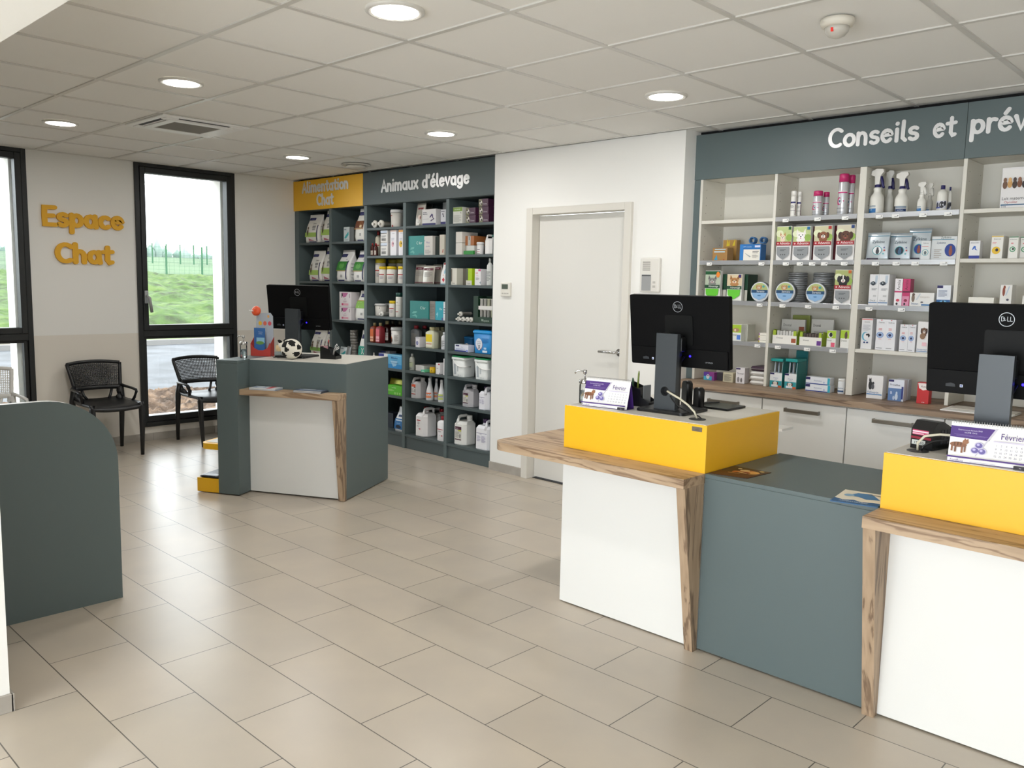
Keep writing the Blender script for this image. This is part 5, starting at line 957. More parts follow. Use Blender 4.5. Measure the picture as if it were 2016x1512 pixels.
calendar((1.330, -.570, .956), R(-90+9), 'desk calendar with purple band and cat picture on the left yellow counter')
calendar((1.298, -2.160, .956), R(-90+7), 'desk calendar with purple band and cat picture on the right yellow counter')
def dispenser(loc, rz, label):
    e = tag(empty('soap_dispenser', loc, rz), label, 'dispenser', 'glass hand gel dispensers')
    m = MB(); m.lathe([(.022, 0), (.025, .003), (.025, .088), (.019, .100)], GLASS, 24); m.build('glass_bottle', e)
    m = MB(); m.lathe([(.021, .004), (.022, .006), (.022, .062), (.001, .062)], mat('#dfe8ec', .05, trans=.9), 20, cap=False); m.build('gel', e)
    m = MB(); m.lathe([(.026, .094), (.027, .096), (.027, .112), (.020, .115), (.010, .117)], CHROME, 24); m.build('collar', e)
    m = MB(); m.tube([(0, 0, .115), (0, 0, .145)], .0035, CHROME); m.lathe([(.009, .140), (.009, .158), (.006, .160)], CHROME, 16); m.tube([(0, 0, .150), (-.03, 0, .155), (-.042, 0, .150), (-.048, 0, .140)], .0036, CHROME, 8); m.build('pump', e)
dispenser((1.345, -.418, .9562), R(-60), 'glass gel dispenser with chrome pump behind the calendar on the left yellow counter')
x, y = on_desk(.06, .835); dispenser((x, y, .952), R(-60), 'glass gel dispenser with chrome pump on the post of the corner desk')
def pen_holder(loc, rz, label, tall=.075):
    e = tag(empty('pen_holder', loc, rz), label, 'pen holder', 'black plastic pen holders')
    m = MB(); t = .002
    m.prism([(-.06, 0), (.055, 0), (.062, .02), (.02, .045), (.015, tall*.8), (-.055, tall*1.05), (-.062, tall*1.05)], XZ, -.045, -.045+t, BLK2); m.prism([(-.06, 0), (.055, 0), (.062, .02), (.02, .045), (.015, tall*.8), (-.055, tall*1.05), (-.062, tall*1.05)], XZ, .045-t, .045, BLK2)
    m.box(-.062, -.060, -.045, .045, 0, tall*1.05, BLK2); m.box(.0, .002, -.045, .045, 0, tall*.85, BLK2); m.box(.055, .060, -.045, .045, 0, .022, BLK2); m.box(-.06, .058, -.045, .045, 0, .003, BLK2); m.build('holder', e)
    return e
e = pen_holder((1.50, -.635, .9562), R(-80), 'black pen holder between the calendar and the left computer stand', .10)
def pen(loc, h, lean, c, label, r=.0045):
    m = MB(); m.tube([(0, 0, 0), (lean, 0, h*.9), (lean*1.1, 0, h)], [r, r, r*.4], mat(c, .4), 8); o = m.build('pen'); o.location = loc; tag(o, label, 'pen', 'pens and scissors in the holders'); return o
pen((1.50, -.61, .962), .155, .01, '#7a8a3a', 'olive green pencil in the black holder on the left counter')
pen((1.51, -.585, .962), .12, -.01, '#3a5c4a', 'dark green pen with pink tip in the black holder on the left counter', .006)
m = MB(); m.box(1.47, 1.53, -.668, -.666, .962, 1.055, mat('#8f9294', .4)); tag(m.build('note_block'), 'grey card standing in the holder beside the left computer stand', 'card')
def webcam_speaker(loc, h, rz, label):
    e = tag(empty('card_reader_dock', loc, rz), label, 'desk device', 'glossy black rounded devices behind the left computer')
    m = MB(); w = .021; m.prism([(-w, 0), (w, 0), (w, h-w)]+[(w*cos(R(a)), h-w+w*sin(R(a))) for a in range(0, 181, 15)][1:]+[(-w, h-w)], lambda u, v, t: (t, u, v), -.016, .016, BLK2, True); m.build('body', e)
    m = MB(); m.prism([(-w*.9, .006), (w*.9, .006), (w*.9, h-w)]+[(w*.9*cos(R(a)), h-w+w*.9*sin(R(a))) for a in range(0, 181, 15)][1:]+[(-w*.9, h-w)], lambda u, v, t: (t, u, v), .0162, .018, mat('#3a3a3a', .2)); m.build('gloss_face', e)
webcam_speaker((1.625, -.805, .956), .125, R(-25), 'tall glossy black rounded device behind the left computer'); webcam_speaker((1.62, -.872, .956), .100, R(-25), 'shorter glossy black rounded device behind the left computer')
m = MB(); m.box(1.66, 1.83, -1.0, -.80, .956, .966, BLK2, .003); tag(m.build('writing_tablet'), 'flat black writing pad behind the left computer', 'pad')
m = MB(); m.tube([(1.67, -.83, .9705), (1.81, -.87, .9705)], [.004, .003], mat('#33353a', .3)); tag(m.build('pen'), 'dark pen lying on the flat black pad', 'pen')
# card terminal on the right counter
e = tag(empty('card_terminal', (1.470, -1.940, .956), R(-102)), 'black card payment terminal with pink striped sticker on the right yellow counter', 'card terminal')
m = MB(); m.prism([(-.085, 0), (.085, 0), (.085, .055), (-.02, .100), (-.055, .100), (-.085, .070)], lambda u, v, t: (t, u, v), -.040, .040, BLK2); m.build('housing', e)
m = MB(); [m.box(.0402, .042, -.03+.02*i, -.018+.02*i, .02, .07, mat('#2f3138', .4)) for i in range(4)]; m.build('side_grille', e)
decals(e, [RC(.06, .72, .82, .98, '#c8406a'), RC(.06, .86, .82, .93, '#f0dce4'), RC(.06, .76, .6, .82, '#e8b8c8'), RC(0, .52, .95, .64, '#8c1c34'), RC(.06, .22, .7, .46, '#c8ccc8'), T(.4, .27, .12, 'IT 20', '#2a2c2a', .5)], .08, .1, lambda u, v, o_: ((u-.5)*.078, -.0853-o_, v*.07))
m = MB(); m.box(1.42, 1.50, -2.07, -2.0, .956, .972, BLK2, .006); tag(m.build('cable_puck'), 'small black device lying behind the calendar on the right yellow counter', 'desk device')
# leaflets on the link and a mat
def leaflet(name, pts, z, label, cat, base, prims, par=None, thick=.0015):
    """quad sheet given by its four corners (x,y): near-left, near-right, far-right, far-left"""
    m = MB(); vs = [(x, y, z) for x, y in pts]+[(x, y, z+thick) for x, y in pts]; m.add(vs, [(3, 2, 1, 0), (4, 5, 6, 7), (0, 1, 5, 4), (1, 2, 6, 5), (2, 3, 7, 6), (3, 0, 4, 7)], mat(base, .45)); o = m.build(name); tag(o, label, cat)
    def mp(u, v, k):
        a = Vector(pts[0]).lerp(Vector(pts[1]), u); b = Vector(pts[3]).lerp(Vector(pts[2]), u); q = a.lerp(b, v); return (q.x, q.y, z+thick+k*.6)
    decals(o, prims, .2, .15, mp, name='printed_page'); return o
leaflet('mouse_mat', [(1.250, -1.155), (1.285, -1.31), (1.463, -1.325), (1.465, -1.155)], .7555, 'brown and orange picture mat lying on the grey counter link beside the yellow box', 'mat', '#3a2418',
        [RC(0, 0, 1, .45, '#5c3418'), EL(.6, .62, .22, .2, '#b06a2c'), EL(.78, .6, .14, .16, '#d09a4c'), EL(.5, .7, .12, .1, '#e8c88c'), EL(.66, .5, .1, .08, '#8a3a1c'), EL(.4, .5, .1, .1, '#c8742c'), EL(.3, .8, .05, .05, '#e8d8a8'), EL(.85, .85, .06, .05, '#d8b870'), PG([(.45, .45), (.7, .42), (.72, .46), (.47, .5)], '#e8c890'), RC(.3, .3, .62, .33, '#d8a86c')])
leaflet('brochure', [(1.190, -1.690), (1.225, -1.845), (1.425, -1.845), (1.400, -1.660)], .7555, 'white and blue brochure hanging over the edge of the grey counter link', 'brochure', '#1f5a8c',
        [RC(0, 0, 1, 1, '#e9e2cf'), PG([(0, 0), (1, 0), (1, .22), (.8, .26), (.6, .18), (.4, .28), (.2, .2), (0, .3)], '#1f5a8c'), PG([(.15, .55), (.3, .85), (.55, .9), (.85, .5), (.6, .42), (.4, .55)], '#3f7cb0'), EL(.2, .6, .1, .1, '#8ab0cc'), RC(.5, .8, .85, .84, '#6b6b60'), T(.45, .08, .07, 'ANTIPARASITAIRE', '#dce8f0', .6)], thick=.003)
m = MB(); m.lathe([(.010, 0), (.011, .002), (.011, .018), (.006, .024), (.006, .030), (.008, .031)], mat('#c8ccd4', .3, .5), 16); o = m.build('vial'); o.location = (1.50, -1.835, .7555); tag(o, 'tiny silver vial at the foot of the right yellow counter', 'vial')
# worktop papers and things behind the right computer
def stack(name, loc, dims, n, cols, label, cat, group, rz=0):
    z = loc[2]
    for i in range(n):
        m = MB(); m.box(-dims[0]/2, dims[0]/2, -dims[1]/2, dims[1]/2, 0, dims[2], mat(cols[i % len(cols)], .5), .001); m.box(-dims[0]/2+.003, dims[0]/2+.0005, -dims[1]/2+.003, dims[1]/2-.003, .002, dims[2]-.002, PAPER)
        o = m.build(name); o.location = (loc[0]+random.uniform(-.004, .004), loc[1]+random.uniform(-.004, .004), z); o.rotation_euler = (0, 0, rz+random.uniform(-.04, .04)); z += dims[2]+.0008
        tag(o, label[i] if isinstance(label, list) else label, cat, group)
m = MB(); m.box(2.93, 3.13, -1.85, -1.52, .9035, .909, PAPER, .001); m.box(3.0, 3.13, -1.85, -1.54, .9095, .914, mat('#c9c4bc', .6), .002); tag(m.build('paper_tray'), 'stack of white papers on the worktop below the right computer', 'papers')
m = MB(); m.prism(rrect(-.028, .028, -.028, .028, .008), XY, 0, .12, mat('#3c4548', .4)); m.prism(rrect(-.030, .030, -.030, .030, .008), XY, .121, .135, mat('#1c5c58', .4)); o = m.build('water_bottle'); o.location = (2.98, -2.02, .9035); tag(o, 'grey container with teal lid on the worktop behind the right computer stand', 'container')
m = MB(); m.box(3.02, 3.13, -2.16, -2.075, .9035, .98, mat('#b08a3c', .5), .002); m.box(3.03, 3.12, -2.15, -2.085, .9805, 1.0, mat('#2a2430', .5), .002); tag(m.build('file_box'), 'yellow-brown file box with dark lid on the worktop at the right edge', 'box')
# ------------------------------------------------------------------ things on the corner desk
def D(x, y, z=.9508): a, b = on_desk(x, y); return (a, b, z)
e = tag(empty('brochure_display', D(.27, .815, .9515), R(28-90+4)), 'red and grey cardboard brochure display with orange disc on the corner desk', 'brochure display')
DR = mat('#c0443c', .5); DG = mat('#b4bcc6', .5)
m = MB(); m.prism([(-.075, 0), (.075, 0), (.070, .29), (.05, .315), (-.06, .31)], XZ, .03, .033, DG); m.build('back_card', e)
m = MB(); m.prism([(-.078, 0), (.078, 0), (.074, .10), (.055, .06), (.02, .042), (-.02, .042), (-.055, .06), (-.074, .09)], XZ, -.03, -.0275, DR)
for s in (-1, 1): m.prism([(-.03, 0), (.03, 0), (.03, .14), (-.03, .09)], lambda u, v, t: (t, u, v), s*.078-.001, s*.078+.001, DR)
m.build('red_pocket', e)
m = MB(); m.box(-.055, .03, -.02, -.012, .01, .205, mat('#3a6cac', .4)); m.build('booklet', e)
decals(e, [RC(.28, .30, .68, .42, '#8fc0dc'), EL(.45, .30, .2, .04, '#6a9a4c'), T(.48, .54, .02, 'Vacances', '#e8f0f8', .4), T(.48, .50, .02, 'sereines', '#e8f0f8', .4)], .16, .32, lambda u, v, o_: ((u-.5)*.16, -.0205-o_, v*.32))
decals(e, [EL(.28, .74, .1, .05, '#e8b83a'), EL(.55, .74, .1, .05, '#e0705c'), EL(.82, .74, .1, .05, '#d85a68'), EL(.75, .9, .06, .035, '#e8b06a')], .14, .32, lambda u, v, o_: ((u-.5)*.14, .0295-o_, v*.32), name='printed_circles')
m = MB(); m.lathe([(.034, 0), (.036, .008), (.028, .018), (.010, .022)], mat('#e0562c', .4), 24); o = m.build('orange_disc', e, (-.058, .028, .325)); o.rotation_euler = (R(80), 0, 0)
m = MB(); m.tube([(-.07, .01, .325), (-.102, .0, .33)], .0035, mat('#e8e6e2', .4), 8); m.build('disc_pin', e)
# toy cow ball
e = tag(empty('toy_cow', D(.14, .50, .9515), R(28-90)), 'round black and white plush cow toy on the corner desk', 'toy')
m = MB(); Wf = mat('#e9e4d8', .95, bump=.8, bscale=260, name='cream_plush'); Bf = mat('#141312', .9, bump=.8, bscale=260, name='black_plush'); r0 = .074
n, k = 40, 28; vs = []; fs = []
spots = [(-.35, -.75, .55, .42), (.45, -.6, .7, .36), (.75, -.35, -.45, .36), (-.45, -.65, -.62, .38), (.0, -1, -.05, .24), (.95, -.2, .25, .28), (-.2, .9, .3, .4), (.3, .8, -.4, .4), (-.95, .1, -.2, .3)]
for j in range(k+1):
    for i in range(n): a, b = 2*pi*i/n, pi*j/k; vs.append((r0*sin(b)*cos(a), r0*sin(b)*sin(a), r0*.97-r0*.97*cos(b)))
for j in range(k):
    for i in range(n):
        q = (i+1) % n; f = (j*n+i, j*n+q, (j+1)*n+q, (j+1)*n+i)
        c = Vector((sum(vs[t][0] for t in f)/4, sum(vs[t][1] for t in f)/4, sum(vs[t][2] for t in f)/4-r0*.97)).normalized()
        d_ = any((c-Vector(s_[:3]).normalized()).length < s_[3]*(1+.18*sin(7*c.x+9*c.z)) for s_ in spots)
        m.add([vs[t] for t in f], [(0, 1, 2, 3)], Bf if d_ else Wf, True)
m.build('body', e)
m = MB(); m.lathe([(.001, -.026), (.02, -.02), (.026, 0), (.02, .02), (.001, .026)], mat('#d9bf94', .95, bump=.6, bscale=260), 20, sy=.8, cap=False); m.build('muzzle', e, (-.080, -.030, .078))
m = MB(); m.lathe([(.001, -.03), (.028, -.02), (.034, 0), (.028, .022), (.001, .03)], Wf, 20, cap=False); m.build('head', e, (-.055, -.02, .095))
for s in (-1, 1):
    m = MB(); m.lathe([(.001, -.02), (.012, -.012), (.014, 0), (.009, .016), (.001, .02)], Bf, 14, sy=.5, cap=False); o = m.build('ear', e, (-.06+.0*s, -.02+s*.03, .125)); o.rotation_euler = (R(-50*s), R(-20), 0)
    m = MB(); m.lathe([(.001, -.005), (.005, 0), (.001, .005)], BLK2, 10, cap=False); m.build('eye', e, (-.083, -.02+s*.014, .102))
e = pen_holder(D(.31, .28), R(28-90), 'black pen holder with red pen and scissors on the corner desk', .085)
for dx, dy, h, ln, c, lb in ((.31, .31, .13, .012, '#c02a24', 'red pen in the holder on the corner desk'), (.305, .29, .12, -.01, '#26262a', 'dark pen in the holder on the corner desk')):
    p_ = D(dx, dy, .956); pen(p_, h, ln, c, lb)
m = MB(); SC = mat('#e6e6e4', .35)
m.tube([(0, 0, 0), (.012, 0, .06), (.022, 0, .085), (.035, 0, .10), (.040, 0, .092), (.03, 0, .078), (.018, 0, .068)], .0032, SC, 6); m.tube([(.004, 0, 0), (.02, 0, .055), (.038, 0, .075), (.05, 0, .082), (.052, 0, .072), (.04, 0, .064), (.024, 0, .056)], .0032, SC, 6)
o = m.build('scissors'); o.location = D(.30, .262, .958); o.rotation_euler = (0, 0, R(-62)); tag(o, 'white handled scissors in the pen holder on the corner desk', 'scissors')
m = MB(); m.box(-.03, .03, -.004, .004, 0, .085, mat('#d8a8b0', .5)); o = m.build('note_block'); o.location = D(.315, .335, .956); o.rotation_euler = (0, 0, R(-62)); tag(o, 'pink note pad standing in the pen holder on the corner desk', 'note pad')
m = MB(); m.tube([D(.22, .70, .956), D(.16, .68, .966), D(.12, .60, .958), D(.2, .58, .956), D(.16, .66, .9545)], .0022, BLK2, 8); tag(m.build('cable'), 'thin black cable lying beside the toy cow on the corner desk', 'cable')
def mag(loc, rz, w, d, n, cols, labels, prims=()):
    z = loc[2]
    for i in range(n):
        m = MB(); m.box(-w/2, w/2, -d/2, d/2, 0, .0045, mat(cols[i], .4), .0008); m.box(-w/2+.002, w/2-.002, -d/2-.0004, d/2, .0012, .0036, PAPER)
        o = m.build('magazine'); o.location = (loc[0], loc[1], z); o.rotation_euler = (0, 0, rz+.025*(i % 3)-.02); z += .0052; tag(o, labels[i], 'magazine', 'magazines on the ledge of the corner desk')
    decals(o, list(prims), w, d, lambda u, v, k: ((u-.5)*w*.98, (v-.5)*d*.98, .0046+k*.4), name='cover_print')
mag(on_desk(-.064, .58)+(.7525,), R(28-90+1), .20, .105, 3, ['#8fa4c0', '#b8c4d0', '#c8ccd0'], ['pale blue magazine at the bottom of the left pile on the oak ledge', 'light grey magazine in the middle of the left pile on the oak ledge', 'grey magazine with red corner on top of the left pile on the oak ledge'], [RC(.62, 0, .8, 1, '#b03038'), RC(.05, .2, .5, .8, '#7a90b0'), EL(.3, .5, .15, .25, '#dfe4ea')])
mag(on_desk(-.064, .235)+(.7525,), R(28-90+1), .21, .104, 3, ['#5a5f68', '#39404e', '#4b5668'], ['dark grey magazine at the bottom of the right pile on the oak ledge', 'dark blue magazine in the middle of the right pile on the oak ledge', 'blue-grey magazine on top of the right pile on the oak ledge'], [RC(.1, .3, .9, .7, '#8a94a4'), RC(.15, .75, .6, .9, '#c8ccc8')])
m = MB(); m.box(-.10, .0, -.0, .0, 0, 0) if False else None
e = tag(empty('flyer', D(.02, 1.0, .3525), R(28)), 'white sheet on the yellow side shelf of the corner desk', 'paper'); m = MB(); m.box(-.10, .2, -.06, .06, 0, .002, PAPER); m.build('sheet', e)
m = MB(); bm_ = mat('#1c1c20', .25, .2, bump=.5, bscale=30)
lv = [(0.0, rr(.30, .15, .02)), (.008, rr(.33, .165, .02)), (.016, rr(.30, .15, .02)), (.022, rr(.22, .11, .02))]; loft(m, lv, bm_, True); o = m.build('plastic_bag'); o.location = D(.03, 1.005, .1055); o.rotation_euler = (0, 0, R(28)); tag(o, 'black folded plastic bag on the yellow plinth of the corner desk', 'bag')
# ------------------------------------------------------------------ outside
GRASS = mix_mat('field_grass', '#293418', '#4c602c', 1.6, .32, .68, .95, 1, .2, '#38501f'); FAR = mix_mat('far_field', '#2e4528', '#405837', .05, rough=1, bump=0)
SOIL = mix_mat('stony_soil', '#33271d', '#6e5a48', 4, .35, .65, .95, 1, .15, '#4b3b2e'); TAR = mix_mat('wet_tarmac', '#2c2f33', '#45494e', 1.6, .35, .65, .75, .4, .02)
MUD = mix_mat('muddy_verge', '#3c3424', '#4b5c2c', .8, .4, .6, .95, .5, .05)
def zprof(y):
    pr_ = [(5.1, -.15), (9.3, -.15), (17.7, -.15), (17.75, -.04), (24, 0), (32, .36), (42, 1.1), (53, 1.72), (80, 2.9), (136, 4.7), (230, 7.2), (400, 10.5)]
    for (a, za), (b, zb) in zip(pr_, pr_[1:]):
        if a <= y <= b: return za+(zb-za)*(y-a)/(b-a)
    return pr_[-1][1]
def terrain(name, y0, y1, ny, x0, x1, nx, mt, amp, label, cat):
    m = MB(); rn = random.Random(3); vs = []
    for j in range(ny+1):
        y = y0+(y1-y0)*(j/ny)
        for i in range(nx+1):
            x = x0+(x1-x0)*i/nx; e_ = amp*(sin(x*1.7+y*.9)+sin(x*.6-y*1.3+1)+rn.uniform(-1, 1)*.8)/2 if 0 < j < ny else 0
            vs.append((x, y, zprof(y)+e_-(0 if amp else .0)))
    m.add(vs, [(j*(nx+1)+i, j*(nx+1)+i+1, (j+1)*(nx+1)+i+1, (j+1)*(nx+1)+i) for j in range(ny) for i in range(nx)], mt, True)
    o = m.build(name, fix=False); return tag(o, kind='structure')
terrain('ground_soil', 5.10, 9.3, 90, -4, 12, 300, SOIL, .13, '', '')
terrain('ground_tarmac', 9.3, 17.7, 2, -12, 30, 2, TAR, 0, '', '')
terrain('ground_verge', 17.75, 24, 16, -15, 40, 60, MUD, .05, '', '')
terrain('ground_grass', 24, 53, 90, -12, 50, 160, GRASS, .22, '', '')
terrain('ground_field', 53, 400, 20, -120, 460, 10, FAR, 0, '', '')
m = MB(); m.box(-12, 30, 17.6, 17.78, -.2, -.03, mat('#6f6e6c', .8)); tag(m.build('kerb_stone'), 'pale kerb along the far side of the wet tarmac', 'kerb')
rn = random.Random(11)
FG = mat('#2c5a3c', .6, name='green_fence_paint')
def fence(y, x0, x1, step, hgt, label):
    e = tag(empty('wire_fence', (0, y, 0)), label, 'fence'); z0 = zprof(y); x = x0
    while x < x1: m = MB(); m.box(x-.05, x+.05, -.05, .05, z0-.2, z0+hgt, FG); m.build('post', e); x += step
    m = MB(); k = 0
    while k*.25 < hgt: m.box(x0, x1, -.004, .004, z0+.05+k*.25, z0+.058+k*.25, FG); k += 1
    k = x0
    while k < x1: m.box(k-.003, k+.003, -.003, .003, z0, z0+hgt, FG); k += .35
    m.build('wire_mesh', e)
fence(53, -2, 45, 2.5, 1.9, 'green wire fence across the field, the nearer one'); fence(80, 0, 62, 1.4, 1.9, 'green wire fence across the field, the farther one')
TL = mix_mat('far_foliage', '#5c6e66', '#76857e', .2, rough=1, bump=0); BARK = mat('#5d5a50', .9)
def tree(x, y, h, sd, label, group):
    q = random.Random(sd); e = tag(empty('tree', (x, y, zprof(y)-.3)), label, 'tree', group); m = MB(); m.tube([(0, 0, 0), (0, 0, h*.55)], [h*.03, h*.015], BARK, 6); m.build('trunk', e)
    m = MB()
    for i in range(14):
        bm = bmesh.new(); bmesh.ops.create_icosphere(bm, subdivisions=2, radius=h*q.uniform(.12, .22)); off = Vector((q.uniform(-.32, .32)*h, q.uniform(-.3, .3)*h, h*q.uniform(.35, .82)))
        for v in bm.verts: v.co = v.co*q.uniform(.8, 1.2)+off
        bm.verts.index_update(); m.add([v.co[:] for v in bm.verts], [[v.index for v in f.verts] for f in bm.faces], TL, True); bm.free()
    m.build('crown', e)
m = MB()
for i in range(420):
    bm = bmesh.new(); bmesh.ops.create_icosphere(bm, subdivisions=1, radius=1); x = -40+i*.62; yb = 180+rn.uniform(-6, 6); hh = rn.uniform(.8, 1.5)+(1.4*max(0, sin(x*.11)) if x > 25 else 2.2)+rn.uniform(0, .8)*(i % 5 == 0)
    for v in bm.verts: v.co = Vector((v.co.x*rn.uniform(.8, 1.3)+x, v.co.y*1.5+yb, zprof(yb)+v.co.z*hh*rn.uniform(.8, 1.15)))
    bm.verts.index_update(); m.add([v.co[:] for v in bm.verts], [[v.index for v in f.verts] for f in bm.faces], TL, True); bm.free()
tag(m.build('hedge', fix=False), 'long grey-green hedge line on the horizon behind the field', 'hedge', kind='stuff')
tree(1.2, 75, 5.5, 77, 'pale grey-green tree seen at the left edge of the left window', None)
# ------------------------------------------------------------------ packs on the shelves
def pin_clear(): pass
P('bag',3.050,4.559,1.888,0.218,0.285,0.130,'bagjr','#e6e4de','pet_food_bag','bag','white green-banded cat food bag, left of two on the top shelf, leftmost column',rot=6,group='cat food bags on the grey shelves')
P('bag',3.055,4.301,1.888,0.182,0.317,0.150,'bagad','#e6e4de','pet_food_bag','bag','taller white green-banded cat food bag, right of two on the top shelf, leftmost column',rot=4,group='cat food bags on the grey shelves')
P('bag',3.050,4.506,1.502,0.214,0.307,0.120,'bagjr','#e6e4de','pet_food_bag','bag','white cat food bag lettered Junior on the second grey shelf, leftmost column',group='cat food bags on the grey shelves')
P('bag',3.055,4.303,1.502,0.187,0.339,0.140,'bagad','#e6e4de','pet_food_bag','bag','white cat food bag lettered Adult on the second grey shelf, beside the Junior bag',group='cat food bags on the grey shelves')
P('box',3.050,3.945,1.888,0.090,0.138,0.050,'teal','#b9c2c2','medicine_box','box','small grey carton with teal picture on the top shelf beside the brown-banded food bag')
P('box',3.050,3.856,1.888,0.065,0.135,0.100,'','#4a4a48','medicine_box','box','dark narrow carton between the teal picture carton and the brown-banded food bag')
P('bag',3.050,3.739,1.888,0.166,0.309,0.130,'bagbr','#e6e4de','pet_food_bag','bag','white pet food bag with brown picture band on the top shelf',group='cat food bags on the grey shelves')
P('bag',3.050,4.030,1.502,0.203,0.308,0.160,'baggr','#ecebe8','pet_food_bag','bag','white pet food bag with dark green band, left one of two on the second shelf',group='cat food bags on the grey shelves')
P('bag',3.050,3.757,1.502,0.194,0.300,0.160,'baggr','#ecebe8','pet_food_bag','bag','white pet food bag with dark green band, right one of two on the second shelf',group='cat food bags on the grey shelves')
P('bag',3.050,4.340,1.129,0.227,0.297,0.120,'bagjr','#e6e4de','pet_food_bag','bag','white food bag mostly hidden behind the computer on the shelf corner desk',group='cat food bags on the grey shelves')
P('box',3.050,3.968,1.129,0.196,0.127,0.100,'pinkbox','#e9e3e6','food_carton','box','white and pink carton, lower one of the two stacked beside a food bag',group='pink and white cartons')
P('box',3.050,3.967,1.258,0.196,0.145,0.100,'pinkbox','#e9e3e6','food_carton','box','white and pink carton, upper one of the two stacked beside a food bag',group='pink and white cartons')
P('bag',3.050,3.732,1.129,0.171,0.291,0.130,'baglg','#eeeeea','pet_food_bag','bag','white pet food bag with light green band next to the two pink cartons',group='cat food bags on the grey shelves')
P('bag',3.050,4.484,0.750,0.232,0.260,0.120,'bagsr','#e6e4de','pet_food_bag','bag','white cat food bag lettered Senior, left one below the desk computer screen',group='cat food bags on the grey shelves')
P('bag',3.050,4.284,0.750,0.147,0.276,0.120,'bagsr','#e6e4de','pet_food_bag','bag','white cat food bag lettered Senior, right one above the desk pen holder',group='cat food bags on the grey shelves')
P('pouch',3.050,4.030,0.750,0.111,0.112,0.030,'teal','#c6ced0','food_pouch','pouch','small pale pouch with teal picture on the shelf just above the desk top')
P('pouch',3.050,3.936,0.750,0.070,0.122,0.030,'','#8a8c8c','food_pouch','pouch','grey pouch between the teal pouch and the stack of grey tins')
P('tin',3.082,3.914,0.750,0.077,0.055,0.077,'','#8f8d89','food_tin','tin','grey food tin, bottom one of the stack of five beside the green K bag',group='stack of grey food tins')
P('tin',3.082,3.914,0.807,0.077,0.055,0.077,'','#8f8d89','food_tin','tin','grey food tin, second one of the stack of five beside the green K bag',group='stack of grey food tins')
P('tin',3.082,3.914,0.864,0.077,0.055,0.077,'','#8f8d89','food_tin','tin','grey food tin, middle one of the stack of five beside the green K bag',group='stack of grey food tins')
P('tin',3.077,3.914,0.921,0.077,0.055,0.077,'','#8f8d89','food_tin','tin','grey food tin, fourth one of the stack of five beside the green K bag',group='stack of grey food tins')
P('tin',3.077,3.914,0.978,0.077,0.055,0.077,'','#8f8d89','food_tin','tin','grey food tin, top one of the stack of five beside the green K bag',group='stack of grey food tins')
P('bag',3.050,3.704,0.750,0.114,0.292,0.100,'bagk','#f0f0ec','pet_food_bag','bag','white pet food bag with teal band and letter K above the desk top',group='cat food bags on the grey shelves')
P('syringe',3.050,3.502,2.004,0.070,0.083,0.160,'','#d8d5cc','syringe','syringe','white plastic syringe lying on the top shelf, left of two',group='white syringes on the top shelf')
P('syringe',3.050,3.409,2.004,0.070,0.081,0.200,'','#d8d5cc','syringe','syringe','white plastic syringe lying on the top shelf, next to the white tub',group='white syringes on the top shelf')
P('tub',3.086,3.288,2.004,0.126,0.162,0.126,'tubred','#dcd8d0','medicine_tub','tub','round white tub with red stripe and red diamond on the top shelf')
P('bottle',3.109,3.557,1.748,0.059,0.230,0.059,'redline','#cfc8b4','medicine_bottle','bottle','cream bottle with red stripe behind the small brown bottles',cap='#8e1f22')
P('bottle',3.062,3.568,1.748,0.037,0.118,0.037,'lab','#4a1a14','medicine_bottle','bottle','small brown bottle with red cap, left of two in front of the cream bottle',cap='#a02024',group='small brown bottles with red caps')
P('bottle',3.062,3.516,1.748,0.036,0.117,0.036,'lab','#4a1a14','medicine_bottle','bottle','small brown bottle with red cap, right of two in front of the cream bottle',cap='#a02024',group='small brown bottles with red caps')
P('box',3.050,3.353,1.748,0.105,0.119,0.090,'bar','#e4e2df','medicine_box','box','white carton with barcode, lower one of two stacked beside the small brown bottles',group='stacked white cartons with barcodes')
P('box',3.050,3.354,1.869,0.105,0.109,0.090,'bar','#e4e2df','medicine_box','box','white carton with barcode, upper one of two stacked beside the small brown bottles',group='stacked white cartons with barcodes')
P('box',3.050,3.218,1.748,0.086,0.230,0.070,'tallpink','#ebe9ee','medicine_box','box','tall white carton with pink oval under the round white tub')
P('box',3.050,3.101,1.748,0.081,0.230,0.070,'tallyel','#ebe9ee','medicine_box','box','tall white carton with yellow oval and orange top beside the upright')
P('jar',3.100,3.537,1.496,0.100,0.226,0.100,'redline','#e3dfd6','medicine_jar','jar','large white jar with yellow lid and red stripe, leftmost of the yellow-lidded jars',cap='#c9b822',group='jars with yellow lids')
P('jar',3.251,3.536,1.496,0.103,0.226,0.103,'redline','#d9d5cc','medicine_jar','jar','large white yellow-lidded jar in the shade behind the small jars, middle of three',cap='#8a8020',group='jars with yellow lids')  # body and lid coloured darker to paint the shade at the back
P('jar',3.246,3.409,1.496,0.091,0.226,0.091,'redline','#d9d5cc','medicine_jar','jar','large white yellow-lidded jar in the shade behind the small jars, right of three',cap='#8a8020',group='jars with yellow lids')  # same darkened body and lid, shade put into the colour
P('jar',3.072,3.445,1.496,0.071,0.154,0.071,'redline','#e9e5de','medicine_jar','jar','small white jar with bright yellow lid, left one of the front row',cap='#e8c91c',group='jars with yellow lids')
P('jar',3.079,3.334,1.496,0.100,0.155,0.100,'redline','#e9e5de','medicine_jar','jar','small white jar with bright yellow lid, middle one of the front row',cap='#e8c91c',group='jars with yellow lids')
P('jar',3.050,3.135,1.496,0.085,0.154,0.085,'redline','#e9e5de','medicine_jar','jar','small white jar with bright yellow lid, right one of the front row',cap='#e8c91c',group='jars with yellow lids')
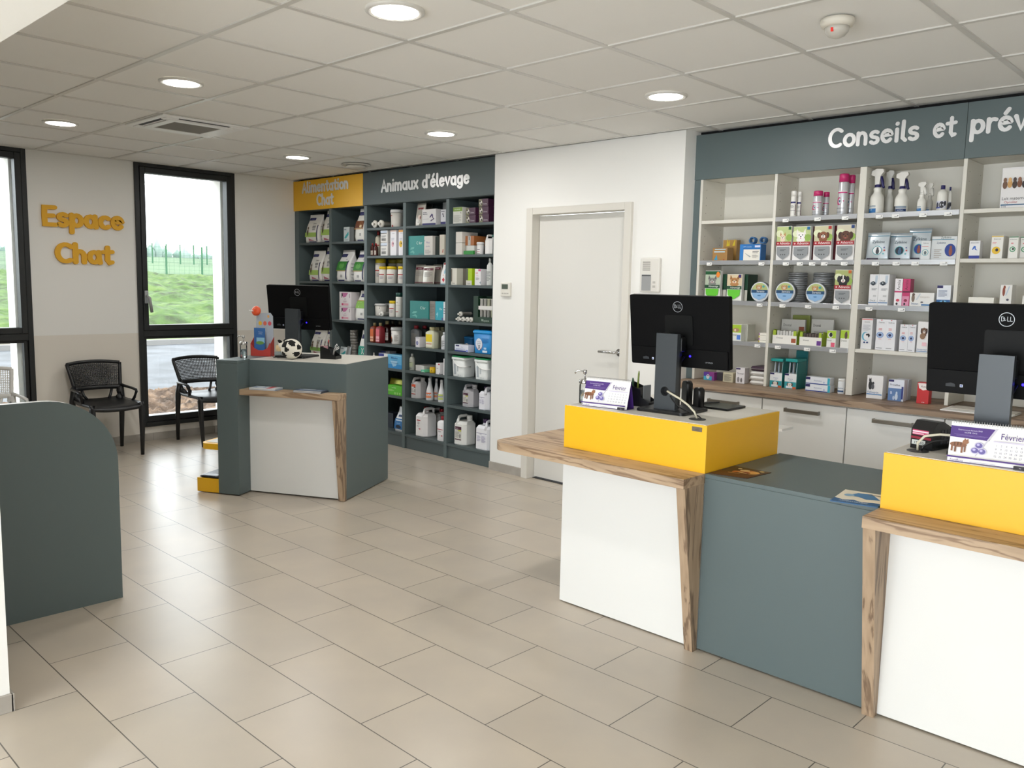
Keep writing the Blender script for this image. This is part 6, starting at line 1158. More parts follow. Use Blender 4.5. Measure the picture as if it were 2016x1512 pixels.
P('tub',3.087,3.526,1.189,0.121,0.114,0.121,'dots','#dedbd4','medicine_tub','tub','plain white tub with lid, left one on the shelf level with the computer screen')
P('tub',3.211,3.532,1.189,0.090,0.116,0.090,'dots','#b9b6ae','medicine_tub','tub','plain white tub behind the white scoops and yellow-lidded jar')  # white tub given a greyer colour as painted shade
P('syringe',3.050,3.392,1.189,0.045,0.034,0.100,'','#eceae4','syringe','syringe','white plastic dosing syringe lying in front of the two plain white tubs')
P('jar',3.069,3.288,1.189,0.062,0.147,0.062,'redline','#e9e5de','medicine_jar','jar','white jar with yellow lid beside the tall green-lidded jar',cap='#e8c91c',group='jars with yellow lids')
P('jar',3.070,3.193,1.189,0.067,0.224,0.067,'tallred','#e4e2da','medicine_jar','jar','tall white jar with dark green lid and small red stripe',cap='#1d4a43')
P('sqbottle',3.050,3.540,0.936,0.061,0.186,0.070,'orange','#7a3014','medicine_bottle','bottle','brown bottle with orange label and gold cap',cap='#a69a6e')
P('sqbottle',3.050,3.450,0.936,0.067,0.189,0.070,'pink','#8a2c33','medicine_bottle','bottle','bottle with pink label and gold cap beside the orange one',cap='#a69a6e')
P('bottle',3.122,3.455,0.936,0.092,0.207,0.092,'bigwhite','#33100c','medicine_bottle','bottle','large dark brown bottle with wide white label',cap='#a69a6e')
P('bottle',3.219,3.475,0.936,0.062,0.206,0.062,'','#2a0f0c','medicine_bottle','bottle','dark bottle in the shade behind the white tub with orange dog picture, left of two',cap='#5c5746',group='dark bottles behind the tub')  # glass and cap darkened in colour for the shade behind the tub
P('bottle',3.218,3.367,0.936,0.062,0.208,0.062,'','#2a0f0c','medicine_bottle','bottle','dark bottle in the shade behind the white tub with orange dog picture, right of two',cap='#5c5746',group='dark bottles behind the tub')  # shade painted in: same darkened glass and cap
P('tub',3.084,3.274,0.936,0.118,0.156,0.118,'tubor','#e9e7e2','medicine_tub','tub','white tub with orange and black picture beside the dark brown bottle')
P('bottle',3.060,3.537,0.718,0.029,0.120,0.029,'','#dedcd6','medicine_bottle','bottle','white bottle whose top just shows above the desk edge',cap='#dedcd6')
P('box',3.050,3.364,0.718,0.135,0.127,0.080,'bluetop','#e4e6ea','medicine_box','box','white carton with dark lettering whose top shows above the desk edge')
P('box',3.170,3.491,0.718,0.138,0.135,0.080,'bluetop','#d9dce6','medicine_box','box','white and blue carton standing behind the one at the desk edge')
P('box',3.050,3.192,0.718,0.207,0.127,0.100,'effer','#5fb2e0','medicine_box','box','bright blue carton lettered Effehydran')
P('box',3.070,3.074,0.718,0.028,0.167,0.100,'','#dfe4ea','medicine_box','box','narrow pale carton squeezed between the bright blue carton and the upright')
P('box',3.050,3.196,0.469,0.224,0.089,0.100,'greenbox','#5fbf2e','medicine_box','box','bright green carton with white printing')
P('pouch',3.170,3.353,0.469,0.220,0.128,0.050,'','#a9a83a','food_pouch','bag','olive yellow bag standing behind the bright green carton')
P('bag',3.050,3.133,0.132,0.138,0.226,0.120,'bluebag','#e6ebf0','pet_food_bag','bag','white bag with blue picture on the bottom shelf beside the desk')
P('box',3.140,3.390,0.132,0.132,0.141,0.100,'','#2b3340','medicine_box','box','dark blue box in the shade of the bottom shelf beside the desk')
P('pouch',3.050,2.875,2.004,0.115,0.198,0.050,'redpouch','#bdb8ae','food_pouch','pouch','silver pouch with dark red top leaning on the top shelf')
P('pouch',3.220,2.965,2.004,0.090,0.201,0.040,'','#4d4d4b','food_pouch','bag','large grey plastic bag standing behind the silver pouch')
P('box',3.050,2.726,2.004,0.182,0.136,0.120,'horse','#dedcdc','medicine_box','box','white carton with purple animal figure and navy base stripe')
P('box',3.050,2.540,2.004,0.065,0.124,0.060,'horse2','#d5d5da','medicine_box','box','small white carton with navy base beside the upright, in front of the grey box')
P('box',3.172,2.642,2.004,0.085,0.200,0.060,'','#6a6d6e','medicine_box','box','tall grey carton standing behind the small navy-based carton')
P('box',3.050,2.894,1.748,0.213,0.169,0.070,'cfor','#2f8f8c','medicine_box','box','teal carton lettered C for on the second shelf')
P('box',3.050,2.730,1.748,0.112,0.164,0.090,'phos','#d8d4ce','medicine_box','box','beige white carton with violet lettering right of the teal carton')
P('box',3.080,2.650,1.748,0.046,0.159,0.090,'','#2d3835','medicine_box','box','dark grey-green carton right of the beige white one')
P('box',3.050,2.552,1.748,0.062,0.170,0.040,'redfig','#cfc8ba','medicine_box','box','tall beige carton with small red figure beside the upright')
P('pouch',3.090,2.910,1.496,0.130,0.172,0.030,'silv','#b5b0a6','food_pouch','pouch','silver pouch with dark red band, left one of the three leaning pouches',group='silver pouches')
P('pouch',3.040,2.732,1.496,0.151,0.162,0.030,'silv','#b5b0a6','food_pouch','pouch','silver pouch with dark red band, front one in the middle of the three leaning pouches',group='silver pouches')
P('pouch',3.090,2.679,1.496,0.115,0.173,0.030,'silv','#9b968c','food_pouch','pouch','silver pouch with dark red band, right one of the three leaning pouches',group='silver pouches')
P('bag',3.050,2.533,1.496,0.096,0.188,0.080,'redheart','#f0efee','pet_food_bag','bag','white bag with red top and small red heart')
P('box',3.050,2.847,1.189,0.256,0.157,0.070,'cfor','#23827f','medicine_box','box','darker teal carton lettered C for on the shelf level with the screen top')
P('box',3.060,2.681,1.189,0.074,0.160,0.050,'greylab','#8f8983','medicine_box','box','grey-brown printed carton between the two teal cartons')
P('box',3.050,2.577,1.189,0.105,0.162,0.070,'chr','#31a5b8','medicine_box','box','light turquoise carton right of the darker teal one')
P('box',3.050,2.505,1.189,0.039,0.160,0.100,'bluedots','#e6e8ec','medicine_box','box','white edge carton between the turquoise carton and the upright')
P('sqbottle',3.080,2.950,0.936,0.111,0.188,0.050,'greylab','#56585a','medicine_bottle','bottle','grey flat bottle with dark red cap, left one of two',cap='#7d1622',group='grey bottles with red caps')
P('sqbottle',3.180,2.954,0.936,0.089,0.185,0.050,'','#3b3d3e','medicine_bottle','bottle','grey flat bottle with dark red cap standing in the shade, right one of two',cap='#7d1622',group='grey bottles with red caps')  # darker copy of the front bottle's grey, as painted shade
P('box',3.050,2.866,0.936,0.056,0.090,0.110,'oval','#e6e2e6','medicine_box','box','small white carton with violet oval in front of the grey bottles')
P('sqbottle',3.050,2.708,0.936,0.109,0.186,0.070,'yellow','#cdceb4','medicine_bottle','bottle','translucent bottle with bright yellow label, front one of the row of three',cap='#b6ae86',group='translucent bottles')
P('sqbottle',3.150,2.755,0.936,0.095,0.181,0.070,'','#bfc0a8','medicine_bottle','bottle','translucent bottle, second one of the row of three',cap='#b6ae86',group='translucent bottles')  # body a step darker than the front bottle, as painted shade
P('sqbottle',3.220,2.768,0.936,0.076,0.178,0.070,'','#adae98','medicine_bottle','bottle','translucent bottle, hindmost one of the row of three',cap='#9a946f',group='translucent bottles')  # body and cap darkened further, painting shade towards the back
P('bottle',3.062,2.552,0.936,0.048,0.150,0.048,'grlab','#e8e9ec','medicine_bottle','bottle','white bottle with fine print beside the upright, end of the translucent row',cap='#e8e9ec')
P('bottle',3.064,2.987,0.718,0.050,0.149,0.050,'canlab','#b9bdb4','spray_can','spray can','silver spray can with pale green label',cap='#c4c7c6')
P('box',3.100,2.893,0.718,0.118,0.051,0.160,'','#dcdad6','medicine_box','box','wide low white carton lying behind the small green one')
P('box',3.050,2.789,0.718,0.053,0.021,0.090,'teal2','#6fd0a0','medicine_box','box','small mint green carton in front of the white one')
P('jar',3.064,2.705,0.718,0.053,0.050,0.053,'blackdots','#e0b818','medicine_jar','jar','small bright yellow jar beside the red-marked carton',cap='#e6b414')
P('box',3.050,2.589,0.718,0.054,0.098,0.090,'redcorner','#e8e6e6','medicine_box','box','white carton with red corner next to the yellow jar')
P('box',3.050,2.501,0.718,0.032,0.142,0.060,'','#e6e4e6','medicine_box','box','white carton cut by the upright right of the red-cornered one')
P('jerry',3.050,2.908,0.469,0.110,0.191,0.130,'canor','#bcbabb','canister','canister','grey plastic canister with orange label and handle',cap='#c9c8c8')
P('cone',3.183,2.872,0.469,0.054,0.193,0.054,'conor','#dadadc','medicine_bottle','bottle','tall conical white bottle with orange label, left one of three',cap='#d2d2d4',group='conical bottles with orange labels')
P('cone',3.063,2.747,0.469,0.069,0.199,0.069,'conor','#dadadc','medicine_bottle','bottle','tall conical white bottle with orange label, front middle one of three',cap='#d2d2d4',group='conical bottles with orange labels')
P('cone',3.143,2.739,0.469,0.050,0.189,0.050,'conor','#dadadc','medicine_bottle','bottle','tall conical white bottle with orange label, right, shaded one of three',cap='#d2d2d4',group='conical bottles with orange labels')
P('cone',3.065,2.586,0.469,0.061,0.197,0.061,'congr','#e9e9ea','medicine_bottle','bottle','tall conical white bottle with yellow-green label beside the upright',cap='#dcdcdc')
P('jerry',3.050,2.825,0.132,0.141,0.264,0.160,'canred','#eceaea','canister','canister','large white canister with red cap and red hazard diamond on the bottom shelf',cap='#9c1d28',left=1)
P('jerry',3.240,2.853,0.132,0.105,0.233,0.120,'','#b8b6b2','canister','canister','white canister in the shade behind the large one with the red cap',cap='#9c1d28')  # white plastic coloured grey to paint the shade behind the front canister
P('sqbottle',3.050,2.550,0.132,0.087,0.218,0.070,'redbot','#efedee','medicine_bottle','bottle','white bottle with red cap and red stripe on the bottom shelf',cap='#9c1d28')
P('box',3.050,2.358,2.004,0.114,0.135,0.100,'gncap','#dadad2','medicine_box','box','white carton with green top panel on the top shelf, rightmost column')
P('box',3.070,2.220,2.004,0.116,0.065,0.120,'purp','#4a2740','medicine_box','box','dark purple carton with cow picture, lower one of the short stack of two',group='dark purple cartons')
P('box',3.070,2.223,2.071,0.114,0.059,0.120,'purp','#4a2740','medicine_box','box','dark purple carton with cow picture, upper one of the short stack of two',group='dark purple cartons')
P('box',3.070,2.064,2.004,0.113,0.066,0.140,'purp','#4a2740','medicine_box','box','dark purple carton with cow picture, bottom one of the tall stack of three',group='dark purple cartons')
P('box',3.070,2.068,2.071,0.110,0.061,0.140,'purp','#4a2740','medicine_box','box','dark purple carton with cow picture, middle one of the tall stack of three',group='dark purple cartons')
P('box',3.070,2.072,2.134,0.109,0.060,0.140,'purp','#4a2740','medicine_box','box','dark purple carton with cow picture, top one of the tall stack of three',group='dark purple cartons')
P('box',3.050,2.338,1.748,0.077,0.096,0.160,'','#d9d5cd','medicine_box','box','plain white carton, lower one of the two stacked left of the cardboard box',group='plain white stacked cartons')
P('box',3.050,2.338,1.846,0.078,0.090,0.180,'','#d9d5cd','medicine_box','box','plain white carton, upper one of the two stacked left of the cardboard box',group='plain white stacked cartons')
P('box',3.080,2.232,1.748,0.095,0.074,0.120,'','#d6d4cf','medicine_box','box','white carton under the brown cardboard box')
P('box',3.080,2.240,1.824,0.104,0.078,0.140,'tape','#a8683a','cardboard_box','box','brown cardboard box with silver tape lying on a white carton')
P('box',3.045,2.216,1.748,0.116,0.031,0.020,'','#2a8a35','packet','packet','small bright green packet lying in front of the white carton')
P('tub',3.064,2.126,1.748,0.064,0.100,0.064,'tublab','#dcdad8','medicine_tub','tub','small white tub with wide flat lid in front of the cardboard box')
P('jerry',3.050,1.998,1.748,0.071,0.159,0.090,'','#e4e2df','canister','canister','white plastic canister at the right end, next to the small flat-lidded tub',cap='#1d6a5a')
P('box',3.050,2.396,1.496,0.073,0.139,0.110,'greystr','#dcd9ce','medicine_box','box','white carton with grey edge stripe, leftmost on the third shelf of the right column')
P('box',3.120,2.340,1.496,0.038,0.138,0.050,'','#6a665c','medicine_box','box','grey-brown carton behind, between the striped carton and the lime green one')
P('box',3.050,2.209,1.496,0.070,0.137,0.060,'lime','#a8c818','medicine_box','box','white and lime green carton')
P('box',3.050,2.105,1.496,0.070,0.133,0.110,'h2','#e6e4e6','medicine_box','box','white carton with red lettering next to the lime green one')
P('bottle',3.060,2.000,1.496,0.051,0.221,0.051,'grlab','#d6d8d4','medicine_bottle','bottle','tall white bottle with grey print at the right end of the third shelf',cap='#c4c6c2')
P('rack',3.060,2.046,1.189,0.232,0.218,0.100,'','#173524','display_rack','display rack','dark green display rack with two rows of white syringes')
P('syringe',3.050,2.313,1.232,0.042,0.036,0.140,'','#c9c7c0','syringe','syringe','small syringe lying on top of the pile left of the green rack',group='syringes piled left of the green rack')
P('syringe',3.050,2.336,1.189,0.042,0.038,0.140,'','#d4d2cb','syringe','syringe','small syringe, leftmost of the bottom row left of the green rack',group='syringes piled left of the green rack')
P('syringe',3.050,2.282,1.189,0.042,0.040,0.140,'','#d4d2cb','syringe','syringe','small syringe, second of the bottom row left of the green rack',group='syringes piled left of the green rack')
P('syringe',3.050,2.227,1.189,0.042,0.042,0.140,'','#d4d2cb','syringe','syringe','small syringe, third of the bottom row left of the green rack',group='syringes piled left of the green rack')
P('syringe',3.050,2.184,1.189,0.042,0.044,0.140,'','#d4d2cb','syringe','syringe','small syringe, rightmost of the bottom row left of the green rack',group='syringes piled left of the green rack')
P('box',3.050,2.291,0.936,0.168,0.059,0.070,'vbox','#dfe3ee','medicine_box','box','white carton with navy base below the green rack')
P('sqtub',3.170,2.346,0.936,0.113,0.121,0.070,'ovw','#1d5f8f','medicine_tub','tub','blue tub in the shade behind the navy-based carton',cap='#1d5f8f')
P('sqtub',3.050,2.051,0.936,0.225,0.193,0.170,'bluetub','#1583c6','medicine_tub','tub','large bright blue rectangular tub with white oval label',cap='#1a8fd2')
P('sqtub',3.050,2.341,0.718,0.163,0.179,0.160,'whtub','#e9ecea','bucket','bucket','white bucket with green lid and handle, left one of two',cap='#1f9a5c',handle=1,group='white buckets with green lids')
P('sqtub',3.050,2.061,0.718,0.164,0.180,0.160,'whtub','#e9ecea','bucket','bucket','white bucket with green lid and handle, right one of two',cap='#1f9a5c',handle=1,group='white buckets with green lids')
P('jerry',3.060,2.233,0.469,0.116,0.192,0.120,'canpur','#aeacb0','canister','canister','grey canister with dark red and white label, left one on the shelf above the bottom',cap='#c6c4c6')
P('jerry',3.050,2.024,0.469,0.113,0.193,0.110,'canfine','#e4e4ea','canister','canister','white canister with purple cap, right one on the shelf above the bottom',cap='#3a1f4a',left=1)
P('jerry',3.050,2.309,0.132,0.135,0.257,0.160,'canpur','#e2e2de','canister','canister','large white canister with dark red label on the bottom shelf beside the door wall',cap='#dcdcd8')
P('jerry',3.050,2.023,0.132,0.173,0.255,0.120,'canfine','#e6e6ea','canister','canister','large white canister with purple cap and fine print on the bottom shelf',cap='#3a1f4a',left=1)
P('box',3.165,-0.048,1.688,0.107,0.084,0.080,'kraft','#a8804c','medicine_box','box','brown carton with light blue stripes, the low one in front')
P('box',3.300,-0.041,1.688,0.099,0.143,0.050,'kraft2','#ad8648','medicine_box','box','brown carton with yellow tabs standing behind the low brown one')
P('box',3.165,-0.263,1.688,0.145,0.105,0.070,'blubox','#2a6fb4','medicine_box','box','blue and white carton below the two blue rings')
P('ring',3.175,-0.262,1.796,0.076,0.048,0.050,'','#3a6a9c','coiled_collar','collar','blue coiled dog collar, left one on the blue and white carton',group='blue coils on the carton')
P('ring',3.175,-0.334,1.796,0.065,0.046,0.050,'','#3a6a9c','coiled_collar','collar','blue coiled dog collar, right one at the edge of the blue and white carton',group='blue coils on the carton')
P('box',3.330,-0.289,1.688,0.079,0.142,0.050,'','#9a9a96','medicine_box','box','plain grey carton behind the right end of the blue and white carton')
P('box',3.165,-0.006,1.432,0.112,0.194,0.030,'advcatT','#e8e8e4','flea_treatment_box','box','green and white carton with tabby cat picture and orange spot',group='green cartons with cats')
P('box',3.165,-0.165,1.432,0.107,0.172,0.030,'advcat','#e8e8e4','flea_treatment_box','box','green and white carton with brown cat picture, right of the tabby cat one',group='green cartons with cats')
P('box',3.210,-0.063,1.432,0.038,0.172,0.130,'grnstack','#163d2a','flea_treatment_box','box','dark green edged carton pile behind the tabby cat carton',group='green cartons with cats')
P('box',3.210,-0.216,1.432,0.037,0.173,0.130,'grnstack','#163d2a','flea_treatment_box','box','dark green edged carton pile behind the brown cat carton',group='green cartons with cats')
P('disc',3.165,-0.344,1.432,0.136,0.127,0.035,'seresto','#d9dde2','collar_tin','tin','round collar tin with dog picture in the left bay, half hidden by the upright',group='round collar tins standing upright')
P('box',3.165,-0.194,1.175,0.075,0.107,0.050,'dogyg','#e6e9e4','medicine_box','box','small carton with yellow-green dog picture')
P('box',3.217,-0.231,1.175,0.034,0.108,0.100,'mesh','#cfd0c6','medicine_box','box','pale striped carton right behind the small dog picture carton')
P('box',3.165,-0.382,1.175,0.057,0.015,0.080,'thin0','#e9e6dc','packet','packet','flat packet, bottom one of the little stack beside the upright',group='stack of flat packets')
P('box',3.165,-0.382,1.191,0.057,0.015,0.080,'thin1','#e9e6dc','packet','packet','flat packet, second one of the little stack beside the upright',group='stack of flat packets')
P('box',3.165,-0.382,1.206,0.057,0.015,0.080,'thin0','#e9e6dc','packet','packet','flat packet, third one of the little stack beside the upright',group='stack of flat packets')
P('box',3.165,-0.382,1.222,0.057,0.015,0.080,'thin1','#e9e6dc','packet','packet','flat packet, top one of the little stack beside the upright',group='stack of flat packets')
P('box',3.165,-0.011,0.903,0.078,0.053,0.050,'purpcat','#8a3f8c','medicine_box','box','purple and blue carton on the worktop behind the computer')
P('box',3.200,-0.072,0.903,0.042,0.053,0.050,'','#3d3a42','medicine_box','box','dark carton between the purple and the beige cartons on the worktop')
P('box',3.165,-0.152,0.903,0.072,0.062,0.060,'greylab','#c9c2a8','medicine_box','box','beige printed carton on the worktop beside the computer screen')
P('box',3.165,-0.240,0.903,0.062,0.101,0.060,'whitecat','#e2dfe2','medicine_box','box','white carton with grey print on the worktop left of the stacked bags')
P('flatbag',3.165,-0.357,0.903,0.108,0.028,0.160,'','#dcdad6','padded_bag','bag','white padded bag, lowest of the pile beside the upright',group='pile of padded bags')
P('flatbag',3.165,-0.357,0.933,0.108,0.028,0.160,'','#e2e0dc','padded_bag','bag','white padded bag, second from below in the pile beside the upright',group='pile of padded bags')
P('flatbag',3.165,-0.357,0.963,0.108,0.028,0.160,'','#d8d6d2','padded_bag','bag','thin white bag under the dark one in the pile',group='pile of padded bags')
P('flatbag',3.165,-0.357,0.993,0.108,0.028,0.160,'','#3a2338','padded_bag','bag','dark purple bag on top of the pile of white bags',group='pile of padded bags')
P('can',3.167,-0.526,1.950,0.035,0.159,0.035,'cannavy','#e4e2dc','spray_can','spray can','slim white spray can with navy band, front one of two on the top shelf',cap='#e8e6e0',group='slim white spray cans')
P('can',3.202,-0.547,1.950,0.028,0.157,0.028,'cannavy','#e4e2dc','spray_can','spray can','slim white spray can with navy band, rear one of two on the top shelf',cap='#e8e6e0',group='slim white spray cans')
P('can',3.167,-0.673,1.950,0.056,0.151,0.056,'canpink','#c8c9cc','spray_can','spray can','short silver spray can with pink cap, front one of two',cap='#c02a6a',group='silver spray cans with pink caps')
P('can',3.232,-0.700,1.950,0.036,0.148,0.036,'canpink','#c8c9cc','spray_can','spray can','short silver spray can with pink cap, rear one of two',cap='#c02a6a',group='silver spray cans with pink caps')
P('can',3.167,-0.824,1.950,0.057,0.240,0.057,'canpink','#c8c9cc','spray_can','spray can','tall silver spray can with pink cap, front one of two',cap='#c02a6a',group='silver spray cans with pink caps')
P('can',3.231,-0.847,1.950,0.039,0.237,0.039,'canpink','#c8c9cc','spray_can','spray can','tall silver spray can with pink cap, rear one of two',cap='#c02a6a',group='silver spray cans with pink caps')
P('box',3.165,-0.486,1.688,0.096,0.210,0.030,'adv0','#e9e7e6','flea_treatment_box','box','white and dark red carton with long-eared tan puppy picture',group='dog treatment cartons on one shelf')
P('box',3.165,-0.600,1.688,0.110,0.206,0.030,'adv1','#e9e7e6','flea_treatment_box','box','white and dark red carton with white terrier picture',group='dog treatment cartons on one shelf')
P('box',3.165,-0.731,1.688,0.109,0.206,0.030,'adv2','#e9e7e6','flea_treatment_box','box','white and dark red carton with brown and white hound picture',group='dog treatment cartons on one shelf')
P('box',3.165,-0.867,1.688,0.108,0.207,0.030,'adv3','#e9e7e6','flea_treatment_box','box','white and dark red carton with chocolate brown dog picture',group='dog treatment cartons on one shelf')
P('box',3.210,-0.519,1.688,0.045,0.209,0.100,'','#5c1620','flea_treatment_box','box','dark red edge of a carton right behind the long-eared tan puppy carton',group='dog treatment cartons on one shelf')
P('box',3.210,-0.645,1.688,0.045,0.207,0.100,'','#5c1620','flea_treatment_box','box','dark red edge of a carton right behind the white terrier carton',group='dog treatment cartons on one shelf')
P('box',3.210,-0.780,1.688,0.045,0.207,0.100,'','#5c1620','flea_treatment_box','box','dark red edge of a carton right behind the brown and white hound carton',group='dog treatment cartons on one shelf')
P('disc',3.165,-0.513,1.432,0.133,0.129,0.035,'seresto','#d9dde2','collar_tin','tin','round collar tin with dog picture standing before the left stack of tins',group='round collar tins standing upright')
P('disc',3.165,-0.708,1.432,0.127,0.126,0.035,'seresto','#d9dde2','collar_tin','tin','round collar tin with dog picture standing before the right stack of tins',group='round collar tins standing upright')
P('tin',3.225,-0.537,1.432,0.114,0.025,0.114,'','#8f9296','collar_tin_flat','tin','flat silver collar tin, bottom one of the left stack',group='stacked flat silver tins')
P('tin',3.225,-0.537,1.459,0.114,0.025,0.114,'','#8f9296','collar_tin_flat','tin','flat silver collar tin, second one of the left stack',group='stacked flat silver tins')
P('tin',3.225,-0.537,1.486,0.114,0.025,0.114,'','#8f9296','collar_tin_flat','tin','flat silver collar tin, third one of the left stack',group='stacked flat silver tins')
P('tin',3.225,-0.537,1.513,0.114,0.025,0.114,'','#8f9296','collar_tin_flat','tin','flat silver collar tin, fourth one of the left stack',group='stacked flat silver tins')
P('tin',3.225,-0.537,1.540,0.114,0.025,0.114,'','#8f9296','collar_tin_flat','tin','flat silver collar tin, fifth one of the left stack',group='stacked flat silver tins')
P('tin',3.225,-0.537,1.567,0.114,0.025,0.114,'','#8f9296','collar_tin_flat','tin','flat silver collar tin, sixth one of the left stack',group='stacked flat silver tins')
P('tin',3.225,-0.537,1.594,0.114,0.025,0.114,'','#8f9296','collar_tin_flat','tin','flat silver collar tin, top one of the left stack',group='stacked flat silver tins')
P('tin',3.224,-0.699,1.432,0.119,0.025,0.119,'','#8f9296','collar_tin_flat','tin','flat silver collar tin, bottom one of the right stack',group='stacked flat silver tins')
P('tin',3.224,-0.699,1.459,0.119,0.025,0.119,'','#8f9296','collar_tin_flat','tin','flat silver collar tin, second one of the right stack',group='stacked flat silver tins')
P('tin',3.224,-0.699,1.486,0.119,0.025,0.119,'','#8f9296','collar_tin_flat','tin','flat silver collar tin, third one of the right stack',group='stacked flat silver tins')
P('tin',3.224,-0.699,1.513,0.119,0.025,0.119,'','#8f9296','collar_tin_flat','tin','flat silver collar tin, fourth one of the right stack',group='stacked flat silver tins')
P('tin',3.224,-0.699,1.540,0.119,0.025,0.119,'','#8f9296','collar_tin_flat','tin','flat silver collar tin, fifth one of the right stack',group='stacked flat silver tins')
P('tin',3.224,-0.699,1.567,0.119,0.025,0.119,'','#8f9296','collar_tin_flat','tin','flat silver collar tin, sixth one of the right stack',group='stacked flat silver tins')
P('tin',3.224,-0.699,1.594,0.119,0.025,0.119,'','#8f9296','collar_tin_flat','tin','flat silver collar tin, top one of the right stack',group='stacked flat silver tins')
P('box',3.165,-0.870,1.432,0.100,0.203,0.030,'advbig','#e9e7e6','flea_treatment_box','box','tall white and dark red carton with black and white dog picture')
P('tray',3.165,-0.527,1.175,0.159,0.091,0.090,'trayA','#e4e4de','display_tray','display tray','open display tray with green sides and brown square, holding strips',group='open display trays')
P('tray',3.165,-0.694,1.175,0.141,0.089,0.090,'trayB','#e4e4de','display_tray','display tray','open display tray with green sides and purple square',group='open display trays')
P('box',3.290,-0.519,1.175,0.155,0.152,0.020,'lidA','#c9c9c6','medicine_box','box','grey carton with brown square standing up behind the left display tray')
P('box',3.290,-0.708,1.175,0.139,0.160,0.020,'lidB','#cdcdca','medicine_box','box','grey carton with purple square standing up behind the right display tray')
P('box',3.360,-0.537,1.175,0.114,0.178,0.020,'','#8f9a50','display_card','card','olive green card behind the left grey carton')
P('box',3.165,-0.821,1.175,0.055,0.101,0.050,'dogsm','#e6e6e2','medicine_box','box','small white carton with black dog and pink square')
P('box',3.165,-0.903,1.175,0.055,0.108,0.050,'dogsm2','#e6e6e2','medicine_box','box','small white carton with sitting cat picture beside the upright')
P('toothpaste',3.165,-0.486,0.903,0.080,0.180,0.130,'tooth','#e6eaec','display_box','display box','clear and teal display carton of toothpaste with dog picture, left one',group='toothpaste display boxes')
P('toothpaste',3.165,-0.582,0.903,0.077,0.185,0.130,'tooth','#e6eaec','display_box','display box','clear and teal display carton of toothpaste with dog picture, right one',group='toothpaste display boxes')
P('box',3.360,-0.557,0.903,0.077,0.227,0.012,'dogteal','#1f7f86','display_card','card','teal card with brown and white dog picture standing up behind')
P('box',3.165,-0.758,0.903,0.155,0.043,0.060,'longbox','#e4e8ee','toothpaste_box','box','long white and blue carton, lower one of two',group='long white and blue cartons')
P('box',3.165,-0.756,0.947,0.151,0.043,0.060,'longbox','#e4e8ee','toothpaste_box','box','long white and blue carton, upper one of two',group='long white and blue cartons')
P('jar',3.166,-0.893,0.903,0.041,0.090,0.041,'jarblue','#e6e9ec','medicine_bottle','bottle','small white bottle with blue print beside the double upright',cap='#eceeee')
P('spray',3.167,-1.016,1.950,0.079,0.255,0.079,'sprblue','#e3e1da','trigger_spray_bottle','spray bottle','large white trigger spray bottle with blue label, leftmost',group='trigger spray bottles')
P('spray',3.281,-1.048,1.950,0.049,0.255,0.049,'','#d9d7d0','trigger_spray_bottle','spray bottle','large white trigger spray bottle with navy trigger standing behind the leftmost one',head='#1e1c50',group='trigger spray bottles')
P('spray',3.167,-1.153,1.950,0.075,0.227,0.075,'sprdark','#e3e1da','trigger_spray_bottle','spray bottle','medium white trigger spray bottle with navy collar and dark label',head='#1e1c50',group='trigger spray bottles')
P('spray',3.166,-1.265,1.950,0.047,0.164,0.047,'sprblue','#e3e1da','trigger_spray_bottle','spray bottle','small white trigger spray bottle with blue label',nocollar=1,group='trigger spray bottles')
P('spray',3.251,-1.281,1.950,0.034,0.164,0.034,'sprblue','#b5b3ac','trigger_spray_bottle','spray bottle','small trigger spray bottle in the shade behind the small white one',nocollar=1,group='trigger spray bottles')  # shaded copy: white of the front bottle darkened in the colour
P('bottle',3.166,-1.369,1.950,0.052,0.139,0.052,'bwlab','#e3e1da','medicine_bottle','bottle','small pump bottle with navy collar and black print, front one of two',cap='#26245e',group='small pump bottles with navy collars')
P('bottle',3.221,-1.394,1.950,0.022,0.133,0.022,'bwlab','#e3e1da','medicine_bottle','bottle','small pump bottle with navy collar and black print, rear one of two',cap='#26245e',group='small pump bottles with navy collars')
P('pouch',3.165,-1.048,1.688,0.126,0.158,0.030,'zyl0','#b9c2c8','supplement_pouch','pouch','pale blue-grey pouch with round picture, left one',group='pale blue-grey pouches')
P('pouch',3.197,-1.159,1.688,0.121,0.154,0.030,'zyl1','#b9c2c8','supplement_pouch','pouch','pale blue-grey pouch with round picture, middle one with a dark cat',group='pale blue-grey pouches')
P('pouch',3.229,-1.250,1.688,0.121,0.180,0.030,'zyl2','#b9c2c8','supplement_pouch','pouch','pale blue-grey pouch with round picture, tallest one with a brown dog',group='pale blue-grey pouches')
P('box',3.150,-1.317,1.688,0.048,0.104,0.030,'zylsm','#d6d9da','medicine_box','box','small pale carton in front of the tallest pouch')
P('box',3.165,-1.405,1.688,0.127,0.127,0.100,'zylbox','#d2d5d6','medicine_box','box','wide pale display carton with round brown dog picture')
P('box',3.165,-1.048,1.432,0.051,0.177,0.100,'ocryl','#e2e2e4','medicine_box','box','tall white carton with eye picture, left one of two',group='cartons with eyes')
P('box',3.165,-1.103,1.432,0.057,0.177,0.100,'ocryl','#e2e2e4','medicine_box','box','tall white carton with eye picture, right one of two',group='cartons with eyes')
P('box',3.165,-1.185,1.432,0.041,0.154,0.060,'acta','#e6e2e6','medicine_box','box','white carton with pink stripe and upright lettering')
P('box',3.165,-1.227,1.432,0.040,0.154,0.060,'actb','#c0356a','medicine_box','box','pink carton next to the white one with pink stripe')
P('box',3.165,-1.312,1.432,0.127,0.078,0.050,'silat','#e2e1de','medicine_box','box','wide low white carton with sitting dog and blue line')
P('box',3.165,-1.423,1.432,0.070,0.121,0.050,'bluedog','#dfe3ea','medicine_box','box','white carton with navy corner and blue dog picture above the computer')
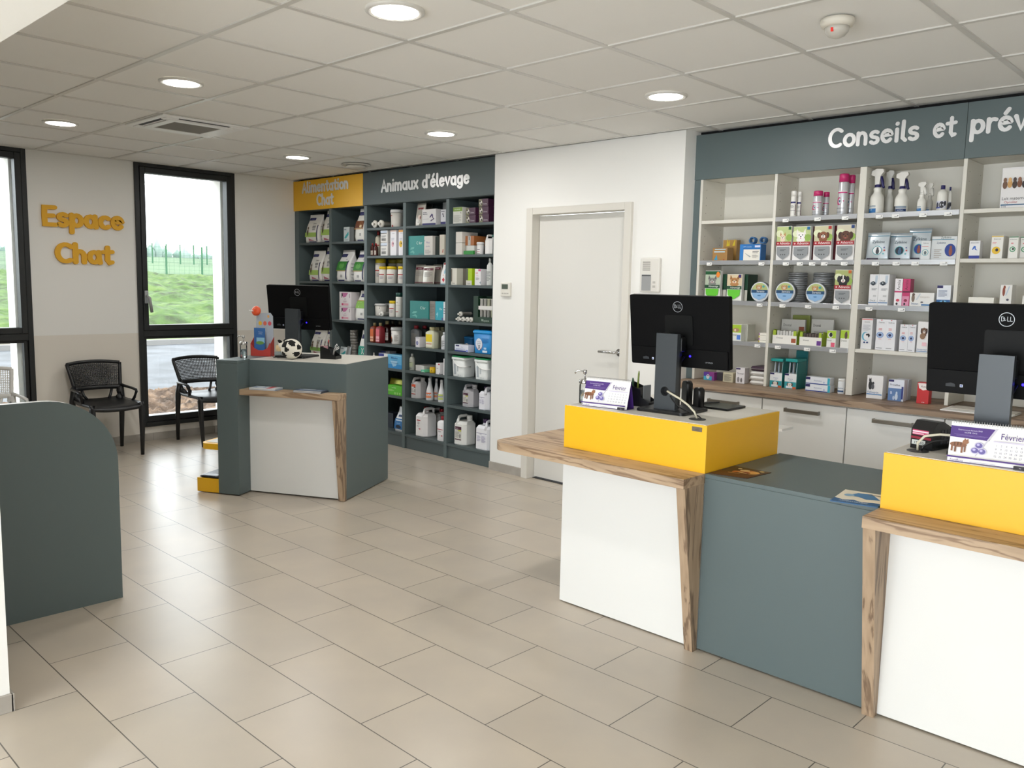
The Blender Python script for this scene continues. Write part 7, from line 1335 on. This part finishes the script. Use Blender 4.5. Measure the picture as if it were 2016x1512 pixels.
P('box',3.165,-1.026,1.180,0.062,0.177,0.090,'sonot','#e2e2e4','medicine_box','box','tall white carton with blue arc and black dog')
P('box',3.165,-1.107,1.180,0.057,0.175,0.100,'oti','#e2e2e6','medicine_box','box','tall white carton with blue target, left one of the taller pair',group='cartons with blue targets')
P('box',3.165,-1.161,1.180,0.052,0.175,0.100,'oti','#e2e2e6','medicine_box','box','tall white carton with blue target, right one of the taller pair',group='cartons with blue targets')
P('box',3.165,-1.233,1.180,0.046,0.152,0.060,'oti','#e0e0e4','medicine_box','box','white carton with blue target, left one of the shorter pair',group='cartons with blue targets')
P('box',3.165,-1.276,1.180,0.039,0.153,0.060,'oti','#e0e0e4','medicine_box','box','white carton with blue target, right one of the shorter pair',group='cartons with blue targets')
P('box',3.165,-1.333,1.180,0.058,0.172,0.050,'dogpic','#e4e2e2','medicine_box','box','white carton with brown dog picture half hidden by the computer')
P('box',3.120,-1.110,0.903,0.090,0.132,0.060,'catpic','#e6e4e4','medicine_box','box','white carton with two black cats on the worktop')
P('box',3.120,-1.228,0.903,0.085,0.120,0.050,'prevbox','#dfe3ee','medicine_box','box','white and blue carton with dog silhouettes on the worktop, front one of two',group='white and blue cartons on the worktop')
P('box',3.200,-1.232,0.903,0.069,0.117,0.050,'','#c9ced9','medicine_box','box','white and blue carton behind, rear one of two on the worktop',group='white and blue cartons on the worktop')
P('box',3.120,-1.371,0.903,0.062,0.117,0.050,'redbox','#c3262a','medicine_box','box','red carton with white top on the worktop at the computer edge')
P('box',3.165,-1.737,1.952,0.160,0.203,0.100,'lait','#e2e0e0','milk_carton','box','large white carton with row of kittens and puppies picture on the top shelf')
P('box',3.165,-1.556,1.695,0.052,0.093,0.050,'bluedrop','#e4e4e6','medicine_box','box','small white carton with blue animal figure and navy base')
P('box',3.165,-1.661,1.695,0.055,0.117,0.100,'tgt_y','#e6e4de','medicine_box','box','white carton with yellow target picture')
P('box',3.165,-1.736,1.695,0.043,0.112,0.100,'tgt_g','#e6e4de','medicine_box','box','white carton with green target picture')
P('box',3.200,-1.782,1.695,0.047,0.112,0.100,'tgt_g','#e4e2dc','medicine_box','box','white carton behind the one with the green target, cut by the picture edge')
P('box',3.165,-1.608,1.440,0.122,0.052,0.080,'','#e6e4da','medicine_box','box','flat white carton above the right computer')
P('box',3.165,-1.722,1.440,0.054,0.120,0.080,'setter','#e4e2de','medicine_box','box','white carton with red-brown setter dog picture above the right computer')
P('box',3.165,-1.819,1.440,0.042,0.066,0.080,'','#e2e0da','medicine_box','box','white carton above the right end of the right computer')
